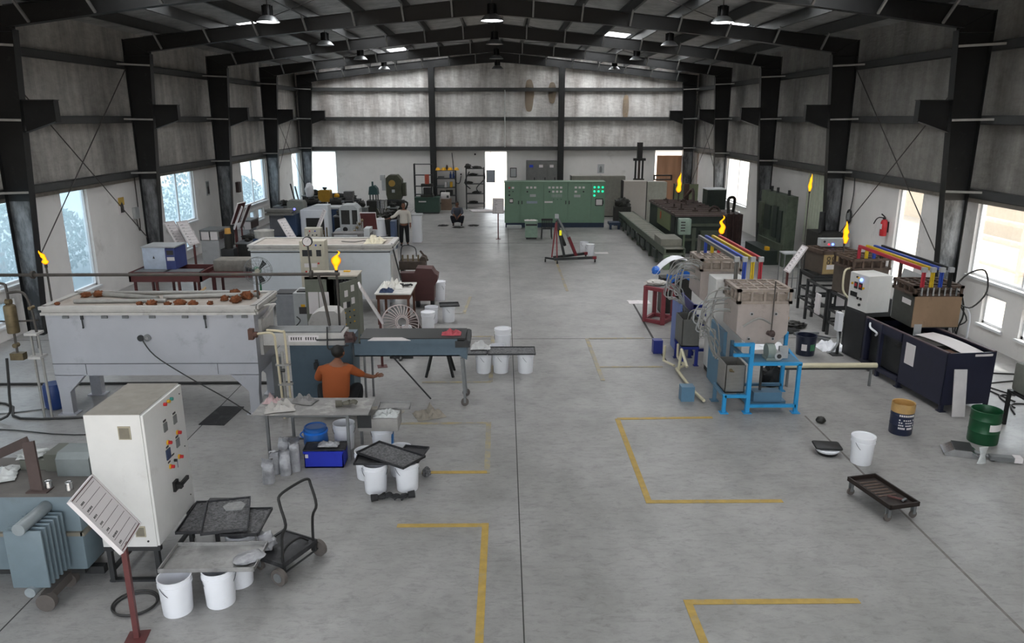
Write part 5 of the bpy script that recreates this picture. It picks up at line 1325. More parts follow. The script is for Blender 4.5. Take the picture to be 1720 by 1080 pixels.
MB().b2((.08, .2, .98), (.16, .24, 1.16)).build('yellow_sticker', emit('yellow_sticker', 'd8d21c', .25), t)  # small emission puts extra brightness into the sticker
MB().b2((-.08, .24, 1.58), (.05, .36, 1.72)).build('boom_cap', M_LGREY, t)
for x, y in ((1.38, .33), (1.14, 1.19), (-.4, .35), (.0, -.03)):
    w = MB().cyl((x-.025, y, .06), (x+.025, y, .06), .06, n=14).build('caster', M_BLACK, t)
pail('white pail in the aisle right of the engine crane', 3.25, 28.1, True, 0)
pail('white open pail behind the aisle pail, right of the engine crane', 3.1, 28.75, False, 40)
crumple('paper_sheet', 'white paper sheet on the floor beside the aisle pail', 'paper', (3.75, 28.6, 0), .5, .3, .02, M_PAPER, 3)
# panel cabinets behind the switchboard against the end wall
t = thing('distribution_board', 'grey electrical distribution board on the end wall behind the switchboard', 'panel', (1.3, 43.4, 0))
MB().b2((0, 0, .9), (1.75, .45, 2.62)).build('body', mat('grey_dist_board', '6d6d6b', .5, .1), t)
for x0, x1 in ((.05, .55), (.6, 1.15), (1.2, 1.7)):
    d = MB().b2((x0, -.02, .95), (x1, 0, 2.55)).build('door', mat('grey_dist_board', '6d6d6b', .5), t)
    MB().b2((x1-.12, -.04, 1.6), (x1-.06, -.02, 1.75)).build('handle', M_DK, d); MB().b2((x0+.12, -.03, 2.3), (x0+.34, -.02, 2.45)).build('meter', M_PAPER if x0 > .1 else M_BLU, d)
MB().b2((.1, .1, 0), (1.65, .4, .9)).build('stand', M_DK, t)
MB().cyl((.0, .2, 2.66), (1.75, .2, 2.66), .03, n=8).build('conduit', M_LED, t)
def wall_flat(name, label, cat, x, z, w, h, m, frame=None, y=YE):
    if frame:
        t = thing(name, label, cat, (x, y, z)); MB().b2((-w/2, -.03, -h/2), (w/2, -.005, h/2)).build('frame', frame, t)
        MB().b2((-w/2+.04, -.034, -h/2+.04), (w/2-.04, -.03, h/2-.04)).build('sheet', m, t); return t
    return tag(MB().b2((-w/2, -.025, -h/2), (w/2, -.004, h/2)).build(name, m, loc=(x, y, z)), label, cat)
wall_flat('notice_board', 'small black-framed notice on the end wall left of the grey distribution board', 'notice', .58, 1.97, .38, .54, M_LGREY, M_INK)
p_ = wall_flat('poster', 'pale poster with a dark figure on the end wall right of the dark post', 'poster', 5.6, 2.18, .46, .6, M_LGREY, M_PAPER)
MB().prism([(-.08, -.2), (.06, -.2), (.08, .0), (.04, .12), (-.02, .16), (-.07, .05)], 'y', -.038, -.034).build('dark_figure', M_GREY, p_)
t = thing('wall_lettering', 'small white letters painted on the end wall above the racks', 'sign', (-2.3, YE, 2.62))
mb = MB()
for k, (w_, h_) in enumerate(((.03, .02), (.07, .09), (.05, .07), (.05, .07), (.04, .06), (.05, .07))): x = -.27+k*.09; mb.b2((x, -.012, 0), (x+.018, -.004, h_)).b2((x, -.012, h_*.5), (x+w_*.8, -.004, h_*.5+.018))
mb.build('letters', M_PAPER, t)
t = thing('cctv_camera', 'small dark camera on the end wall left of the doorway', 'camera', (-1.6, YE-.02, 3.0)); MB().cyl((0, -.02, 0), (0, .015, 0), .07, n=14).build('mount', M_PAPER, t); MB().sph((0, -.05, 0), .055, n=12).build('dome', M_BLACK, t)
t = thing('socket_box', 'white socket box with hanging cable on the end wall between the racks', 'socket', (-2.42, YE-.02, 1.88)); MB().b2((-.1, -.08, -.1), (.1, .015, .1)).build('box', M_PAPER, t); MB().cyl((0, -.1, 0), (0, -.08, 0), .05, n=12).build('plug', M_DK, t)
MB().tube([(0, -.06, -.1), (-.1, -.06, -.5), (-.35, -.06, -.3), (-.5, -.06, 1.2)], .02).build('cable', M_DK, t)
t = thing('doorway_notice', 'grey notice hanging in the end doorway', 'notice', (-.72, YE+.1, 1.75)); MB().b2((-.25, -.015, -.35), (.25, .015, .35)).build('board', mat('grey_notice', '8d939b', .6), t); MB().cyl((0, 0, .35), (0, 0, 1.4), .012, n=6).build('hanger', M_DK, t)
# racks
def rack(name, label, x, y, w, d, h, shelves, m=M_DK):
    t = thing(name, label, 'rack', (x, y, 0))
    for a in (0, w):
        for b in (0, d): MB().b2((a-.025, b-.025, 0), (a+.025, b+.025, h)).build('upright', m, t)
    for z in shelves: MB().b2((-.02, -.02, z-.03), (w+.02, d+.02, z)).build('shelf', m, t)
    return t
SH = [.3, .75, 1.2, 1.7, 2.15]
rack('steel_rack', 'steel rack carrying yellow helmets against the end wall', -3.8, 43.3, 1.1, .5, 2.15, SH)
rack('steel_rack', 'dark steel rack of bent scrap left of the bright doorway', -2.1, 43.3, 1.0, .5, 2.3, [.3, .85, 1.4, 1.85, 2.25])
M_HELM = mat('yellow_helmet', 'dba114', .4)
for i, x in enumerate((-3.68, -3.36, -3.0, -2.64)):
    o = MB().lathe([(.0, .15), (.06, .145), (.11, .11), (.135, .04), (.14, .02), (.17, .0), (.14, 0), (0, 0.01)], n=18, cap=False).build('safety_helmet', M_HELM, loc=(x, 43.5, 2.151)); tag(o, ('leftmost', 'second', 'third', 'rightmost')[i]+' yellow safety helmet on top of the steel rack', 'helmet', 'yellow safety helmets')
tag(lump('brown_bag', 'brown lump between the yellow helmets on the steel rack', 'bag', (-3.18, 43.6, 2.151), (.13, .2, .28), M_BRWN2, 5), 'brown lump between the yellow helmets on the steel rack', 'bag')
rnd = random.Random(12)
def stock(x0, x1, z, items):
    x = x0
    for nm, w, h, m, lab in items:
        o = MB().b2((0, 0, 0), (w, .3, h), bev=.01).build(nm, m, loc=(x, 43.4, z+.001)); tag(o, lab, nm.split('_')[-1]); x += w+.03
M_BLUCAN = mat('blue_can', '35508e', .4); M_TAN = mat('tan_carton', '7a6656', .8)
for k, x in enumerate((-2.98, -2.82)):
    t = thing('blue_bottle', ('left', 'right')[k]+' blue bottle on the rack shelf under the helmets', 'bottle', (x, 43.5, 1.701)); MB().lathe([(0, 0), (.06, 0), (.065, .2), (.03, .27), (.03, .33), (0, .33)], n=14).build('body', M_BLUCAN, t); MB().cyl((0, 0, .33), (0, 0, .36), .033, n=10).build('cap', M_DK, t)
stock(-3.7, 0, 1.7, [('grey_case', .35, .1, M_GREY, 'flat grey case on the shelf left of the blue bottles')])
stock(-3.75, 0, 1.2, [('grey_tray', .4, .1, M_GREY, 'grey tray on the third shelf of the helmet rack'), ('white_carton', .12, .3, M_PAPER, 'upright white carton on the third shelf of the helmet rack'), ('pale_carton', .12, .28, M_LGREY, 'upright grey carton beside the white carton on the helmet rack'), ('yellow_carton', .14, .3, M_YELL, 'yellow carton at the right of the third helmet rack shelf')])
stock(-3.6, 0, .75, [('dark_block', .3, .25, M_DK, 'dark block on the second shelf of the helmet rack'), ('dark_motor', .4, .28, M_GDARK, 'dark motor on the second shelf of the helmet rack')])
t = thing('white_unit', 'white unit with a dark window on a brown carton by the helmet rack', 'box', (-3.25, 42.85, .62)); MB().b2((-.24, -.2, 0), (.24, .2, .34), bev=.02).build('body', M_PAPER, t); MB().b2((.08, -.21, .06), (.2, -.2, .2)).build('window', M_BLACK, t)
tag(MB().b2((-.28, -.22, .28), (.28, .22, .615)).b2((-.3, -.24, 0), (.3, .24, .28)).build('brown_carton', M_TAN, loc=(-3.2, 42.85, 0)), 'brown carton under the white unit before the helmet rack', 'carton')
for k, (x, z, lab) in enumerate(((-2.0, 2.251, 'black coiled hose on top of the dark rack'), (-1.5, 2.251, 'dark lump at the right on top of the dark rack'), (-1.7, 1.851, 'flat dark stock on the upper shelf of the dark rack'), (-1.95, 1.401, 'dark coil on the middle shelf of the dark rack'), (-1.5, .851, 'dark scrap on the lower shelf of the dark rack'), (-1.7, .301, 'dark sack on the lowest shelf of the dark rack'))):
    lump('scrap_lump', lab, 'scrap', (x, 43.5, z), (.5 if k != 0 else .35, .3, .13 if k else .25), M_GDARK, 60+k, .3, group='scrap on the dark rack')
t = thing('bent_tubes', 'bent black tubes hanging at the side of the dark rack', 'tube', (-1.1, 43.0, 0)); MB().tube([(-.8, 0, 2.1), (-1.05, 0, 1.5), (-.75, 0, 1.15)], .03).tube([(.0, 0, 2.1), (.05, 0, 1.7), (-.4, 0, 1.2), (-.2, 0, .9)], .03).build('tube', M_DK, t)
MB().b2((-1.0, -.02, .0), (-.95, .03, 1.2)).build('stand', M_DK, t)
for k in range(3):
    tag(MB().cyl((0, 0, 0), (1.9, .1*k, 0), .045, n=10).build('white_pipe', M_PAPER, loc=(-1.9+.1*k, 42.2-.35*k, .05)), ('rearmost', 'middle', 'front')[k]+' long white pipe on the floor before the dark rack', 'pipe', 'white pipes on the far floor')
# bottle-green bench with a hydraulic press
t = thing('steel_bench', 'dark green steel bench under the tall open frame by the end wall', 'bench', (-4.75, 41.0, 0))
MB().b2((0, 0, .08), (1.3, .7, .82)).b2((-.03, -.03, .82), (1.33, .73, .87)).build('cabinet', M_DGREEN, t); MB().b2((.08, -.012, .2), (1.22, 0, .74)).build('door', M_DGREEN, t); MB().b2((.2, -.02, .62), (.6, -.01, .68)).build('label', M_PAPER, t); MB().b2((.03, .05, 0), (1.27, .65, .08)).build('plinth', M_DK, t)
t = thing('hydraulic_press', 'bench press with an orange red cylinder on the dark green bench', 'press', (-4.1, 41.25, .872))
MB().b2((-.35, -.15, 0), (.35, .25, .12)).b2((-.32, -.12, .55), (.32, .22, .7)).build('platen', M_GDARK, t)
for x in (-.28, .28): MB().cyl((x, 0, .1), (x, 0, .6), .03, n=10).build('column', M_CHROME, t)
MB().b2((-.2, -.1, .12), (.2, .18, .5)).build('block', M_BLACK, t); MB().cyl((.0, 0, .7), (.0, 0, 1.2), .12, n=18).build('cylinder', mat('orange_red_ram', 'b0523f', .5), t)
rack('open_rack', 'tall open steel frame standing over the dark green bench', -4.85, 41.85, 1.0, .4, 2.6, [.95, 1.4, 2.0, 2.58])
# far left machines
t = thing('power_press', 'tall olive power press with a yellow hub against the far wall', 'press', (-5.5, 38.2, 0))
MB().b2((-.45, 0, 0), (.45, .9, .95)).build('base', M_GDARK, t)
MB().prism([(-.28, .95), (.3, .95), (.42, 1.2), (.42, 2.0), (.2, 2.25), (-.2, 2.25), (-.36, 2.1), (-.36, 1.3)], 'y', .05, .8).build('frame', M_OLV, t)
MB().cyl((-.05, -.02, 1.85), (-.05, .05, 1.85), .16, n=18).build('hub', mat('yellow_ochre_hub', '9a7a35', .5), t); MB().b2((-.06, -.02, 1.4), (.08, .05, 1.54)).build('plate', M_LGREY, t)
MB().b2((.42, .2, 1.2), (.6, .6, 1.85)).build('side_box', M_OLV, t); MB().b2((-.62, -.02, 2.0), (-.4, .2, 2.25)).b2((-.55, .0, 1.5), (-.38, .12, 2.0)).build('ram_guard', M_LGREY, t)
MB().b2((-.4, -.1, .95), (.4, .05, 1.05)).build('bolster', M_DK, t); MB().tube([(.3, -.1, 1.0), (.7, -.1, .9), (.55, -.1, .5)], .05).build('chute', M_GDARK, t)
t = thing('hopper', 'shiny steel hopper on a green frame before the olive press', 'hopper', (-5.42, 34.0, 0))
MB().lathe([(.1, .8), (.21, 1.1), (.23, 1.12), (.23, 1.45), (.215, 1.45), (.215, 1.12), (.09, .82)], n=22, cap=False).build('bowl', M_CHROME, t)
for x, y in ((-.25, -.2), (.25, -.2), (-.25, .25), (.25, .25)): MB().bar((x, y, 0), (x*.8, y*.8, 1.1), .05).build('leg', M_OLV, t)
MB().b2((-.26, -.2, .7), (.26, .25, .78)).build('tray', M_OLV, t)
t = thing('drilling_machine', 'teal multi-spindle drilling head against the far wall', 'drill', (-6.7, 39.3, 0))
MB().prism([(-.2, 1.2), (.28, 1.2), (.25, 1.5), (.1, 1.66), (-.15, 1.6)], 'y', -.2, .3).cyl((0, 0, 1.6), (0, 0, 1.85), .05, n=10).build('head', mat('teal_machine', '2c4a4a', .5), t)
for x in (-.15, 0, .15, .25): MB().cyl((x, 0, .9), (x, 0, 1.2), .03, n=8).build('spindle', M_DK, t)
MB().b2((-.3, -.3, 0), (.35, .4, .9)).build('base', M_GDARK, t)
t = thing('yellow_hopper', 'yellow ochre steel hopper machine before the bright corner opening', 'hopper', (-8.38, 36.0, 0))
MB().prism([(-.26, 1.2), (.24, 1.2), (.28, 1.35), (.28, 1.68), (.24, 1.73), (-.26, 1.73), (-.28, 1.68), (-.28, 1.35)], 'y', -.25, .25).build('body', mat('yellow_ochre', 'a97e1d', .5, var=.15, scale=5), t)
MB().cyl((0, 0, 1.73), (0, 0, 1.78), .06, n=10).b2((-.1, -.03, 1.78), (.1, .03, 1.86)).build('cap', M_DK, t)
for x in (-.2, .2): MB().b2((x-.04, -.2, 0), (x+.04, .2, 1.2)).build('leg', M_GDARK, t)
t = thing('yellow_float', 'small yellow dome on a dark motor right of the ochre hopper', 'dome', (-7.84, 36.0, 0)); MB().sph((0, 0, 1.45), .13, n=14).build('dome', M_HELM, t); MB().b2((-.2, -.2, .0), (.2, .2, 1.33)).build('stand', M_GDARK, t)
def motor(label, x, y, z0, z1, w, m=M_GDARK):
    t = thing('gear_motor', label, 'motor', (x, y, 0)); r = (z1-z0)/2
    MB().cyl((-w/2, 0, z0+r), (w/2, 0, z0+r), r*.85, n=16).b2((-w*.2, -.1, z1-r*.3), (w*.2, .1, z1)).build('housing', m, t); MB().cyl((w/2, 0, z0+r), (w/2+.1, 0, z0+r), .05, n=10).build('shaft', M_GREY, t)
    MB().b2((-w*.55, -.28, 0), (w*.55, .28, z0+.03)).build('pedestal', M_NAVYB, t); return t
motor('black gear motor under the white bag at far left', -8.5, 34.0, 1.2, 1.56, .55); motor('black ribbed gear motor right of the ochre hopper', -7.45, 34.0, 1.2, 1.58, .5)
t = thing('pump_column', 'grey machine column among the dark motors at far left', 'machine', (-7.05, 35.0, 0)); MB().b2((-.16, -.15, 0), (.16, .2, 1.6)).b2((-.22, -.18, 1.5), (.2, .2, 1.76)).build('column', mat('worn_grey_machine', '5f5d5c', .6, .1, var=.3), t); MB().cyl((-.2, -.2, 1.3), (.2, -.2, 1.3), .06, n=10).build('shaft', M_DK, t)
t = thing('navy_bench', 'navy blue steel machine base among the far left machines', 'bench', (-6.98, 31.0, 0)); MB().b2((-.36, -.3, 0), (.36, .5, 1.45)).build('body', M_NAVYB, t); MB().b2((-.4, -.34, 1.45), (.4, .54, 1.52)).build('top', M_LGREY, t)
t = thing('plastic_balloon', 'translucent white plastic bag standing before the bright corner window', 'bag', (-8.75, 34.6, 0)); MB().blob((0, 0, 1.55), (.4, .35, .62), 4, .12, 2.).build('bag', M_PAIL, t); MB().cyl((0, 0, 0), (0, 0, 1.6), .06, n=10).build('stand', M_GREY, t)
t = thing('angle_bars', 'two leaning steel bars left of the white bag', 'bar', (-8.6, 31.4, 0)); MB().bar((.3, .2, 0), (-.1, 0, 2.4), .05).build('bar', M_DK, t); MB().bar((.45, .2, 0), (.08, 0, 2.3), .05).build('bar', M_GREY, t)
t = thing('dome_machine', 'grey machine with a rounded cover below the leaning bars', 'machine', (-8.28, 30.6, 0)); MB().prism([(-.33, .8), (.33, .8), (.33, 1.68), (.27, 1.8), (-.25, 1.84), (-.33, 1.74)], 'y', -.25, .3).build('cover', mat('grey_green_cover', '7d7f7a', .5), t); MB().b2((-.3, -.2, 0), (.3, .25, .8)).build('base', M_DK, t)
t = thing('mill', 'blue milling machine column with grey table at the left wall', 'machine', (-7.95, 27.2, 0))
MB().b2((-.05, 0, 0), (.5, .6, 1.66)).build('column', M_NAVYB, t); MB().b2((-.5, -.25, 1.66), (.48, .25, 1.73)).b2((-.5, -.25, 1.78), (.48, .25, 1.86)).b2((-.45, -.2, 1.73), (.4, .2, 1.78)).build('worktable', mat('grey_worktable', '6f6e6a', .5, .3), t)
MB().b2((-.4, -.1, .9), (.1, .2, 1.66)).build('knee', mat('grey_knee', '5b5d62', .5), t); MB().b2((-.55, -.3, 0), (.5, .5, .9)).build('base', M_NAVYB, t); MB().sph((.5, -.05, 1.86), .04, n=8).build('lamp', emit('blue_violet_lamp', '6a6aff', 2.0), t)
t = thing('white_cabinet', 'white machine cabinet with dark window right of the blue mill', 'cabinet', (-6.95, 27.5, 0)); MB().b2((-.4, 0, 0), (.6, .6, 1.78), bev=.02).build('body', M_TANKW, t); MB().b2((-.2, -.02, .9), (.45, 0, 1.5)).build('window', M_BLACK, t); MB().prism([(-.4, 1.78), (.6, 1.78), (.6, 1.95), (.1, 1.95)], 'y', .05, .55).build('canopy', M_TANKW, t)
sign_stand('pink white board on a maroon post leaning behind the left end of the white tank', (-6.42, 23.0, 0), R(-14), bot=1.4, w=.36, L_=.72, ang=60)
t = thing('white_ring_tub', 'wide shallow white metal tub behind the left end of the white tank', 'tub', (-7.5, 23.7, 0)); MB().lathe([(.26, 1.36), (.29, 1.38), (.3, 1.58), (.31, 1.6), (.285, 1.6), (.27, 1.4), (0, 1.4), (0, 1.36)], n=26, cap=False).build('tub', mat('white_metal_tub', 'c4c2bc', .35, .2), t); MB().b2((-.28, -.26, 0), (.28, .26, 1.36)).build('stand', M_NAVYB, t)
t = thing('orange_lamp_motor', 'dark grinder with an orange cap beside the left wall benches', 'grinder', (-8.93, 24.5, 0)); MB().cyl((0, 0, 1.38), (0, 0, 1.55), .1, .09, n=16).build('cap', mat('orange_cap', 'd09a4a', .5), t); MB().cyl((0, 0, .9), (0, 0, 1.38), .13, n=16).build('body', M_GDARK, t); MB().b2((-.2, -.2, 0), (.2, .2, .9)).build('stand', M_DK, t)
for k, (x, y, w, z, lab) in enumerate(((-9.62, 25.2, .7, 1.45, 'grey bench with a pigeon-holed drawer by the left wall'), (-9.48, 28.0, .6, 1.4, 'second grey bench farther along the left wall'))):
    t = thing('side_bench', lab, 'bench', (x, y, 0)); MB().b2((-w/2, -.4, z-.05), (w/2, .5, z)).build('top', M_GREY, t); MB().b2((w/2-.08, -.35, z-.3), (w/2, .45, z-.05)).build('drawer', M_BRWN2, t); MB().b2((-w/2+.02, -.38, 0), (w/2-.1, .48, z-.35)).build('cabinet', M_LGREY, t)
    for q in (0, 1): MB().b2((-w/2+.05+q*.3, -.395, z-.33), (-w/2+.3+q*.28, -.38, z-.06)).build('drawer_front', M_PAPER, t)
    mb = MB().b2((-w/2, -.38, z-.35), (-w/2+.03, .48, z-.05)); mb.build('side_panel', M_GREY, t)
def board_back(label, x, y, rz, z=1.15, w=.5, L_=.78):
    t = sign_stand(label, (x, y, 0), rz, bot=z, w=w, L_=L_, ang=66, strokes=False); return t
board_back('brown-backed display board with pale edge by the left wall bench', -9.2, 25.95, R(200), 1.35); board_back('white-edged board just behind the brown-backed one at the left wall', -9.35, 26.5, R(170), 1.45); board_back('maroon board leaning over the second left wall bench', -9.4, 27.2, R(185), 1.2, .5, .9)
sign_stand('pale board on a maroon post, left of the two behind the blue white box', (-10.1, 23.6, 0), R(-28), bot=1.2, w=.34, L_=.8, ang=55); sign_stand('sunlit pale board on a maroon post, right of the two behind the blue white box', (-9.65, 23.5, 0), R(-20), bot=1.2, w=.4, L_=.8, ang=60)
board_back('maroon display board seen from behind, left of the white motor housing', -6.35, 26.0, R(200), 1.35, .5, .65); board_back('dark maroon display board right of the white motor housing', -4.6, 26.0, R(90), 1.3, .5, .65)
t = thing('ribbed_housing', 'white machine housing with mesh windows and a round motor opening at far left', 'machine', (-5.72, 28.0, 0))
MB().prism([(-.3, .0), (.36, .0), (.36, 1.75), (.2, 1.9), (-.2, 1.9), (-.33, 1.8)], 'y', 0, .8).build('casing', mat('white_machine_casing', 'a9adae', .45), t)
for a, b in ((-.26, .05), (.14, .33)): MB().b2((a, -.012, 1.2), (b, 0, 1.72)).build('mesh_window', M_GDARK, t)
MB().cyl((-.12, -.06, 1.02), (-.12, .02, 1.02), .18, n=22).build('motor_ring', M_LGREY, t); MB().cyl((-.12, -.07, 1.02), (-.12, -.06, 1.02), .09, n=16).build('motor_core', M_BLACK, t)
MB().prism([(-.58, .86), (-.3, .9), (-.3, 1.05), (-.5, 1.0)], 'y', 0, .4).build('chute', M_TANKW, t)
t = thing('valve_cluster', 'tall cluster of brass valves and pipes right of the white housing', 'valve', (-4.75, 24.9, 0)); 
for k in range(5): MB().cyl((-.12+.06*k, .03*(k % 2), .6), (-.12+.06*k, .03*(k % 2), 1.6+.1*(k % 3)), .02, n=8).build('pipe', M_PIPEG, t)
for k in range(4): MB().sph((-.15+.09*k, -.03, 1.4+.12*k), .05, n=8).build('valve', M_BRASS, t)
MB().cyl((0, 0, 1.6), (0, 0, 2.1), .035, n=10).b2((-.2, -.1, .55), (.2, .12, .62)).build('column', M_LGREY, t); MB().b2((-.2, -.15, 0), (.2, .15, .55)).build('base', M_GDARK, t)
t = thing('pipe_cluster', 'small cluster of brass fittings beside the beige control box', 'valve', (-5.5, 23.0, 0))
for k in range(4): MB().cyl((-.12+.08*k, .02, 1.2), (-.12+.08*k, .02, 1.7+.08*(k % 2)), .022, n=8).build('pipe', M_BRASS, t)
MB().b2((-.18, -.1, 0), (.18, .12, 1.2)).b2((-.2, -.1, 1.45), (.2, .0, 1.5)).build('block', M_GDARK, t)
t = thing('lathe_bed', 'long grey machine bed behind the white tank', 'machine', (-4.65, 23.2, 0)); MB().b2((-.58, -.2, 1.4), (.6, .3, 1.6)).build('bed', mat('worn_grey_machine', '5f5d5c', .6), t); MB().cyl((-.5, -.22, 1.5), (.2, -.22, 1.5), .06, n=12).build('shaft', M_GREY, t); MB().b2((.4, -.22, 1.4), (.58, .3, 1.75)).build('headstock', M_LGREY, t)
for x in (-.45, .45): MB().b2((x-.1, -.15, 0), (x+.1, .25, 1.4)).build('leg', M_GDARK, t)
t = thing('control_box', 'beige control box with coloured buttons behind the gauge of the cream panel', 'box', (-5.7, 22.55, 0)); MB().b2((-.24, 0, 1.35), (.24, .3, 1.82)).build('body', M_BEIGE, t)
for k, m in enumerate((M_RED, M_BLU)): MB().cyl((-.08+.16*k, -.02, 1.74), (-.08+.16*k, 0, 1.74), .02, n=8).build('lamp', m, t)
for k in range(3): MB().cyl((-.12+.12*k, -.02, 1.62), (-.12+.12*k, 0, 1.62), .02, n=8).build('knob', M_DK, t)
MB().b2((-.2, .02, 0), (.2, .28, 1.35)).build('stand', M_LGREY, t)
t = thing('white_drum', 'white tapered drum on a stand left of the standing worker', 'drum', (-4.85, 29.85, 0)); MB().lathe([(0, .5), (.22, .5), (.2, .8), (.17, 1.12), (.19, 1.14), (.16, 1.18), (0, 1.2)], n=22).build('body', M_PAIL, t); MB().cyl((0, 0, 1.2), (0, 0, 1.24), .06, n=10).build('lid_knob', M_LGREY, t); MB().b2((-.25, -.22, 0), (.25, .22, .5)).build('stand', M_GDARK, t)
t = thing('blue_cabinet', 'slim blue grey cabinet beside the standing worker', 'cabinet', (-4.33, 29.6, 0)); MB().b2((-.1, 0, 0), (.1, .5, 1.1)).build('body', mat('slate_blue_paint', '4c5b77', .5), t); MB().b2((-.08, -.01, .1), (.08, 0, 1.0)).build('door', mat('slate_blue_paint', '4c5b77', .5), t)
t = thing('white_locker', 'white cabinet just behind the standing worker', 'cabinet', (-3.6, 31.2, 0)); MB().b2((-.17, 0, 0), (.2, .5, 1.12)).build('body', M_PAIL, t); MB().b2((-.14, -.012, .06), (.17, 0, 1.05)).build('door', M_PAIL, t); MB().b2((-.2, -.03, 1.12), (.24, .53, 1.16)).build('top', M_LGREY, t)
t = thing('machine_block', 'low dark machine block behind the outstretched arm of the standing worker', 'machine', (-4.75, 31.6, 0)); MB().b2((-.3, 0, 0), (.35, .6, .9)).build('base', M_GDARK, t); MB().blob((0, .3, .9), (.5, .4, .35), 7, .3).build('fitting', M_GDARK, t)
t = thing('dark_bench', 'long dark bench of machine parts along the far left wall', 'bench', (-8.4, 38.6, 0)); MB().b2((-.8, 0, .9), (1.1, .7, 1.0)).build('top', M_DK, t)
for x in (-.7, 1.0): MB().b2((x-.05, .05, 0), (x+.05, .6, .9)).build('leg', M_DK, t)
MB().blob((.15, .3, 1.0), (1.5, .4, .28), 17, .35, 5.).build('parts', M_GDARK, t)
for k, (x, y, w, h, m, lab) in enumerate(((-6.2, 33.2, .5, 1.2, mat('grey_tub', '6f7472', .5), 'grey tub on the floor behind the white motor housing'), (-7.6, 29.5, .6, 1.25, M_NAVYB, 'navy machine base left of the white motor housing'), (-6.5, 30.3, .4, 1.2, M_GDARK, 'dark machine behind the maroon board at far left'), (-8.6, 25.6, .7, .9, M_GDARK, 'dark low machine on the floor beside the left wall benches'), (-8.0, 24.6, .5, 1.05, M_DK, 'dark steel stand left of the white tub'), (-9.0, 32.0, .8, 1.1, M_GREY, 'grey machine base by the left wall beyond the benches'), (-10.2, 35.5, .8, 1.0, M_NAVYB, 'navy machine under the third left window'), (-9.6, 38.5, .9, 1.2, M_GDARK, 'dark machine at the far left corner'), (-5.2, 35.8, .45, .9, M_GDARK, 'dark machine between hopper and olive press'))):
    t = thing('floor_machine', lab, 'machine', (x, y, 0)); MB().b2((-w/2, -.25, 0), (w/2, .35, h)).build('body', m, t); MB().b2((-w/2-.04, -.29, h), (w/2+.04, .39, h+.05)).build('top', M_GREY, t); MB().blob((0, .05, h+.05), (w*.7, .4, .25), 30+k, .35, 4.).build('fitting', M_GDARK, t)
# notices and boxes on the side walls
for nm, lab, y, z, h, w, m in (('poster', 'yellow and dark poster on the left wall right of the narrow window', 23.1, 2.45, .55, .42, M_PAPER), ('poster', 'small faded poster on the left wall beyond the second column', 30.0, 2.35, .55, .3, M_LGREY)):
    t = thing(nm, lab, 'poster', (XL, y, z)); MB().b2((-.01, -w/2, -h/2), (.02, w/2, h/2)).build('sheet', m, t)
    MB().b2((.02, -w/2+.03, 0), (.024, w/2-.03, h/2-.04)).build('upper_print', mat('ochre_print', 'b99a48', .6) if y < 25 else M_GREY, t); MB().prism([(-.1, -.22), (.12, -.22), (.1, .0), (.02, .1), (-.08, .02)], 'x', .024, .027).build('figure_print', M_INK, t)
t = thing('switch_box', 'grey switch box with hanging cable on the left wall beside the second column', 'switch', (XL+.012, 23.85, 2.1)); MB().b2((0, -.12, -.15), (.1, .12, .2)).build('box', M_LGREY, t); MB().tube([(.05, .0, -.15), (.06, .02, -.4), (.06, .14, -.42), (.06, .16, 1.2)], .018).build('cable', M_PIPED, t)
t = thing('call_box', 'brown box on the left wall beside the third wide window', 'box', (XL+.012, 33.3, 2.1)); MB().b2((-.02, -.15, -.22), (.12, .15, .22)).build('box', M_BRWN2, t); MB().b2((.12, -.1, -.05), (.125, .1, .1)).build('label', M_DK, t)
# ================================================================== right side of the hall
M_STAIN1 = mat('stained_steel_pinkish', 'b3a8a2', .45, .25, var=.1, scale=3, dirt='6e5f56', dirt_amt=.25, dirt_scale=3)
M_STAIN2 = mat('heat_brown_steel', '5f544b', .45, .45, var=.2, scale=3, dirt='3d342e', dirt_amt=.35, dirt_scale=3)
M_COPPER = mat('heat_tinted_copper_panel', 'a58a70', .4, .4, var=.12, scale=2.5, dirt='6f5a49', dirt_amt=.3, dirt_scale=2.2, stretch=(1, 1, .5))
M_BRASSY = mat('yellowed_steel_panel', '9a845b', .4, .45, var=.15, scale=3, dirt='6b5636', dirt_amt=.25)
M_CAGE = mat('rusty_pale_cage', 'a0948a', .6, .2, var=.2, scale=10, dirt='5b4a40', dirt_amt=.3)
M_CAGE2 = mat('rusty_dark_cage', '5a4a40', .6, .3, var=.25, scale=10, dirt='33291f', dirt_amt=.3)
M_SKYB = mat('sky_blue_frame', '2a90c8', .4, var=.04, dirt='25749d', dirt_amt=.1)
M_STBL = mat('steel_blue_panel', '557890', .45, var=.06)
M_NAVYF = mat('navy_blue_frame', '1e2b78', .4, var=.08)
M_STAINLESS = mat('brushed_stainless', '8e8c88', .35, .6, var=.1, stretch=(1, 1, 6), scale=4)
M_HOSEG = mat('grey_water_hose', '8b8a86', .5, var=.06)
M_CREAMP = mat('cream_plastic_pipe', 'c8c0a4', .45, var=.05)
M_BRED = mat('red_busbar', 'b02a3a', .4); M_BYEL = mat('yellow_busbar', 'd0b020', .4); M_BBLU = mat('blue_busbar', '2a49a8', .4); M_BGRY = mat('grey_busbar', '6d6b67', .45, .3)
M_CHAR = mat('charcoal_panel', '2b2c2d', .45, .1, var=.12); M_INDIGO = mat('dark_indigo_paint', '232538', .45, .05, var=.1)
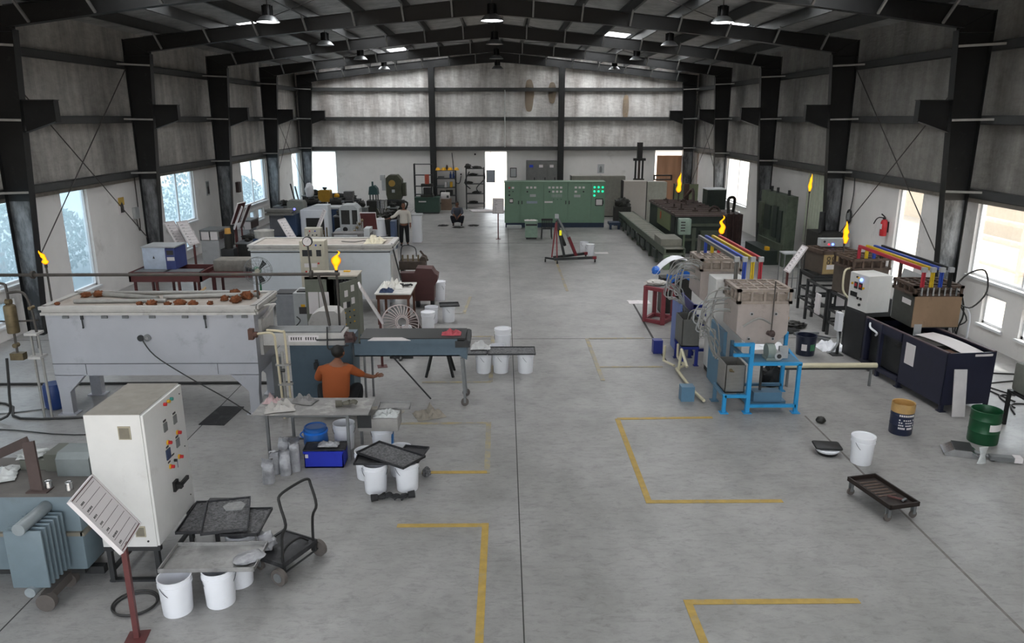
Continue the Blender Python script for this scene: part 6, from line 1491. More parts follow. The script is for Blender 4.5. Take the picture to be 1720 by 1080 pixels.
def coil_furnace(label, loc, w, d, zb, zf, zt, mbody, mcage, chamfer=.14, rz=0., grid=5, mfront=None, ports=True):
    t = thing('induction_furnace', label, 'furnace', loc, R(rz)); c = chamfer
    mb = MB().prism([(0, zf), (0, zb+c), (c, zb), (w-c, zb), (w, zb+c), (w, zf)], 'y', 0, d); mb.build('body', mbody, t)
    fr = MB()
    for z in (zf, zt-.05):
        for a, b, c_, e in ((-.03, -.03, w+.03, .04), (-.03, d-.04, w+.03, d+.03), (-.03, -.03, .04, d+.03), (w-.04, -.03, w+.03, d+.03)): fr.b2((a, b, z), (c_, e, z+.05))
    n = 4
    for i in range(n+1):
        x = .0+w*i/n
        for y in (-.0, d): fr.b2((x-.02, y-.02, zf), (x+.02, y+.02, zt))
    for i in range(1, 4):
        y = d*i/4
        for x in (0, w): fr.b2((x-.02, y-.02, zf), (x+.02, y+.02, zt))
    fr.build('cage', mcage, t)
    g = MB()
    for i in range(1, grid): g.b2((w*i/grid-.018, 0, zt-.03), (w*i/grid+.018, d, zt-.005))
    for i in range(1, 4): g.b2((0, d*i/4-.018, zt-.028), (w, d*i/4+.018, zt+.0))
    g.build('grid', mcage, t)
    MB().b2((.06, .06, zf+.02), (w-.06, d-.06, zt-.1)).build('coil_block', mcage, t)
    if mfront: MB().b2((0.005, -.02, zb+.02), (w+.02, -.0, zf)).build('front_panel', mfront, t)
    if ports:
        for x, z in ((w*.27, zf-.18), (w*.74, zf-.18), (w*.25, zb+.1), (w*.72, zb+.1)):
            p = MB().cyl((x, -.022, z), (x, 0, z), .032, n=14).build('port', M_LGREY, t); MB().cyl((x, -.026, z), (x, -.022, z), .018, n=10).build('port_hole', M_DK, p)
    return t
# front left furnace on the sky-blue frame
t = thing('blue_stand', 'sky blue welded frame carrying the front pinkish furnace and its tilt motor', 'stand', (3.85, 12.36, 0))
def post(x, y, z0, z1, m=M_SKYB, w=.06, par=None, nm='post'):
    mb = MB().b2((x-w/2, y-w/2, z0), (x+w/2, y+w/2, z1))
    if z0 < .05: mb.b2((x-.07, y-.07, 0), (x+.07, y+.07, .015))
    return mb.build(nm, m, par or t)
post(0.0, 0, 0, .34); post(.41, 0, 0, 1.28, w=.07); post(1.26, 0, 0, .9); post(.0, .6, 0, .34, M_STBL); post(1.4, 1.1, 0, .9); post(.41, 1.1, 0, 1.0, M_STBL)
for a, b, m in (((0, 0, .31), (.41, 0, .31), M_SKYB), ((.41, 0, .9), (1.3, 0, .9), M_SKYB), ((.41, 0, .13), (1.26, 0, .13), M_SKYB), ((.1, 0, 1.25), (.41, 0, 1.25), M_SKYB), ((.1, 0, 1.06), (.41, 0, 1.06), M_SKYB), ((0, 0, .31), (0, .6, .31), M_STBL), ((.41, 1.1, .13), (1.4, 1.1, .13), M_STBL), ((1.26, 0, .88), (1.4, 1.1, .88), M_SKYB), ((.41, 0, .9), (.41, 1.1, .9), M_STBL), ((1.3, .9, 1.2), (1.15, .9, 1.2), M_SKYB)):
    MB().bar(a, b, .06, .05).build('rail', m, t)
post(1.33, .9, .9, 1.22); MB().b2((.2, .95, 0), (.26, 1.9, 1.2)).build('side_plate', M_STBL, t)
MB().b2((.44, .03, .9), (1.28, .5, .925)).build('shelf', M_STBL, t); MB().b2((.5, .3, .02), (1.2, .9, .1)).b2((.6, .25, .1), (1.1, .5, .28)).build('lower_pan', M_STBL, t)
MB().cyl((.75, .4, .1), (.75, .4, .9), .025, n=8).build('column', M_DK, t)
t = thing('gear_motor', 'grey green gear motor on the shelf of the sky blue frame', 'motor', (4.72, 12.52, .93)); t.scale = (.72, .72, .72)
MB().cyl((-.2, .05, .2), (-.02, .05, .2), .19, n=20).b2((-.22, -.1, 0), (.05, .25, .06)).build('gearbox', mat('grey_green_gearbox', '7d8883', .45, var=.06), t); m_ = MB().cyl((.06, -.14, .12), (.06, .14, .12), .1, n=18).build('motor', M_LGREY, t); MB().cyl((.06, -.15, .12), (.06, -.14, .12), .055, n=14).build('motor_cap', M_DK, m_); MB().b2((.14, .08, 0), (.36, .16, .3)).build('cover', M_LGREY, t)
coil_furnace('pinkish grey box furnace with grid top on the sky blue frame', (4.08, 12.72, 0), .9, .82, 1.15, 1.88, 2.14, M_STAIN1, M_CAGE, .2)
t = thing('burner_rod', 'thin vertical rod and valve in front of the pinkish furnace', 'rod', (4.66, 12.62, 0)); MB().cyl((0, 0, 1.35), (0, 0, 2.3), .012, n=8).build('rod', M_PIPED, t); MB().sph((0, -.03, 1.38), .06, n=10).cyl((-.08, -.03, 1.4), (.04, -.03, 1.34), .04, n=8).build('valve', M_BRWN2, t); MB().tube([(-.5, 0, 1.5), (-.25, -.03, 1.65), (-.02, 0, 1.55)], .018).build('hose', M_HOSEG, t)
def steel_tank(label, loc, w, d, z0, z1, m, mfr, legs=True):
    t = thing('open_tank', label, 'tank', loc); a = .012
    mb = MB().b2((0, 0, z0), (w, a, z1)).b2((0, d-a, z0), (w, d, z1)).b2((0, 0, z0), (a, d, z1)).b2((w-a, 0, z0), (w, d, z1)).b2((0, 0, z0), (w, d, z0+.02)); mb.build('tank', m, t)
    if legs:
        for x in (.03, w-.03):
            for y in (.03, d-.03): MB().b2((x-.03, y-.03, 0), (x+.03, y+.03, z0)).b2((x-.05, y-.05, 0), (x+.05, y+.05, .012)).build('leg', mfr, t)
        MB().b2((-.01, -.012, z0-.06), (w+.01, .04, z0)).b2((-.01, d-.04, z0-.06), (w+.01, d+.01, z0)).build('rail', mfr, t)
    return t
t = steel_tank('stainless open tank in the sky blue frame at the aisle edge', (3.87, 12.44, 0), .34, .5, .345, .85, M_STAINLESS, M_SKYB, False); MB().cyl((.08, -.03, .76), (.08, 0, .76), .03, n=10).cyl((.05, -.03, .76), (.13, -.03, .74), .012, n=8).build('tap', M_BRASS, t); MB().cyl((.1, .1, .37), (.1, .1, .4), .02, n=8).build('drain', M_DK, t)
steel_tank('dark grey open tank on navy legs behind the stainless tank', (3.68, 14.95, 0), .36, .62, .42, 1.0, mat('dull_grey_tank', '666663', .5, .4, var=.1), M_NAVYF)
# hoses by the furnaces
def hoses(label, x, y, n, zt, zb, m=M_HOSEG, spread=.35, dy=.5):
    t = thing('hose_bundle', label, 'hose', (x, y, 0)); rnd = random.Random(int(x*91+y*7))
    for k in range(n):
        a, b, c_, e = (rnd.uniform(-1, 1) for _ in range(4)); o_ = rnd.uniform(.25, 1.1)*spread; q = zt-rnd.uniform(0, .45)
        MB().tube([(.2, dy*a, q), (.05, dy*a*.9, q+.06), (-o_*.7, dy*(a*.6+c_*.4), q-.02), (-o_, dy*(.7*c_), q-.3-.2*rnd.random()), (-o_*.55, dy*b*.6, (q+zb)/2), (-.05+.08*c_, .12*b, zb+.2), (.05*e, .14*a, zb)], .0125, n=6).build('hose', m if k % 3 else M_LGREY, t)
    return t
hoses('bundle of grey water hoses hanging at the left side of the front pinkish furnace', 3.96, 13.3, 11, 2.0, .7, spread=.5, dy=.28)
# second furnace behind, on navy frame
coil_furnace('second pinkish grey furnace behind the white side panel, under the colour bars', (4.2, 15.75, 0), .85, .95, 1.15, 1.85, 2.12, M_STAIN1, M_CAGE, ports=False)
t = thing('navy_stand', 'navy blue frame under the second pinkish furnace', 'stand', (4.1, 15.6, 0))
for x in (.0, .95):
    for y in (.1, 1.2): MB().b2((x-.03, y-.03, 0), (x+.03, y+.03, 1.14)).build('post', M_NAVYF, t)
for z in (1.1, .9, .7, .12): MB().b2((-.03, .07, z-.03), (.98, .13, z+.03)).build('rail', M_NAVYF, t)
MB().b2((-.03, .1, .1), (.0, 1.2, 1.14)).build('side_plate', M_NAVYF, t); MB().b2((-.3, .1, 0), (-.26, .9, 1.12)).build('guard_plate', mat('slate_blue_guard', '5d70a8', .45), t)
hoses('tangle of grey hoses at the left side of the second pinkish furnace', 4.0, 16.0, 13, 2.05, .75, spread=.45, dy=.35); hoses('vertical grey hoses running down beside the navy frame', 4.05, 15.35, 9, 1.1, .2, spread=.2, dy=.12)
t = thing('white_side_cabinet', 'plain white cabinet standing between the two pinkish furnaces', 'cabinet', (4.12, 14.3, 0)); MB().b2((0, 0, .1), (.6, .55, 1.98), bev=.008).build('body', M_WHITE, t); MB().b2((.03, -.01, .15), (.57, 0, 1.94)).build('door', M_WHITE, t); MB().b2((.02, .03, 0), (.58, .52, .1)).build('plinth', M_DK, t)
# colour coded bus bars
def busbars(label, x0, dx, y0, y1, z, drop_f, drop_r, cols, group):
    for k, (nm, m) in enumerate(cols):
        x = x0+dx*k
        t = thing('busbar', nm+' '+label, 'busbar', (x, y0, z), 0, group)
        MB().b2((-.026, 0, -.03), (.026, y1-y0, .03)).build('bar', m, t)
        MB().b2((-.03, .0, -drop_f), (-.005, .04, -.02)).b2((.008, 0, -drop_f), (.033, .04, -.02)).build('front_drop', m, t)
        MB().b2((-.03, y1-y0-.05, -drop_r), (.03, y1-y0, -.02)).build('rear_drop', m, t)
        MB().b2((-.045, -.02, -.05), (.045, .05, .04)).build('clamp', M_LGREY, t)
busbars('bus bar over the left furnaces', 4.28, .148, 13.62, 16.4, 2.5, .38, .36, (('leftmost grey', M_BGRY), ('blue', M_BBLU), ('yellow', M_BYEL), ('red', M_BRED)), 'left colour coded bus bars')
busbars('bus bar over the right furnaces', 7.9, .17, 13.85, 16.55, 2.25, .34, .3, (('red', M_BRED), ('yellow', M_BYEL), ('blue', M_BBLU), ('black', M_BLACK)), 'right colour coded bus bars')
# cream pipes on the floor
t = thing('drain_pipe', 'cream plastic drain pipe along the floor beside the left furnace tanks', 'pipe', (3.42, 12.4, 0)); MB().tube([(.3, 3.0, .35), (.28, 2.9, .1), (.3, 2.4, .06), (.1, 2.2, .06), (.12, 1.0, .06), (.2, .4, .06)], .03, smooth=False).tube([(.12, 2.1, .06), (.16, 2.1, .5), (.2, 1.75, .25)], .03, smooth=False).tube([(-.05, 2.7, .4), (-.05, 2.75, .06), (.1, 2.4, .06)], .028, smooth=False).build('pipe', M_CREAMP, t)
tag(MB().b2((-.12, -.1, 0), (.12, .1, .28)).build('pump_box', M_STBL, loc=(3.35, 13.0, 0)), 'small steel blue box on the floor left of the sky blue frame', 'box'); tag(MB().b2((-.1, -.1, 0), (.1, .1, .3)).build('navy_box', M_NAVYF, loc=(3.38, 15.9, 0)), 'small navy box on the floor beside the dark grey tank', 'box')
t = thing('cream_pipe', 'long cream pipe running right from the sky blue frame at shin height', 'pipe', (5.35, 13.7, .0)); MB().cyl((0, 0, .42), (1.8, 0, .42), .05, n=14).build('pipe', M_CREAMP, t)
MB().b2((0, -.02, .34), (1.8, .02, .37)).build('support_bar', M_DK, t)
for x in (.1, 1.7): MB().b2((x-.02, -.02, 0), (x+.02, .02, .34)).build('support', M_GREY, t)
tag(MB().blob((0, 0, 0), (.4, .25, .42), 6, .3).build('black_cloth', M_BLACK, loc=(5.17, 13.75, 0)), 'black sheeting bunched at the end of the cream pipe', 'cloth')
# maroon open frame and draped sheet
t = thing('box_stand', 'maroon welded box frame on the floor left of the second furnace', 'frame', (3.58, 18.2, 0)); mr = mat('maroon_frame_paint', '7c343c', .5, var=.1)
for x, y in ((0, .35), (.38, 0), (.75, .55), (.35, .9)): MB().b2((x-.05, y-.05, 0), (x+.05, y+.05, .92)).build('post', mr, t)
for z in (.05, .88):
    for a, b in (((0, .35), (.38, 0)), ((.38, 0), (.75, .55)), ((.75, .55), (.35, .9)), ((.35, .9), (0, .35))): MB().bar((*a, z), (*b, z), .08, .09).build('rail', mr, t)
MB().prism([(.05, .36), (.38, .06), (.7, .54), (.36, .84)], 'z', .9, .93).build('top_plate', M_GREY, t)
tag(MB().blob((0, 0, 0), (.5, .35, .12), 3, .3, 4.).build('grey_rag', M_CARD, loc=(3.85, 18.65, .931)), 'grey grubby rag on top of the maroon frame', 'rag')
t = thing('draped_sheet', 'white and blue plastic sheet draped over a dark machine by the second furnace', 'sheet', (4.2, 19.55, 0))
def drape(u, v): 
    a = PI*(.1+.62*u); return (-.25+.95*u+.0*v, -.25+.5*v, .75+.72*math.sin(a)**.8+.04*noise.noise(Vector((u*4, v*4, 2))))
MB().sheet(drape, 18, 8, .01).build('sheet', M_PAIL, t)
MB().sheet(lambda u, v: (.05+.75*u, -.275+.02*v, 1.08-.12*math.sin(u*9)*.5-.2*v+.1*u), 10, 4, .01).build('blue_panel', mat('bright_blue_plastic', '1f66c4', .4), t); MB().blob((-.2, -.1, 1.05), (.22, .25, .2), 3, .15).build('blue_corner', mat('bright_blue_plastic', '1f66c4', .4), t)
MB().b2((-.05, -.2, 0), (.75, .25, .95)).build('dark_machine', M_GDARK, t)
crumple('paper_sheet', 'pale flat sheet on the floor left of the draped sheet', 'paper', (3.8, 20.6, 0), .6, .4, .04, M_PAPER, 14)
# conveyor and furnace line
M_GRNOLD = mat('faded_machine_green', '4e5548', .55, .1, var=.12, scale=3, dirt='3b3f33', dirt_amt=.35, dirt_scale=2)
M_GRNDK = mat('dark_machine_green', '2b342f', .55, .1, var=.15, dirt='22261f', dirt_amt=.3)
M_CONV = mat('dusty_conveyor', '7b7a70', .6, .2, var=.15, scale=4, dirt='4b4a42', dirt_amt=.25)
t = thing('conveyor', 'long dusty roller conveyor running back along the green furnace', 'conveyor', (5.45, 25.3, 0))
MB().b2((0, 0, .5), (.06, 10.6, .72)).b2((.66, 0, .5), (.72, 10.6, .72)).b2((.05, .05, .5), (.68, 10.6, .56)).build('frame', M_GRNOLD, t)
for k in range(22): MB().b2((.04, .1+k*.475, .68), (.68, .5+k*.475, .71)).build('slat', M_CONV, t)
for k in range(9):
    for x in (.03, .69): MB().b2((x-.04, .1+k*1.28, 0), (x+.04, .18+k*1.28, .5)).build('leg', M_GRNOLD, t)
    MB().b2((-.02, .2+k*1.15, .15), (.05, .9+k*1.15, .45)).build('side_box', M_GRNDK, t)
MB().b2((.0, .6, .72), (.72, 1.8, .95)).build('cover', M_CONV, t); MB().b2((.0, -.02, .0), (.2, .1, .5)).build('end_plate', mat('pale_green_plate', '66755f', .5), t)
t = thing('conveyor_drive', 'dark drive unit at the far end of the conveyor', 'machine', (5.3, 36.2, 0)); MB().b2((0, 0, 0), (.8, .4, .9)).build('base', M_GDARK, t); MB().blob((.4, .2, .9), (.7, .35, .4), 6, .3).build('motor', M_GDARK, t)
t = thing('tunnel_furnace', 'long green tunnel furnace with a rusty ribbed roof beside the conveyor', 'furnace', (6.5, 28.4, 0)); w, d = 1.85, 5.2
MB().b2((0, 0, .1), (w, d, 1.42)).build('body', M_GRNDK, t)
roof = MB().b2((-.05, -.05, 1.42), (w+.05, d+.05, 1.5)); roof.build('roof', mat('rusty_mauve_roof', '5c4f4c', .7, .1, var=.2), t)
for k in range(9): MB().b2((-.04, .2+k*.58, 1.5), (w+.04, .3+k*.58, 1.55)).build('roof_rib', mat('rusty_mauve_roof', '5c4f4c', .7), t)
MB().b2((-.03, .9, .75), (0, 3.4, 1.38)).build('side_panel', mat('yellow_green_panel', '757e5a', .5, var=.06), t); MB().b2((-.04, 2.6, 1.0), (-.03, 2.8, 1.3)).build('orange_label', mat('orange_label', 'b8552c', .5), t)
MB().b2((-.02, .1, .8), (0, .75, 1.35)).build('opening', M_BLACK, t); MB().b2((.3, -.06, 1.05), (w, 0, 1.15)).b2((.3, -.1, .5), (1.6, 0, .6)).b2((.6, -.12, .1), (.75, 0, 1.0)).build('pipe_ledge', M_GRNOLD, t)
MB().b2((.9, -.25, .1), (1.75, -.05, .9)).build('front_valve_box', M_GRNOLD, t)
MB().b2((.05, .05, 0), (w-.05, d-.05, .1)).build('plinth', M_DK, t)
rnd = random.Random(9)
for k in range(9): x, y, h = .3+rnd.random()*1.3, .8+k*.5, rnd.uniform(.1, .3); MB().cyl((x, y, 1.5), (x, y, 1.5+h), .04, n=8).b2((x-.12, y-.04, 1.5), (x+.1, y+.05, 1.58)).build('burner_fitting', M_BRWN2, t)
MB().tube([(1.4, .6, 1.55), (1.5, .4, 1.75), (1.75, .5, 1.6), (1.8, -.1, 1.2), (1.85, -.2, .6)], .05).build('flue_pipe', M_BRWN2, t)
MB().b2((1.35, 4.6, 1.55), (1.55, 4.8, 2.25)).tube([(1.45, 3.4, 1.55), (1.45, 3.6, 2.1), (1.2, 3.9, 1.7)], .06).build('stack', M_BRWN2, t)
t = thing('green_control_box', 'pale green control box on a post at the conveyor end', 'box', (6.5, 26.9, 0)); MB().cyl((0, .1, 0), (0, .1, .95), .04, n=10).build('post', mat('pale_green_plate', '66755f', .5), t); MB().b2((-.22, 0, .95), (.22, .3, 1.52), bev=.03).build('box', mat('mint_box', '8a9c8f', .5), t)
for k in range(4): MB().b2((-.16, -.012, 1.08+k*.1), (-.0, 0, 1.12+k*.1)).build('label', M_INK, t)
MB().b2((-.15, -.05, 0), (.15, .25, .02)).build('foot', M_DK, t)
t = thing('tall_green_cabinet', 'tall dark green cabinet with a pale top beside the tunnel furnace', 'cabinet', (8.75, 32.6, 0)); MB().b2((0, 0, 0), (.8, .8, 2.02)).build('body', M_GRNDK, t); MB().b2((-.02, -.02, 2.02), (.82, .82, 2.06)).build('top', M_PAIL, t); MB().b2((.04, -.012, .1), (.76, 0, 1.95)).build('door', M_GRNDK, t); MB().cyl((.4, -.02, 1.8), (.4, 0, 1.8), .04, n=10).build('knob', M_DK, t)
t = thing('olive_screen', 'olive green partition panel behind the tunnel furnace', 'panel', (7.9, 35.2, 0)); MB().b2((0, 0, 0), (1.1, .06, 2.05)).build('sheet', mat('olive_green_sheet', '6c7359', .5), t); MB().b2((-.04, -.02, 0), (0, .08, 2.08)).build('edge', M_DK, t)
def plain_cab(label, x, y, w, d, h, m, nm='white_cabinet'):
    t = thing(nm, label, 'cabinet', (x, y, 0)); MB().b2((0, 0, .06), (w, d, h)).build('body', m, t); MB().b2((.02, -.015, .1), (w-.02, 0, h-.04)).build('door', m, t); MB().b2((-.03, -.0, 0), (0, d, h+.02)).build('side', M_DK, t); MB().b2((0, .02, 0), (w, d-.02, .06)).build('plinth', M_DK, t); return t
M_WGREY = mat('warm_white_panel', 'a8a19a', .5, var=.03)
plain_cab('broad white cabinet at the far end of the conveyor', 5.82, 36.9, 1.1, .7, 2.05, M_WGREY); plain_cab('second white cabinet right of the broad one at the conveyor end', 6.98, 37.0, .95, .7, 2.0, mat('grey_white_panel', '908f86', .5))
plain_cab('grey cabinet standing behind the right end of the green switchboard', 5.1, 39.5, 1.2, .6, 2.1, mat('grey_beige_panel', '7d7b73', .5), 'grey_cabinet'); plain_cab('low pale cabinet with dark open top behind the switchboard', 3.4, 38.2, 1.6, .6, 2.2, mat('grey_beige_panel', '7d7b73', .5), 'grey_cabinet')
t = thing('tall_press', 'tall black screw press column against the end wall', 'press', (6.93, 39.2, 0)); MB().b2((-.13, -.1, 2.9), (.13, .1, 3.8)).build('column', M_BLACK, t); MB().b2((-.3, -.15, 2.9), (.3, .15, 3.02)).cyl((-.18, 0, 2.0), (-.18, 0, 2.9), .05, n=10).cyl((.18, 0, 2.0), (.18, 0, 2.9), .05, n=10).build('guide', M_BLACK, t)
MB().b2((-.25, -.2, 0), (.25, .2, 2.0)).build('base', M_GDARK, t); MB().cyl((0, 0, 2.0), (0, 0, 2.9), .06, n=10).build('screw', M_BRWN2, t)
t = thing('black_bracket', 'black open frame bracket on the white cabinets beside the screw press', 'frame', (7.35, 37.4, 2.055)); MB().b2((0, 0, .0), (.9, .1, .06)).b2((0, 0, .2), (.9, .1, .26)).b2((0, 0, 0), (.06, .1, .26)).b2((.84, 0, 0), (.9, .1, .26)).build('frame', M_BLACK, t)
flame('tall orange flame above the roof of the tunnel furnace', (7.5, 32.6, 1.92), .85, .11, 7, .05); burner_pipe('burner pipe on the tunnel furnace roof under the tall flame', 7.5, 32.6, 1.56, 1.92, .03)
flame('orange flame burning above the left colour bars', (6.98, 24.0, 1.42), .6, .13, 11, 0); burner_pipe('burner pipe behind the second furnace', 6.98, 24.0, 0, 1.42, .03)
flame('small orange flame before the ribbed sheet on the right wall', (8.86, 22.0, 2.95), .5, .055, 13, 0.05); burner_pipe('thin burner pipe rising before the ribbed sheet', 8.86, 22.0, 0, 2.95, .016)
flame('orange flame in front of the fire extinguisher wall', (7.92, 17.3, 2.19), .52, .07, 17, -.03); burner_pipe('thin burner pipe beside the brown caged furnace', 7.92, 17.35, 1.2, 2.19, .016)
# big green press
t = thing('green_press', 'large faded green press frame at the right wall behind the furnaces', 'press', (9.65, 25.7, 0))
MB().b2((0, 0, 0), (.35, 2.7, 2.42)).build('side_frame', mat('faded_press_green', '566052', .55, .1, var=.15, scale=2, dirt='2c332b', dirt_amt=.5, dirt_scale=1.5), t)
for a, b, c_, d_ in ((.35, .65, .8, 1.9), (.8, 1.2, .9, 2.0), (1.5, 2.1, 1.1, 1.95)): MB().b2((-.06, a, c_), (0, b, d_)).build('recess', M_GRNDK, t)
MB().b2((-.1, 2.2, 1.2), (.0, 2.65, 2.0)).b2((-.05, .1, .1), (0, 2.6, .75)).build('ram_block', M_GRNOLD, t)
for y in (.4, 1.5, 2.1): MB().cyl((.17, y, 2.42), (.17, y, 2.6), .05, n=8).build('fitting', M_DK, t)
MB().b2((-.5, .4, 0), (0, 2.6, .5)).build('bed', M_GRNDK, t); MB().b2((-.42, .5, .5), (-.3, .7, .62)).build('yellow_part', M_YELL, t)  # large dark bed: shade on the press's lower half put into colour
t = thing('wall_machine', 'dark oily machine between the green press and the ribbed sheet', 'machine', (9.9, 23.3, 0)); MB().b2((0, 0, 0), (.8, 1.2, 1.5)).build('body', M_GDARK, t); MB().bar((0, .2, 1.5), (.35, 1.0, 2.0), .06).cyl((.3, .8, 1.5), (.3, .8, 2.1), .09, n=12).build('arm', M_DK, t)
t = thing('step_stand', 'light tubular step frame behind the right sign stand', 'frame', (7.95, 21.0, 0))
for x in (0, .42):
    for y in (0, .4): MB().cyl((x, y, 0), (x, y, 1.28), .016, n=8).build('upright', M_GREY, t)
for z in (.3, .6, .9): MB().cyl((0, 0, z), (.42, 0, z), .012, n=6).build('rung', M_GREY, t)
MB().b2((-.02, -.02, 1.28), (.44, .42, 1.31)).build('top', M_LGREY, t)
t = thing('wall_cabinet', 'dark reddish machine by the right wall under the bright window', 'machine', (8.7, 29.6, 0)); MB().b2((0, 0, 0), (.7, 1.6, 1.35)).build('body', mat('dark_rust_red', '3d2c29', .7, var=.3), t); MB().tube([(.2, .3, 1.35), (.2, .4, 1.9), (.5, .6, 1.9), (.5, .7, 1.35)], .06).build('pipe_loop', M_GDARK, t)
for k in range(3): MB().cyl((.1+.2*k, -.1, 0), (.1+.2*k, -.1, 1.4), .05, n=8).build('vertical_pipe', mat('dark_rust_red', '3d2c29', .7), t)
sign_stand('white board on a maroon post beside the yellowed furnace at right', (7.45, 19.4, 0), R(180), bot=1.12, w=.3, L_=.78, ang=58)
# right group
t = coil_furnace('yellowed furnace with marked front on a black frame, rearmost at the right wall', (8.18, 19.0, 0), .9, .85, 1.1, 1.62, 1.72, M_STAIN2, M_CAGE2, .02, 8, 4, M_BRASSY, False)
mk = mat('dark_mark', '4a4034', .7); mb = MB()
for x in (.14, .28):
    for z in (1.42, 1.52): mb.tube([(x+.04*math.cos(a), -.024, z+.045*math.sin(a)) for a in [2*PI*i/10 for i in range(10)]], .01, n=5, closed=True)
mb.build('painted_mark', mk, t); MB().b2((.1, -.028, 1.24), (.3, -.02, 1.36)).build('label', M_PAPER, t)
t = thing('console', 'grey console with a blue and a red light on top of the yellowed furnace', 'console', (8.3, 19.75, 1.75)); MB().b2((0, -.25, 0), (.75, .0, .2)).build('body', M_LGREY, t); MB().cyl((.3, -.27, .06), (.3, -.25, .06), .03, n=10).build('blue_light', emit('blue_light', '5a78ff', 3.0), t); MB().cyl((.2, -.27, .06), (.2, -.25, .06), .025, n=10).build('red_light', emit('red_light', 'e02a3a', 1.0), t); MB().cyl((.08, -.26, .13), (.08, -.25, .13), .03, n=10).build('knob', M_DK, t)
def frame_stand(label, x, y, w, d, h, m=M_CHAR, rz=0):
    t = thing('black_stand', label, 'stand', (x, y, 0), R(rz))
    for a in (0, w):
        for b in (0, d): MB().b2((a-.03, b-.03, 0), (a+.03, b+.03, h)).build('leg', m, t)
    for z in (h-.05, .3, .6): 
        MB().b2((-.03, -.02, z), (w+.03, .02, z+.05)).b2((-.03, d-.02, z), (w+.03, d+.02, z+.05)).b2((-.02, 0, z), (.02, d, z+.05)).b2((w-.02, 0, z), (w+.02, d, z+.05)).build('rail', m, t)
    return t
t = frame_stand('black steel frame under the yellowed furnace', 8.0, 18.95, 1.05, .95, 1.08)
t = frame_stand('black steel frame with taped papers between the right furnaces', 7.75, 17.55, .9, 1.2, 1.05); MB().b2((.15, -.06, .6), (.75, -.03, 1.05)).build('box', M_CHAR, t); MB().b2((.2, -.065, .65), (.4, -.06, .98)).build('paper', M_PAPER, t); MB().b2((-.07, .25, .35), (-.03, .5, .85)).build('paper', M_PAPER, t)
t = coil_furnace('brown steel furnace with rusty cage beside the white switch cabinet', (7.78, 16.45, 0), .85, .8, 1.1, 1.72, 1.98, M_STAIN2, M_CAGE2, .02, 6, 5, None, False); MB().b2((.08, -.006, 1.5), (.3, 0, 1.62)).build('label', M_PAPER, t); MB().tube([(-.02, .1, 1.75), (-.2, .0, 1.7), (-.22, -.05, 1.3), (-.08, -.1, 1.1)], .022).build('hose', M_CREAMP, t)
frame_stand('black steel frame under the brown caged furnace', 7.72, 16.4, .95, .9, 1.08)
t = thing('switch_cabinet', 'white switch cabinet with a blue lamp on a charcoal cabinet among the right furnaces', 'cabinet', (7.57, 15.2, 0), R(11))
MB().b2((0, 0, 1.06), (.52, .62, 1.84), bev=.008).build('body', M_WHITE, t); dr = MB().b2((-.02, .0, 1.07), (0, .62, 1.83)).build('door', M_WHITE, t)
MB().b2((-.02, 0, 0.02), (.54, .62, 1.055)).build('lower_cabinet', M_CHAR, t)
def lf(nm, m, y, z, r, par=None, box=False, h=None):
    mb = MB()
    if box: mb.b2((-.035, y-r, z-(h or r)), (-.02, y+r, z+(h or r)))
    else: mb.cyl((-.045, y, z), (-.02, y, z), r, n=12)
    return mb.build(nm, m, dr)
lf('blue_lamp', emit('blue_lamp_glow', '5f86ff', 3.5), .24, 1.72, .035); lf('knob', M_DK, .38, 1.76, .02); lf('knob', M_YELL, .33, 1.75, .018)
for y in (.4, .25): lf('display', M_DK, y, 1.58, .05, box=True, h=.07); MB().b2((-.04, y-.03, 1.56), (-.035, y+.03, 1.62)).build('red_digits', M_RED, dr)
lf('stop_button', M_YELL, .52, 1.6, .025); lf('stop_button', M_YELL, .15, 1.56, .025)
for k in range(4): lf('terminal', M_BLACK, .36+.055*k, 1.38, .022, box=True, h=.05)
for k in range(2): lf('switch', M_BLACK, .3-.1*k, 1.32, .03, box=True, h=.025)
lf('key_switch', M_BLACK, .22, 1.19, .03)
t = thing('meter_box', 'white meter box with conduit fixed to a post before the charcoal cabinet', 'box', (7.26, 15.7, 0)); MB().b2((-.06, -.08, .55), (.04, .1, .95)).build('box', M_PAIL, t); MB().b2((.0, -.02, 0), (.05, .03, .55)).build('post', M_DK, t); MB().tube([(-.02, 0, .55), (-.03, -.1, .3), (-.1, 0, .08), (-.15, .1, .03)], .025).build('conduit', M_LGREY, t); MB().b2((-.12, -.12, 0), (.12, .12, .015)).build('foot', M_DK, t)
t = thing('brown_post', 'thin brown post rising beside the white switch cabinet', 'post', (7.55, 14.85, 0)); MB().b2((.52, .2, 0), (.57, .25, 2.2)).build('post', M_BRWN2, t); MB().b2((.48, .17, 0), (.6, .28, .012)).build('foot', M_DK, t)
t = coil_furnace('copper-fronted furnace with rusty cage on the long dark trough, nearest at right', (7.82, 13.92, 0), .88, .78, 1.1, 1.72, 1.93, mat('dark_grey_green_steel', '4a4b46', .5, .3, var=.15), M_CAGE2, .02, 0, 5, M_COPPER, False)
MB().b2((-.006, .1, 1.52), (0, .42, 1.62)).build('label', M_PAPER, t)
for k in range(7): MB().cyl((.1+.11*k, -.05, 1.76), (.1+.11*k, .0, 1.76), .022, n=8).b2((.085+.11*k, -.045, 1.78), (.115+.11*k, -.01, 1.9)).build('terminal', M_CHROME, t)
MB().b2((.05, -.03, .95), (.2, -.026, 1.18)).build('hanging_paper', M_LGREY, t)
t = thing('power_cable', 'looped black power cables at the right of the copper-fronted furnace', 'cable', (8.75, 14.1, 0)); 
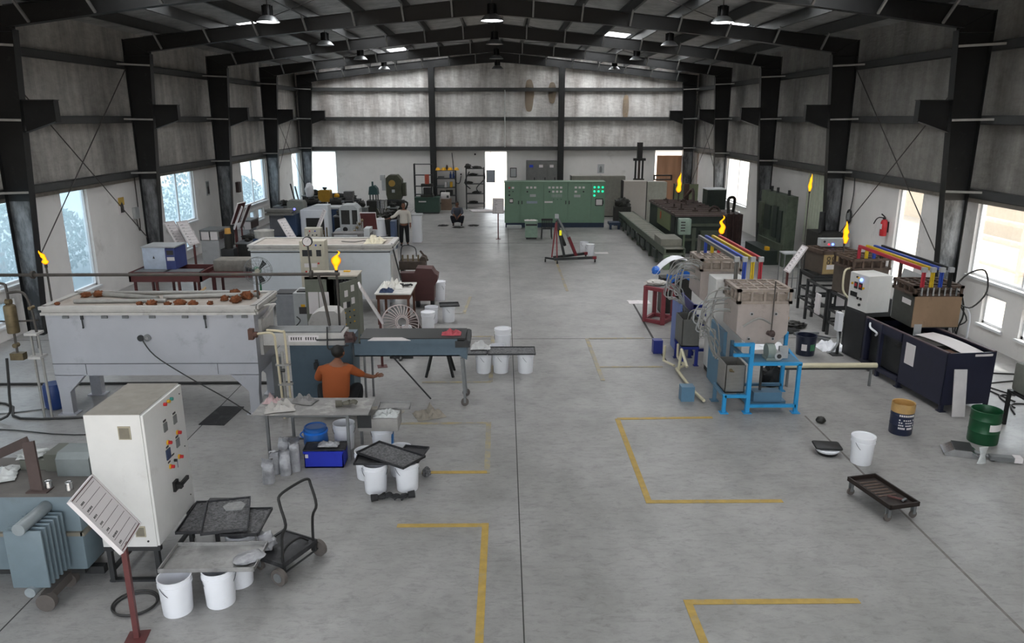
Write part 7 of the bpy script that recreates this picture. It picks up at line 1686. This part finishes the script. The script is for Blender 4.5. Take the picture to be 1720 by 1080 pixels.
MB().tube([(-.1, .0, 1.85), (.2, .1, 2.1), (.55, .15, 2.15), (.62, .1, 1.75), (.35, .05, 1.45), (.1, 0, 1.5)], .016).tube([(-.15, 0, 1.85), (.1, .05, 1.7), (.2, .05, 1.3), (.15, .1, .9), (.3, .2, .02)], .016).tube([(-.2, .1, 1.85), (.15, .15, 1.85), (.1, .2, 1.2), (.2, .2, .6), (.2, .3, .02)], .014).tube([(.1, .05, 1.5), (.25, 0, 1.2), (.05, 0, 1.05), (.15, .05, .8)], .014).build('cable', M_HOSE, t); MB().tube([(.1, .1, 1.5), (.35, .1, 1.3), (.36, .1, .6), (.4, .2, .02)], .02).build('white_cable', M_PAIL, t)
t = thing('casting_trough', 'long dark indigo trough cabinet under the copper-fronted furnace, near right', 'trough', (7.66, 12.36, 0), R(6)); w, d, h = .92, 2.5, 1.07
MB().b2((0, 0, .12), (w, .02, h)).b2((w-.02, 0, .12), (w, d, h)).b2((0, 0, .12), (.02, 1.25, h)).b2((0, d-.02, .12), (w, d, h)).b2((.02, .02, .12), (w-.02, d, .16)).build('casing', M_INDIGO, t)
MB().b2((0, 0, h), (.05, d, h+.02)).b2((w-.06, 0, h), (w, d, h+.02)).b2((.0, d-.3, h), (w, d, h+.0)).build('rim', mat('worn_mauve_rim', '55484c', .6, var=.2), t); MB().b2((.02, .02, .75), (w-.02, 1.5, .8)).build('inner_floor', M_BLACK, t)
for x in (.02, w-.06):
    for y in (0, 1.25, d-.05): MB().b2((x, y, 0), (x+.06, y+.06, .14)).b2((x-.03, y-.03, 0), (x+.09, y+.09, .012)).build('foot', M_INDIGO, t)
MB().b2((-.006, .85, .55), (0, 1.12, .95)).build('paper', M_PAPER, t); MB().b2((.52, -.006, h-.07), (.85, 0, h-.03)).build('white_tag', M_PAPER, t); MB().b2((.06, .15, .8), (.4, .5, .98)).build('rusty_block', mat('rust_brown_block', '5d4233', .8, var=.3), t); MB().b2((.1, .6, .8), (.5, 1.2, 1.02)).build('dark_block', M_GDARK, t)
MB().sheet(lambda u, v: (.45+.36*v-.12*u, .03+1.35*u, .98+.06*math.sin(u*2.5)+.03*v), 12, 6, .008).build('white_sheet', M_PAPER, t)
MB().b2((-.0, 1.3, .9), (.06, d, h)).b2((-.02, d-.1, 0), (.05, d-.04, h)).b2((-.02, 1.9, 0), (.05, 1.96, h)).b2((-.02, 1.25, .12), (.05, d, .2)).build('side_frame', M_INDIGO, t)
MB().b2((.1, 1.4, .2), (w-.05, d-.1, .9)).build('inner_box', M_CHAR, t); MB().tube([(-.02, d-.2, 1.0), (-.1, d-.35, .95), (-.05, d-.5, .88), (.0, d-.4, .8)], .02).build('white_hose', M_PAIL, t)
# floor pieces on the right
t = thing('navy_drum', 'navy blue steel drum with white stencilling and a brown bag collar on the right floor', 'drum', (6.52, 11.48, 0))
MB().lathe([(0, 0), (.17, 0), (.175, .01), (.175, .16), (.18, .17), (.175, .18), (.175, .32), (.18, .33), (.175, .34), (.175, .41), (.16, .41)], n=28).build('shell', mat('navy_drum_paint', '1f2740', .4, .1, var=.08), t)
MB().lathe([(.178, .38), (.18, .5), (.176, .53), (.165, .52), (.17, .42), (0, .44)], n=28, cap=False).build('bag_collar', mat('brown_plastic_bag', 'b08d58', .45, var=.12, scale=9), t)
mb = MB()
for rr, (z, n) in enumerate(((.345, 9), (.27, 8), (.225, 8), (.18, 10), (.13, 10))):
    for k in range(n):
        a = R(-128+76*k/max(1, n-1)); h = .03 if rr in (0, 4) else .018
        if (k*7+rr*3) % 5 == 0 and rr: continue
        mb.box((.177*math.cos(a), .177*math.sin(a), z), (.006, .02, h), rz=a)
mb.build('stencilled_letters', M_PAPER, t)
t = thing('green_drum', 'open dark green steel drum with a white label at the right edge', 'drum', (7.66, 11.12, 0))
MB().lathe([(0, 0), (.215, 0), (.22, .02), (.22, .18), (.226, .195), (.22, .21), (.22, .38), (.226, .395), (.22, .41), (.22, .53), (.226, .54), (.218, .545), (.21, .53), (.21, .05), (0, .05)], n=32, cap=False).build('shell', mat('drum_green', '114a2b', .4, .1, var=.08), t)
mb = MB()
for k in range(7): a = R(-100+9*k); mb.box((.2225*math.cos(a), .2225*math.sin(a), .3), (.004, .036, .11), rz=a)
mb.build('label', M_PAPER, t); MB().lathe([(0, .1), (.205, .1)], n=24, cap=False).build('residue', M_PAILIN, t)
t = thing('lid_tray', 'black tray lid resting on a white rim beside the lone lidded pail', 'lid', (4.98, 10.68, 0)); MB().lathe([(0, 0), (.14, 0), (.17, .05), (0, .05)], n=24).build('base', M_BLACK, t); MB().lathe([(.0, .05), (.16, .05), (.19, .09), (.18, .1), (0, .1)], n=24).build('white_rim', M_PAIL, t); MB().box((0, .02, .125), (.4, .3, .045), rz=R(-8), bev=.03).build('black_lid', M_BLACK, t)
t = thing('dolly', 'low black tray dolly on castors with a few tools, lower right floor', 'dolly', (5.02, 9.05, 0), R(-77)); w, d = .84, .44
MB().b2((-w/2, -d/2, .19), (w/2, d/2, .2)).b2((-w/2, -d/2, .19), (w/2, -d/2+.02, .25)).b2((-w/2, d/2-.02, .19), (w/2, d/2, .25)).b2((-w/2, -d/2, .19), (-w/2+.02, d/2, .25)).b2((w/2-.02, -d/2, .19), (w/2, d/2, .25)).build('tray', mat('black_brown_dolly', '2a211d', .55, .2, var=.25), t)
for k in range(6): MB().b2((-.3+.075*k, -.13, .2), (-.27+.075*k, .14, .206)).build('slot', M_CAGE2, t)
for x in (-.36, .36):
    for y in (-.19, .19): c_ = MB().cyl((x-.015, y, .05), (x+.015, y, .05), .05, n=16).build('castor', M_TYRE, t); MB().b2((x-.03, y-.02, .06), (x-.018, y+.02, .19)).b2((x+.018, y-.02, .06), (x+.03, y+.02, .19)).build('fork', M_GREY, c_)
t2 = thing('hand_tool', 'small rusty tools lying in the black dolly tray', 'tool', (5.09, 8.86, .21), R(-40)); MB().bar((-.09, 0, .01), (.1, .02, .01), .025, .018).build('handle', mat('rust_red_tool', '5e3a36', .7), t2); MB().bar((.1, -.03, .012), (.12, .06, .012), .03, .02).build('head', M_GREY, t2)
t = thing('bench_scale', 'chrome folded bench scale lying on the floor by the green drum', 'scale', (7.02, 10.66, 0), R(-20)); MB().prism([(-.2, .0), (.22, .0), (.24, .05), (.12, .12), (-.1, .12), (-.24, .04)], 'y', -.16, .16).build('case', M_CHROME, t); MB().b2((-.1, -.17, .12), (.16, .17, .135)).build('platter', M_DK, t); MB().tube([(.2, 0, .06), (.32, -.05, .05), (.42, -.1, .04)], .03).build('arm', M_GREY, t)
t = thing('scale_indicator', 'grey scale indicator arm on the floor below the green drum', 'scale', (7.52, 10.36, 0), R(-14)); MB().b2((-.2, -.06, .03), (.22, .06, .09)).build('arm', M_GREY, t); MB().b2((.12, -.065, .02), (.23, .065, .1)).build('label', M_PAPER, t); MB().cyl((.18, 0, 0), (.18, 0, .04), .03, n=10).cyl((-.15, 0, 0), (-.15, 0, .04), .03, n=10).build('foot', M_DK, t)
mb = MB(); vs = []
for k in range(9):
    f = k/8; w_ = .11*(.55+.45*abs(2*f-1)**1.2)
    for q in range(10): a = 2*PI*q/10; vs.append((w_*.75*math.cos(a), .03*math.sin(a)*(1-.6*f)+.01*noise.noise(Vector((k, q, 0))), .26*f))
mb._add(vs, [(k*10+q, k*10+(q+1) % 10, (k+1)*10+(q+1) % 10, (k+1)*10+q) for k in range(8) for q in range(10)]+[tuple(range(9, -1, -1)), tuple(range(80, 90))])
o = mb.build('tied_bag', M_POLY, ang=60); o.location = (7.16, 10.32, 0); o.rotation_euler.z = R(10); tag(o, 'small tied clear bag standing before the scale arm', 'bag')
o = MB().b2((-.11, -.01, 0), (.11, .01, .83)).build('steel_plate', mat('bright_scuffed_plate', 'd6d2d2', .4, .2, var=.1, scale=4, dirt='77726f', dirt_amt=.2)); o.location = (7.86, 12.12, .002); o.rotation_euler.x = R(-9); tag(o, 'bright steel plate leaning on the end of the dark indigo trough', 'plate')
lump('steel_block', 'small dark block lying on the floor before the sky blue frame', 'block', (5.38, 11.9, 0), (.16, .14, .11), M_GDARK, 51, .1)
t = thing('navy_bucket', 'navy bucket with two labels on the floor between the furnace rows', 'bucket', (6.6, 15.75, 0)); MB().lathe([(0, 0), (.19, 0), (.22, .42), (.225, .42), (.225, .44), (.2, .44), (.18, .05), (0, .05)], n=26, cap=False).build('body', mat('navy_bucket_plastic', '1d2236', .4), t)
for a, m in ((-120, M_PAPER), (-70, mat('green_label', '3f7a55', .5))): MB().box((.205*math.cos(R(a)), .205*math.sin(R(a)), .2), (.012, .11, .14), rz=R(a), rot=None).build('label', m, t)
crumple('white_sack', 'white plastic sack lying behind the navy bucket', 'sack', (7.35, 16.2, 0), .6, .6, .22, M_PAIL, 23); crumple('plastic_sheet', 'clear white plastic sheet on the floor left of the navy bucket', 'plastic sheet', (5.95, 16.35, 0), .8, .6, .08, M_PAIL, 24)
lump('soot_pile', 'black soot pile on the floor behind the navy bucket', 'pile', (6.75, 17.5, 0), (.7, .4, .1), M_BLACK, 61, .3); lump('soot_pile', 'small black scrap heap by the black frame foot', 'pile', (7.2, 17.9, 0), (.5, .35, .16), M_GDARK, 62, .3)
t = thing('loose_bars', 'loose steel bars stacked on the floor at the foot of the black frame', 'bar', (7.0, 16.9, 0)); MB().bar((-.1, .3, .05), (.5, -.3, .05), .06).bar((.0, .4, .05), (.6, -.1, .05), .05).bar((-.2, .0, .12), (.4, .1, .12), .05).build('bar', M_GREY, t)
lump('yellow_part', 'small yellow fitting on the floor by the black frame', 'part', (7.2, 18.6, 0), (.18, .18, .14), M_YELL, 63, .1)
t = thing('grey_vessel', 'grey vessel on a black angle stand cut off by the right edge', 'vessel', (8.75, 11.3, 0)); MB().b2((-.3, -.3, .62), (.5, .5, 1.12), bev=.05).b2((-.2, -.2, 1.12), (.4, .4, 1.22)).build('vessel', mat('mottled_grey_paint', '6b6d66', .6, var=.2, scale=6), t)
for x, y in ((-.3, -.3), (.5, -.3), (-.3, .5), (.5, .5)): MB().b2((x-.025, y-.025, 0), (x+.025, y+.025, .62)).build('leg', M_BLACK, t)
MB().b2((-.32, -.32, .58), (.52, .52, .62)).bar((-.6, -.5, .02), (.6, -.5, .02), .05).bar((-.3, -.3, .15), (.5, -.3, .15), .04).build('frame', M_BLACK, t)
MB().box((-.05, -.35, .35), (.3, .06, .22)).build('cloth', mat('lilac_cloth', '77789c', .9), t)
for k in range(4): cable(('black cable on the floor right of the indigo trough', 'second black cable curving beside the indigo trough', 'bent bar on the floor behind the indigo trough', 'dark rod on the floor near the right wall')[k], [(8.9+.2*k, 12.2+.3*k, .015), (9.2, 12.7+.4*k, .015), (9.9-.2*k, 12.6+.6*k, .015), (10.5, 13.4+.3*k, .015)], .014, grp='cables at the right wall')
t = thing('fire_extinguisher', 'red fire extinguisher with hose on the right wall', 'extinguisher', (XR-.13, 21.35, 1.75)); MB().lathe([(0, 0), (.085, 0), (.095, .02), (.095, .38), (.07, .45), (.03, .47), (0, .47)], n=20).build('cylinder', mat('extinguisher_red', 'b3252b', .35), t); MB().b2((-.04, -.03, .47), (.02, .03, .53)).bar((.0, 0, .54), (-.02, .16, .6), .025).build('valve', M_BLACK, t); MB().tube([(0, .03, .5), (-.05, .2, .5), (-.05, .38, .42), (-.05, .5, .28)], .016).build('hose', M_DK, t); MB().b2((-.098, -.06, .2), (-.085, .06, .34)).build('label', M_PAPER, t); MB().b2((.08, -.03, .1), (.14, .03, .4)).build('wall_bracket', M_DK, t)
t = thing('wall_fan', 'small grey round fixture with cable on the right wall by the column', 'fixture', (XR-.012, 23.75, 2.0)); MB().tube([(-.05, .14*math.cos(a), .2*math.sin(a)) for a in [2*PI*i/16 for i in range(16)]], .03, closed=True).build('ring', M_DK, t); MB().b2((-.08, -.08, -.1), (0.0, .08, .1)).build('plate', M_LGREY, t); MB().tube([(-.03, 0, .15), (-.03, -.1, .7), (-.03, -.05, 1.25)], .015).build('cable', M_DK, t)
t = thing('leaning_sheet', 'pale panel leaning by the right wall behind the colour bars', 'panel', (10.2, 18.9, 0)); MB().bar((0, 0, .05), (.3, .0, 1.2), .9, .04, up=(1, 0, 0)).build('sheet', M_LGREY, t); MB().bar((-.1, -.5, 0), (.25, -.5, 1.1), .05).build('prop', M_DK, t)
# ================================================================== people
M_SKIN = mat('brown_skin', '7a4e38', .55, var=.06); M_HAIR = mat('black_hair', '15120f', .6, var=.2)
M_ORANGE = mat('orange_shirt', '8f471c', .85, var=.05); M_TROU = mat('black_trousers', '141417', .8, var=.1)
M_WSH = mat('white_shirt', 'cfc9bf', .85, var=.03); M_GSH = mat('grey_blue_shirt', '4c515c', .85, var=.05); M_NVT = mat('navy_trousers', '1f212b', .85); M_SHOE = mat('dark_shoe', '1c1917', .6)
def skin(name, verts, edges, m, parent, sub=2, root=0):
    me = bpy.data.meshes.new(name); me.from_pydata([v[:3] for v in verts], edges, []); me.update()
    o = bpy.data.objects.new(name, me); COL.objects.link(o)
    md = o.modifiers.new('skin', 'SKIN'); md.use_smooth_shade = True
    for i, v in enumerate(verts):
        s = me.skin_vertices[0].data[i]; r = v[3]; s.radius = r if isinstance(r, tuple) else (r, r); s.use_root = (i == root)
    sb = o.modifiers.new('sub', 'SUBSURF'); sb.levels = sub; sb.render_levels = sub
    bpy.context.view_layer.update()
    dg = bpy.context.evaluated_depsgraph_get(); ev = o.evaluated_get(dg); nm = bpy.data.meshes.new_from_object(ev)
    o.modifiers.clear(); o.data = nm; nm.name = name; bpy.data.meshes.remove(me)
    nm.materials.clear(); nm.materials.append(m)
    for p in nm.polygons: p.use_smooth = True
    o.parent = parent
    return o
def limb_chain(V_, E_, start, pts):
    prev = start
    for p in pts: V_.append(p); E_.append((prev, len(V_)-1)); prev = len(V_)-1
    return prev
def hand(V_, E_, wrist_i, d, side, curl):   # palm + five fingers as part of the body graph
    w = Vector(V_[wrist_i][:3]); d = Vector(d).normalized(); s = Vector(side).normalized(); n = d.cross(s).normalized()
    V_.append((*(w+d*.045), (.036, .016))); p0 = len(V_)-1; E_.append((wrist_i, p0))
    V_.append((*(w+d*.085), (.038, .014))); p1 = len(V_)-1; E_.append((p0, p1))
    for k, L in enumerate((.06, .075, .08, .07)):
        o = s*(.028-.019*k); a = w+d*.095+o; b = a+d*L*.5+n*curl*L*.25; c = b+d*L*.4+n*curl*L*.5
        V_.append((*a, .0095)); i = len(V_)-1; E_.append((p1, i)); V_.append((*b, .0085)); E_.append((i, i+1)); V_.append((*c, .007)); E_.append((i+1, i+2))
    a = w+d*.05+s*.045; b = a+d*.035+s*.012+n*curl*.015
    V_.append((*a, .011)); i = len(V_)-1; E_.append((p0, i)); V_.append((*b, .009)); E_.append((i, i+1))
def head(parent, c, yaw, tilt, hair=True, face=True):
    M = Matrix.Translation(c) @ Euler((tilt, 0, yaw)).to_matrix().to_4x4()
    mb = MB().sph((0, 0, 0), .1, (.78, .95, 1.18), n=20)
    for v in mb.bm.verts:
        if v.co.z < -.03: v.co.x *= 1+v.co.z*2.2; v.co.y = v.co.y*(1+v.co.z*1.0)-.012
    mb.sph((0, -.1, -.012), .017, (.8, 1, 1.5), n=8).sph((-.08, .0, -.01), .024, (.4, .8, 1.3), n=8).sph((.08, .0, -.01), .024, (.4, .8, 1.3), n=8).b2((-.026, -.094, -.062), (.026, -.084, -.052))
    h = mb.xf(M).build('head', M_SKIN, parent, ang=80)
    mb = MB()
    for s in (-1, 1): mb.sph((s*.03, -.087, .018), .012, (1, .5, .6), n=8).b2((s*.032-.018, -.094, .036), (s*.032+.018, -.084, .042))
    mb.xf(M).build('eyes', M_HAIR, h)
    mb = MB().sph((0, .014, .032), .106, (.8, .97, 1.05), n=20)
    bmesh.ops.delete(mb.bm, geom=[v for v in mb.bm.verts if v.co.z < -.06+.9*max(0, -v.co.y) or (v.co.y < -.055 and v.co.z < .085)], context='VERTS')
    mb.xf(M).build('hair', M_HAIR, parent, ang=80)
# --- worker in orange, squatting with his back to the camera (local -y is toward the camera, he faces +y)
p = thing('person', 'person in an orange shirt crouching with back turned before the blue grey cabinet', 'person', (-2.85, 12.12, 0)); p.scale = (1.2, 1.0, 1.02)
V_ = [(0, 0, .3, .13)]; E_ = []
a = limb_chain(V_, E_, 0, [(0, .02, .5, (.17, .12)), (0, .08, .72, (.18, .12)), (0, .14, .9, (.12, .09)), (.01, .17, .99, .05), (.02, .19, 1.04, .05)])
for s in (-1, 1):
    k = limb_chain(V_, E_, 0, [(s*.1, .06, .27, .1), (s*.24, .36, .5, .08), (s*.24, .3, .3, .062), (s*.23, .22, .09, .045), (s*.24, .3, .045, .04), (s*.25, .39, .03, .03)])
k = limb_chain(V_, E_, 3, [(-.17, .13, .88, .065), (-.27, .16, .68, .048), (-.26, .33, .6, .038), (-.24, .42, .62, .028)]); hand(V_, E_, k, (.1, 1, .1), (1, 0, 0), .6)
k = limb_chain(V_, E_, 3, [(.17, .13, .88, .065), (.33, .2, .74, .048), (.46, .3, .66, .036), (.5, .34, .645, .028)]); hand(V_, E_, k, (.6, .8, 0), (0, 0, 1), .5)
skin('body', V_, E_, M_SKIN, p)
V_ = [(0, -.01, .3, (.19, .15))]; E_ = []
limb_chain(V_, E_, 0, [(0, -.005, .42, (.205, .16)), (0, .03, .6, (.215, .155)), (0, .08, .76, (.215, .15)), (0, .13, .89, (.165, .115)), (.008, .15, .95, (.075, .07))])
for s, el in ((-1, [(-.2, .12, .85, .085), (-.265, .15, .72, .07), (-.27, .18, .64, .062)]), (1, [(.2, .12, .86, .085), (.3, .17, .77, .068), (.38, .23, .715, .056)])): limb_chain(V_, E_, 4, el)
skin('shirt', V_, E_, M_ORANGE, p)
V_ = [(0, .0, .25, (.185, .15))]; E_ = []
for s in (-1, 1): limb_chain(V_, E_, 0, [(s*.12, .08, .27, .125), (s*.25, .37, .51, .1), (s*.25, .3, .3, .082), (s*.235, .22, .12, .068)])
skin('trousers', V_, E_, M_TROU, p)
for s in (-1, 1): MB().sph((s*.25, .3, .045), .05, (.95, 2.4, .85), n=12).build('shoe', M_SHOE, p)
head(p, (.03, .22, 1.12), PI+R(-25), R(-22))
# --- standing worker in white, facing the camera, one arm held out
p = thing('person', 'person in a white shirt and black trousers standing with one arm held out', 'person', (-4.0, 30.45, 0), R(8))
V_ = [(0, 0, .93, (.13, .1))]; E_ = []
limb_chain(V_, E_, 0, [(0, .01, 1.1, (.135, .095)), (0, .01, 1.27, (.15, .1)), (0, .01, 1.4, (.11, .085)), (0, 0, 1.47, .05), (0, -.01, 1.52, .048)])
for s in (-1, 1): limb_chain(V_, E_, 0, [(s*.09, 0, .84, .09), (s*.11, -.01, .48, .062), (s*.12, .02, .12, .045), (s*.125, .01, .05, .042), (s*.14, -.13, .03, .032)])
k = limb_chain(V_, E_, 3, [(-.18, 0, 1.37, .06), (-.36, -.05, 1.2, .046), (-.56, -.12, 1.13, .036), (-.6, -.13, 1.12, .026)]); hand(V_, E_, k, (-1, -.2, -.1), (0, -1, 0), .3)
k = limb_chain(V_, E_, 3, [(.18, 0, 1.37, .06), (.23, .02, 1.1, .046), (.25, -.04, .88, .036), (.25, -.05, .84, .026)]); hand(V_, E_, k, (0, -.1, -1), (0, -1, 0), .3)
skin('body', V_, E_, M_SKIN, p)
V_ = [(0, 0, .86, (.185, .13))]; E_ = []
limb_chain(V_, E_, 0, [(0, 0, .98, (.18, .125)), (0, .01, 1.12, (.175, .12)), (0, .01, 1.28, (.185, .125)), (0, .01, 1.4, (.14, .1)), (0, 0, 1.45, .07)])
for el in ([(-.2, 0, 1.36, .085), (-.36, -.05, 1.2, .07), (-.54, -.115, 1.14, .056)], [(.2, 0, 1.36, .085), (.235, .02, 1.12, .07), (.25, -.03, .9, .056)]): limb_chain(V_, E_, 4, el)
skin('shirt', V_, E_, M_WSH, p)
V_ = [(0, 0, .93, (.165, .125))]; E_ = []
for s in (-1, 1): limb_chain(V_, E_, 0, [(s*.095, 0, .82, .115), (s*.115, -.01, .48, .088), (s*.125, .02, .1, .075)])
skin('trousers', V_, E_, M_TROU, p)
for s in (-1, 1): MB().sph((s*.135, -.05, .045), .052, (.95, 2.5, .85), n=12).build('shoe', M_SHOE, p)
head(p, (0, -.02, 1.61), R(5), 0)
# --- far worker squatting
p = thing('person', 'person in a dark grey shirt squatting on the floor near the far doorway', 'person', (-2.2, 36.35, 0))
V_ = [(0, .1, .3, .13)]; E_ = []
limb_chain(V_, E_, 0, [(0, .08, .5, (.16, .11)), (0, .0, .7, (.17, .11)), (0, -.04, .84, (.11, .08)), (0, -.07, .9, .05), (0, -.09, .95, .048)])
for s in (-1, 1): limb_chain(V_, E_, 0, [(s*.1, .05, .28, .1), (s*.26, -.24, .48, .078), (s*.22, -.12, .26, .06), (s*.2, -.02, .08, .045), (s*.2, -.1, .045, .04), (s*.2, -.2, .03, .03)])
for s in (-1, 1):
    k = limb_chain(V_, E_, 3, [(s*.17, -.04, .82, .06), (s*.24, -.2, .62, .046), (s*.1, -.36, .5, .036), (s*.07, -.38, .47, .026)]); hand(V_, E_, k, (-s*.4, -.3, -1), (0, -1, 0), .5)
skin('body', V_, E_, M_SKIN, p)
V_ = [(0, .1, .3, (.18, .14))]; E_ = []
limb_chain(V_, E_, 0, [(0, .08, .5, (.19, .14)), (0, .01, .7, (.2, .14)), (0, -.04, .84, (.14, .1)), (0, -.06, .88, .07)])
for s in (-1, 1): limb_chain(V_, E_, 3, [(s*.19, -.04, .81, .08), (s*.25, -.19, .64, .064), (s*.18, -.28, .57, .055)])
skin('shirt', V_, E_, M_GSH, p)
V_ = [(0, .1, .26, (.18, .14))]; E_ = []
for s in (-1, 1): limb_chain(V_, E_, 0, [(s*.11, .06, .28, .12), (s*.27, -.24, .48, .098), (s*.225, -.12, .26, .08), (s*.2, -.02, .1, .066)])
skin('trousers', V_, E_, M_NVT, p)
for s in (-1, 1): MB().sph((s*.2, -.11, .045), .05, (.95, 2.4, .85), n=12).build('shoe', M_SHOE, p)
head(p, (0, -.13, 1.03), 0, R(18))
for k, (x, lab) in enumerate(((-2.88, 'dark flat scrap on the floor left of the squatting far worker'), (-1.42, 'dark flat scrap on the floor right of the squatting far worker'), (-2.15, 'dark scrap on the floor in front of the squatting far worker'))): lump('flat_scrap', lab, 'scrap', (x, 35.6 if k == 2 else 36.2, 0), (.5, .35, .07), M_GDARK, 80+k, .3)
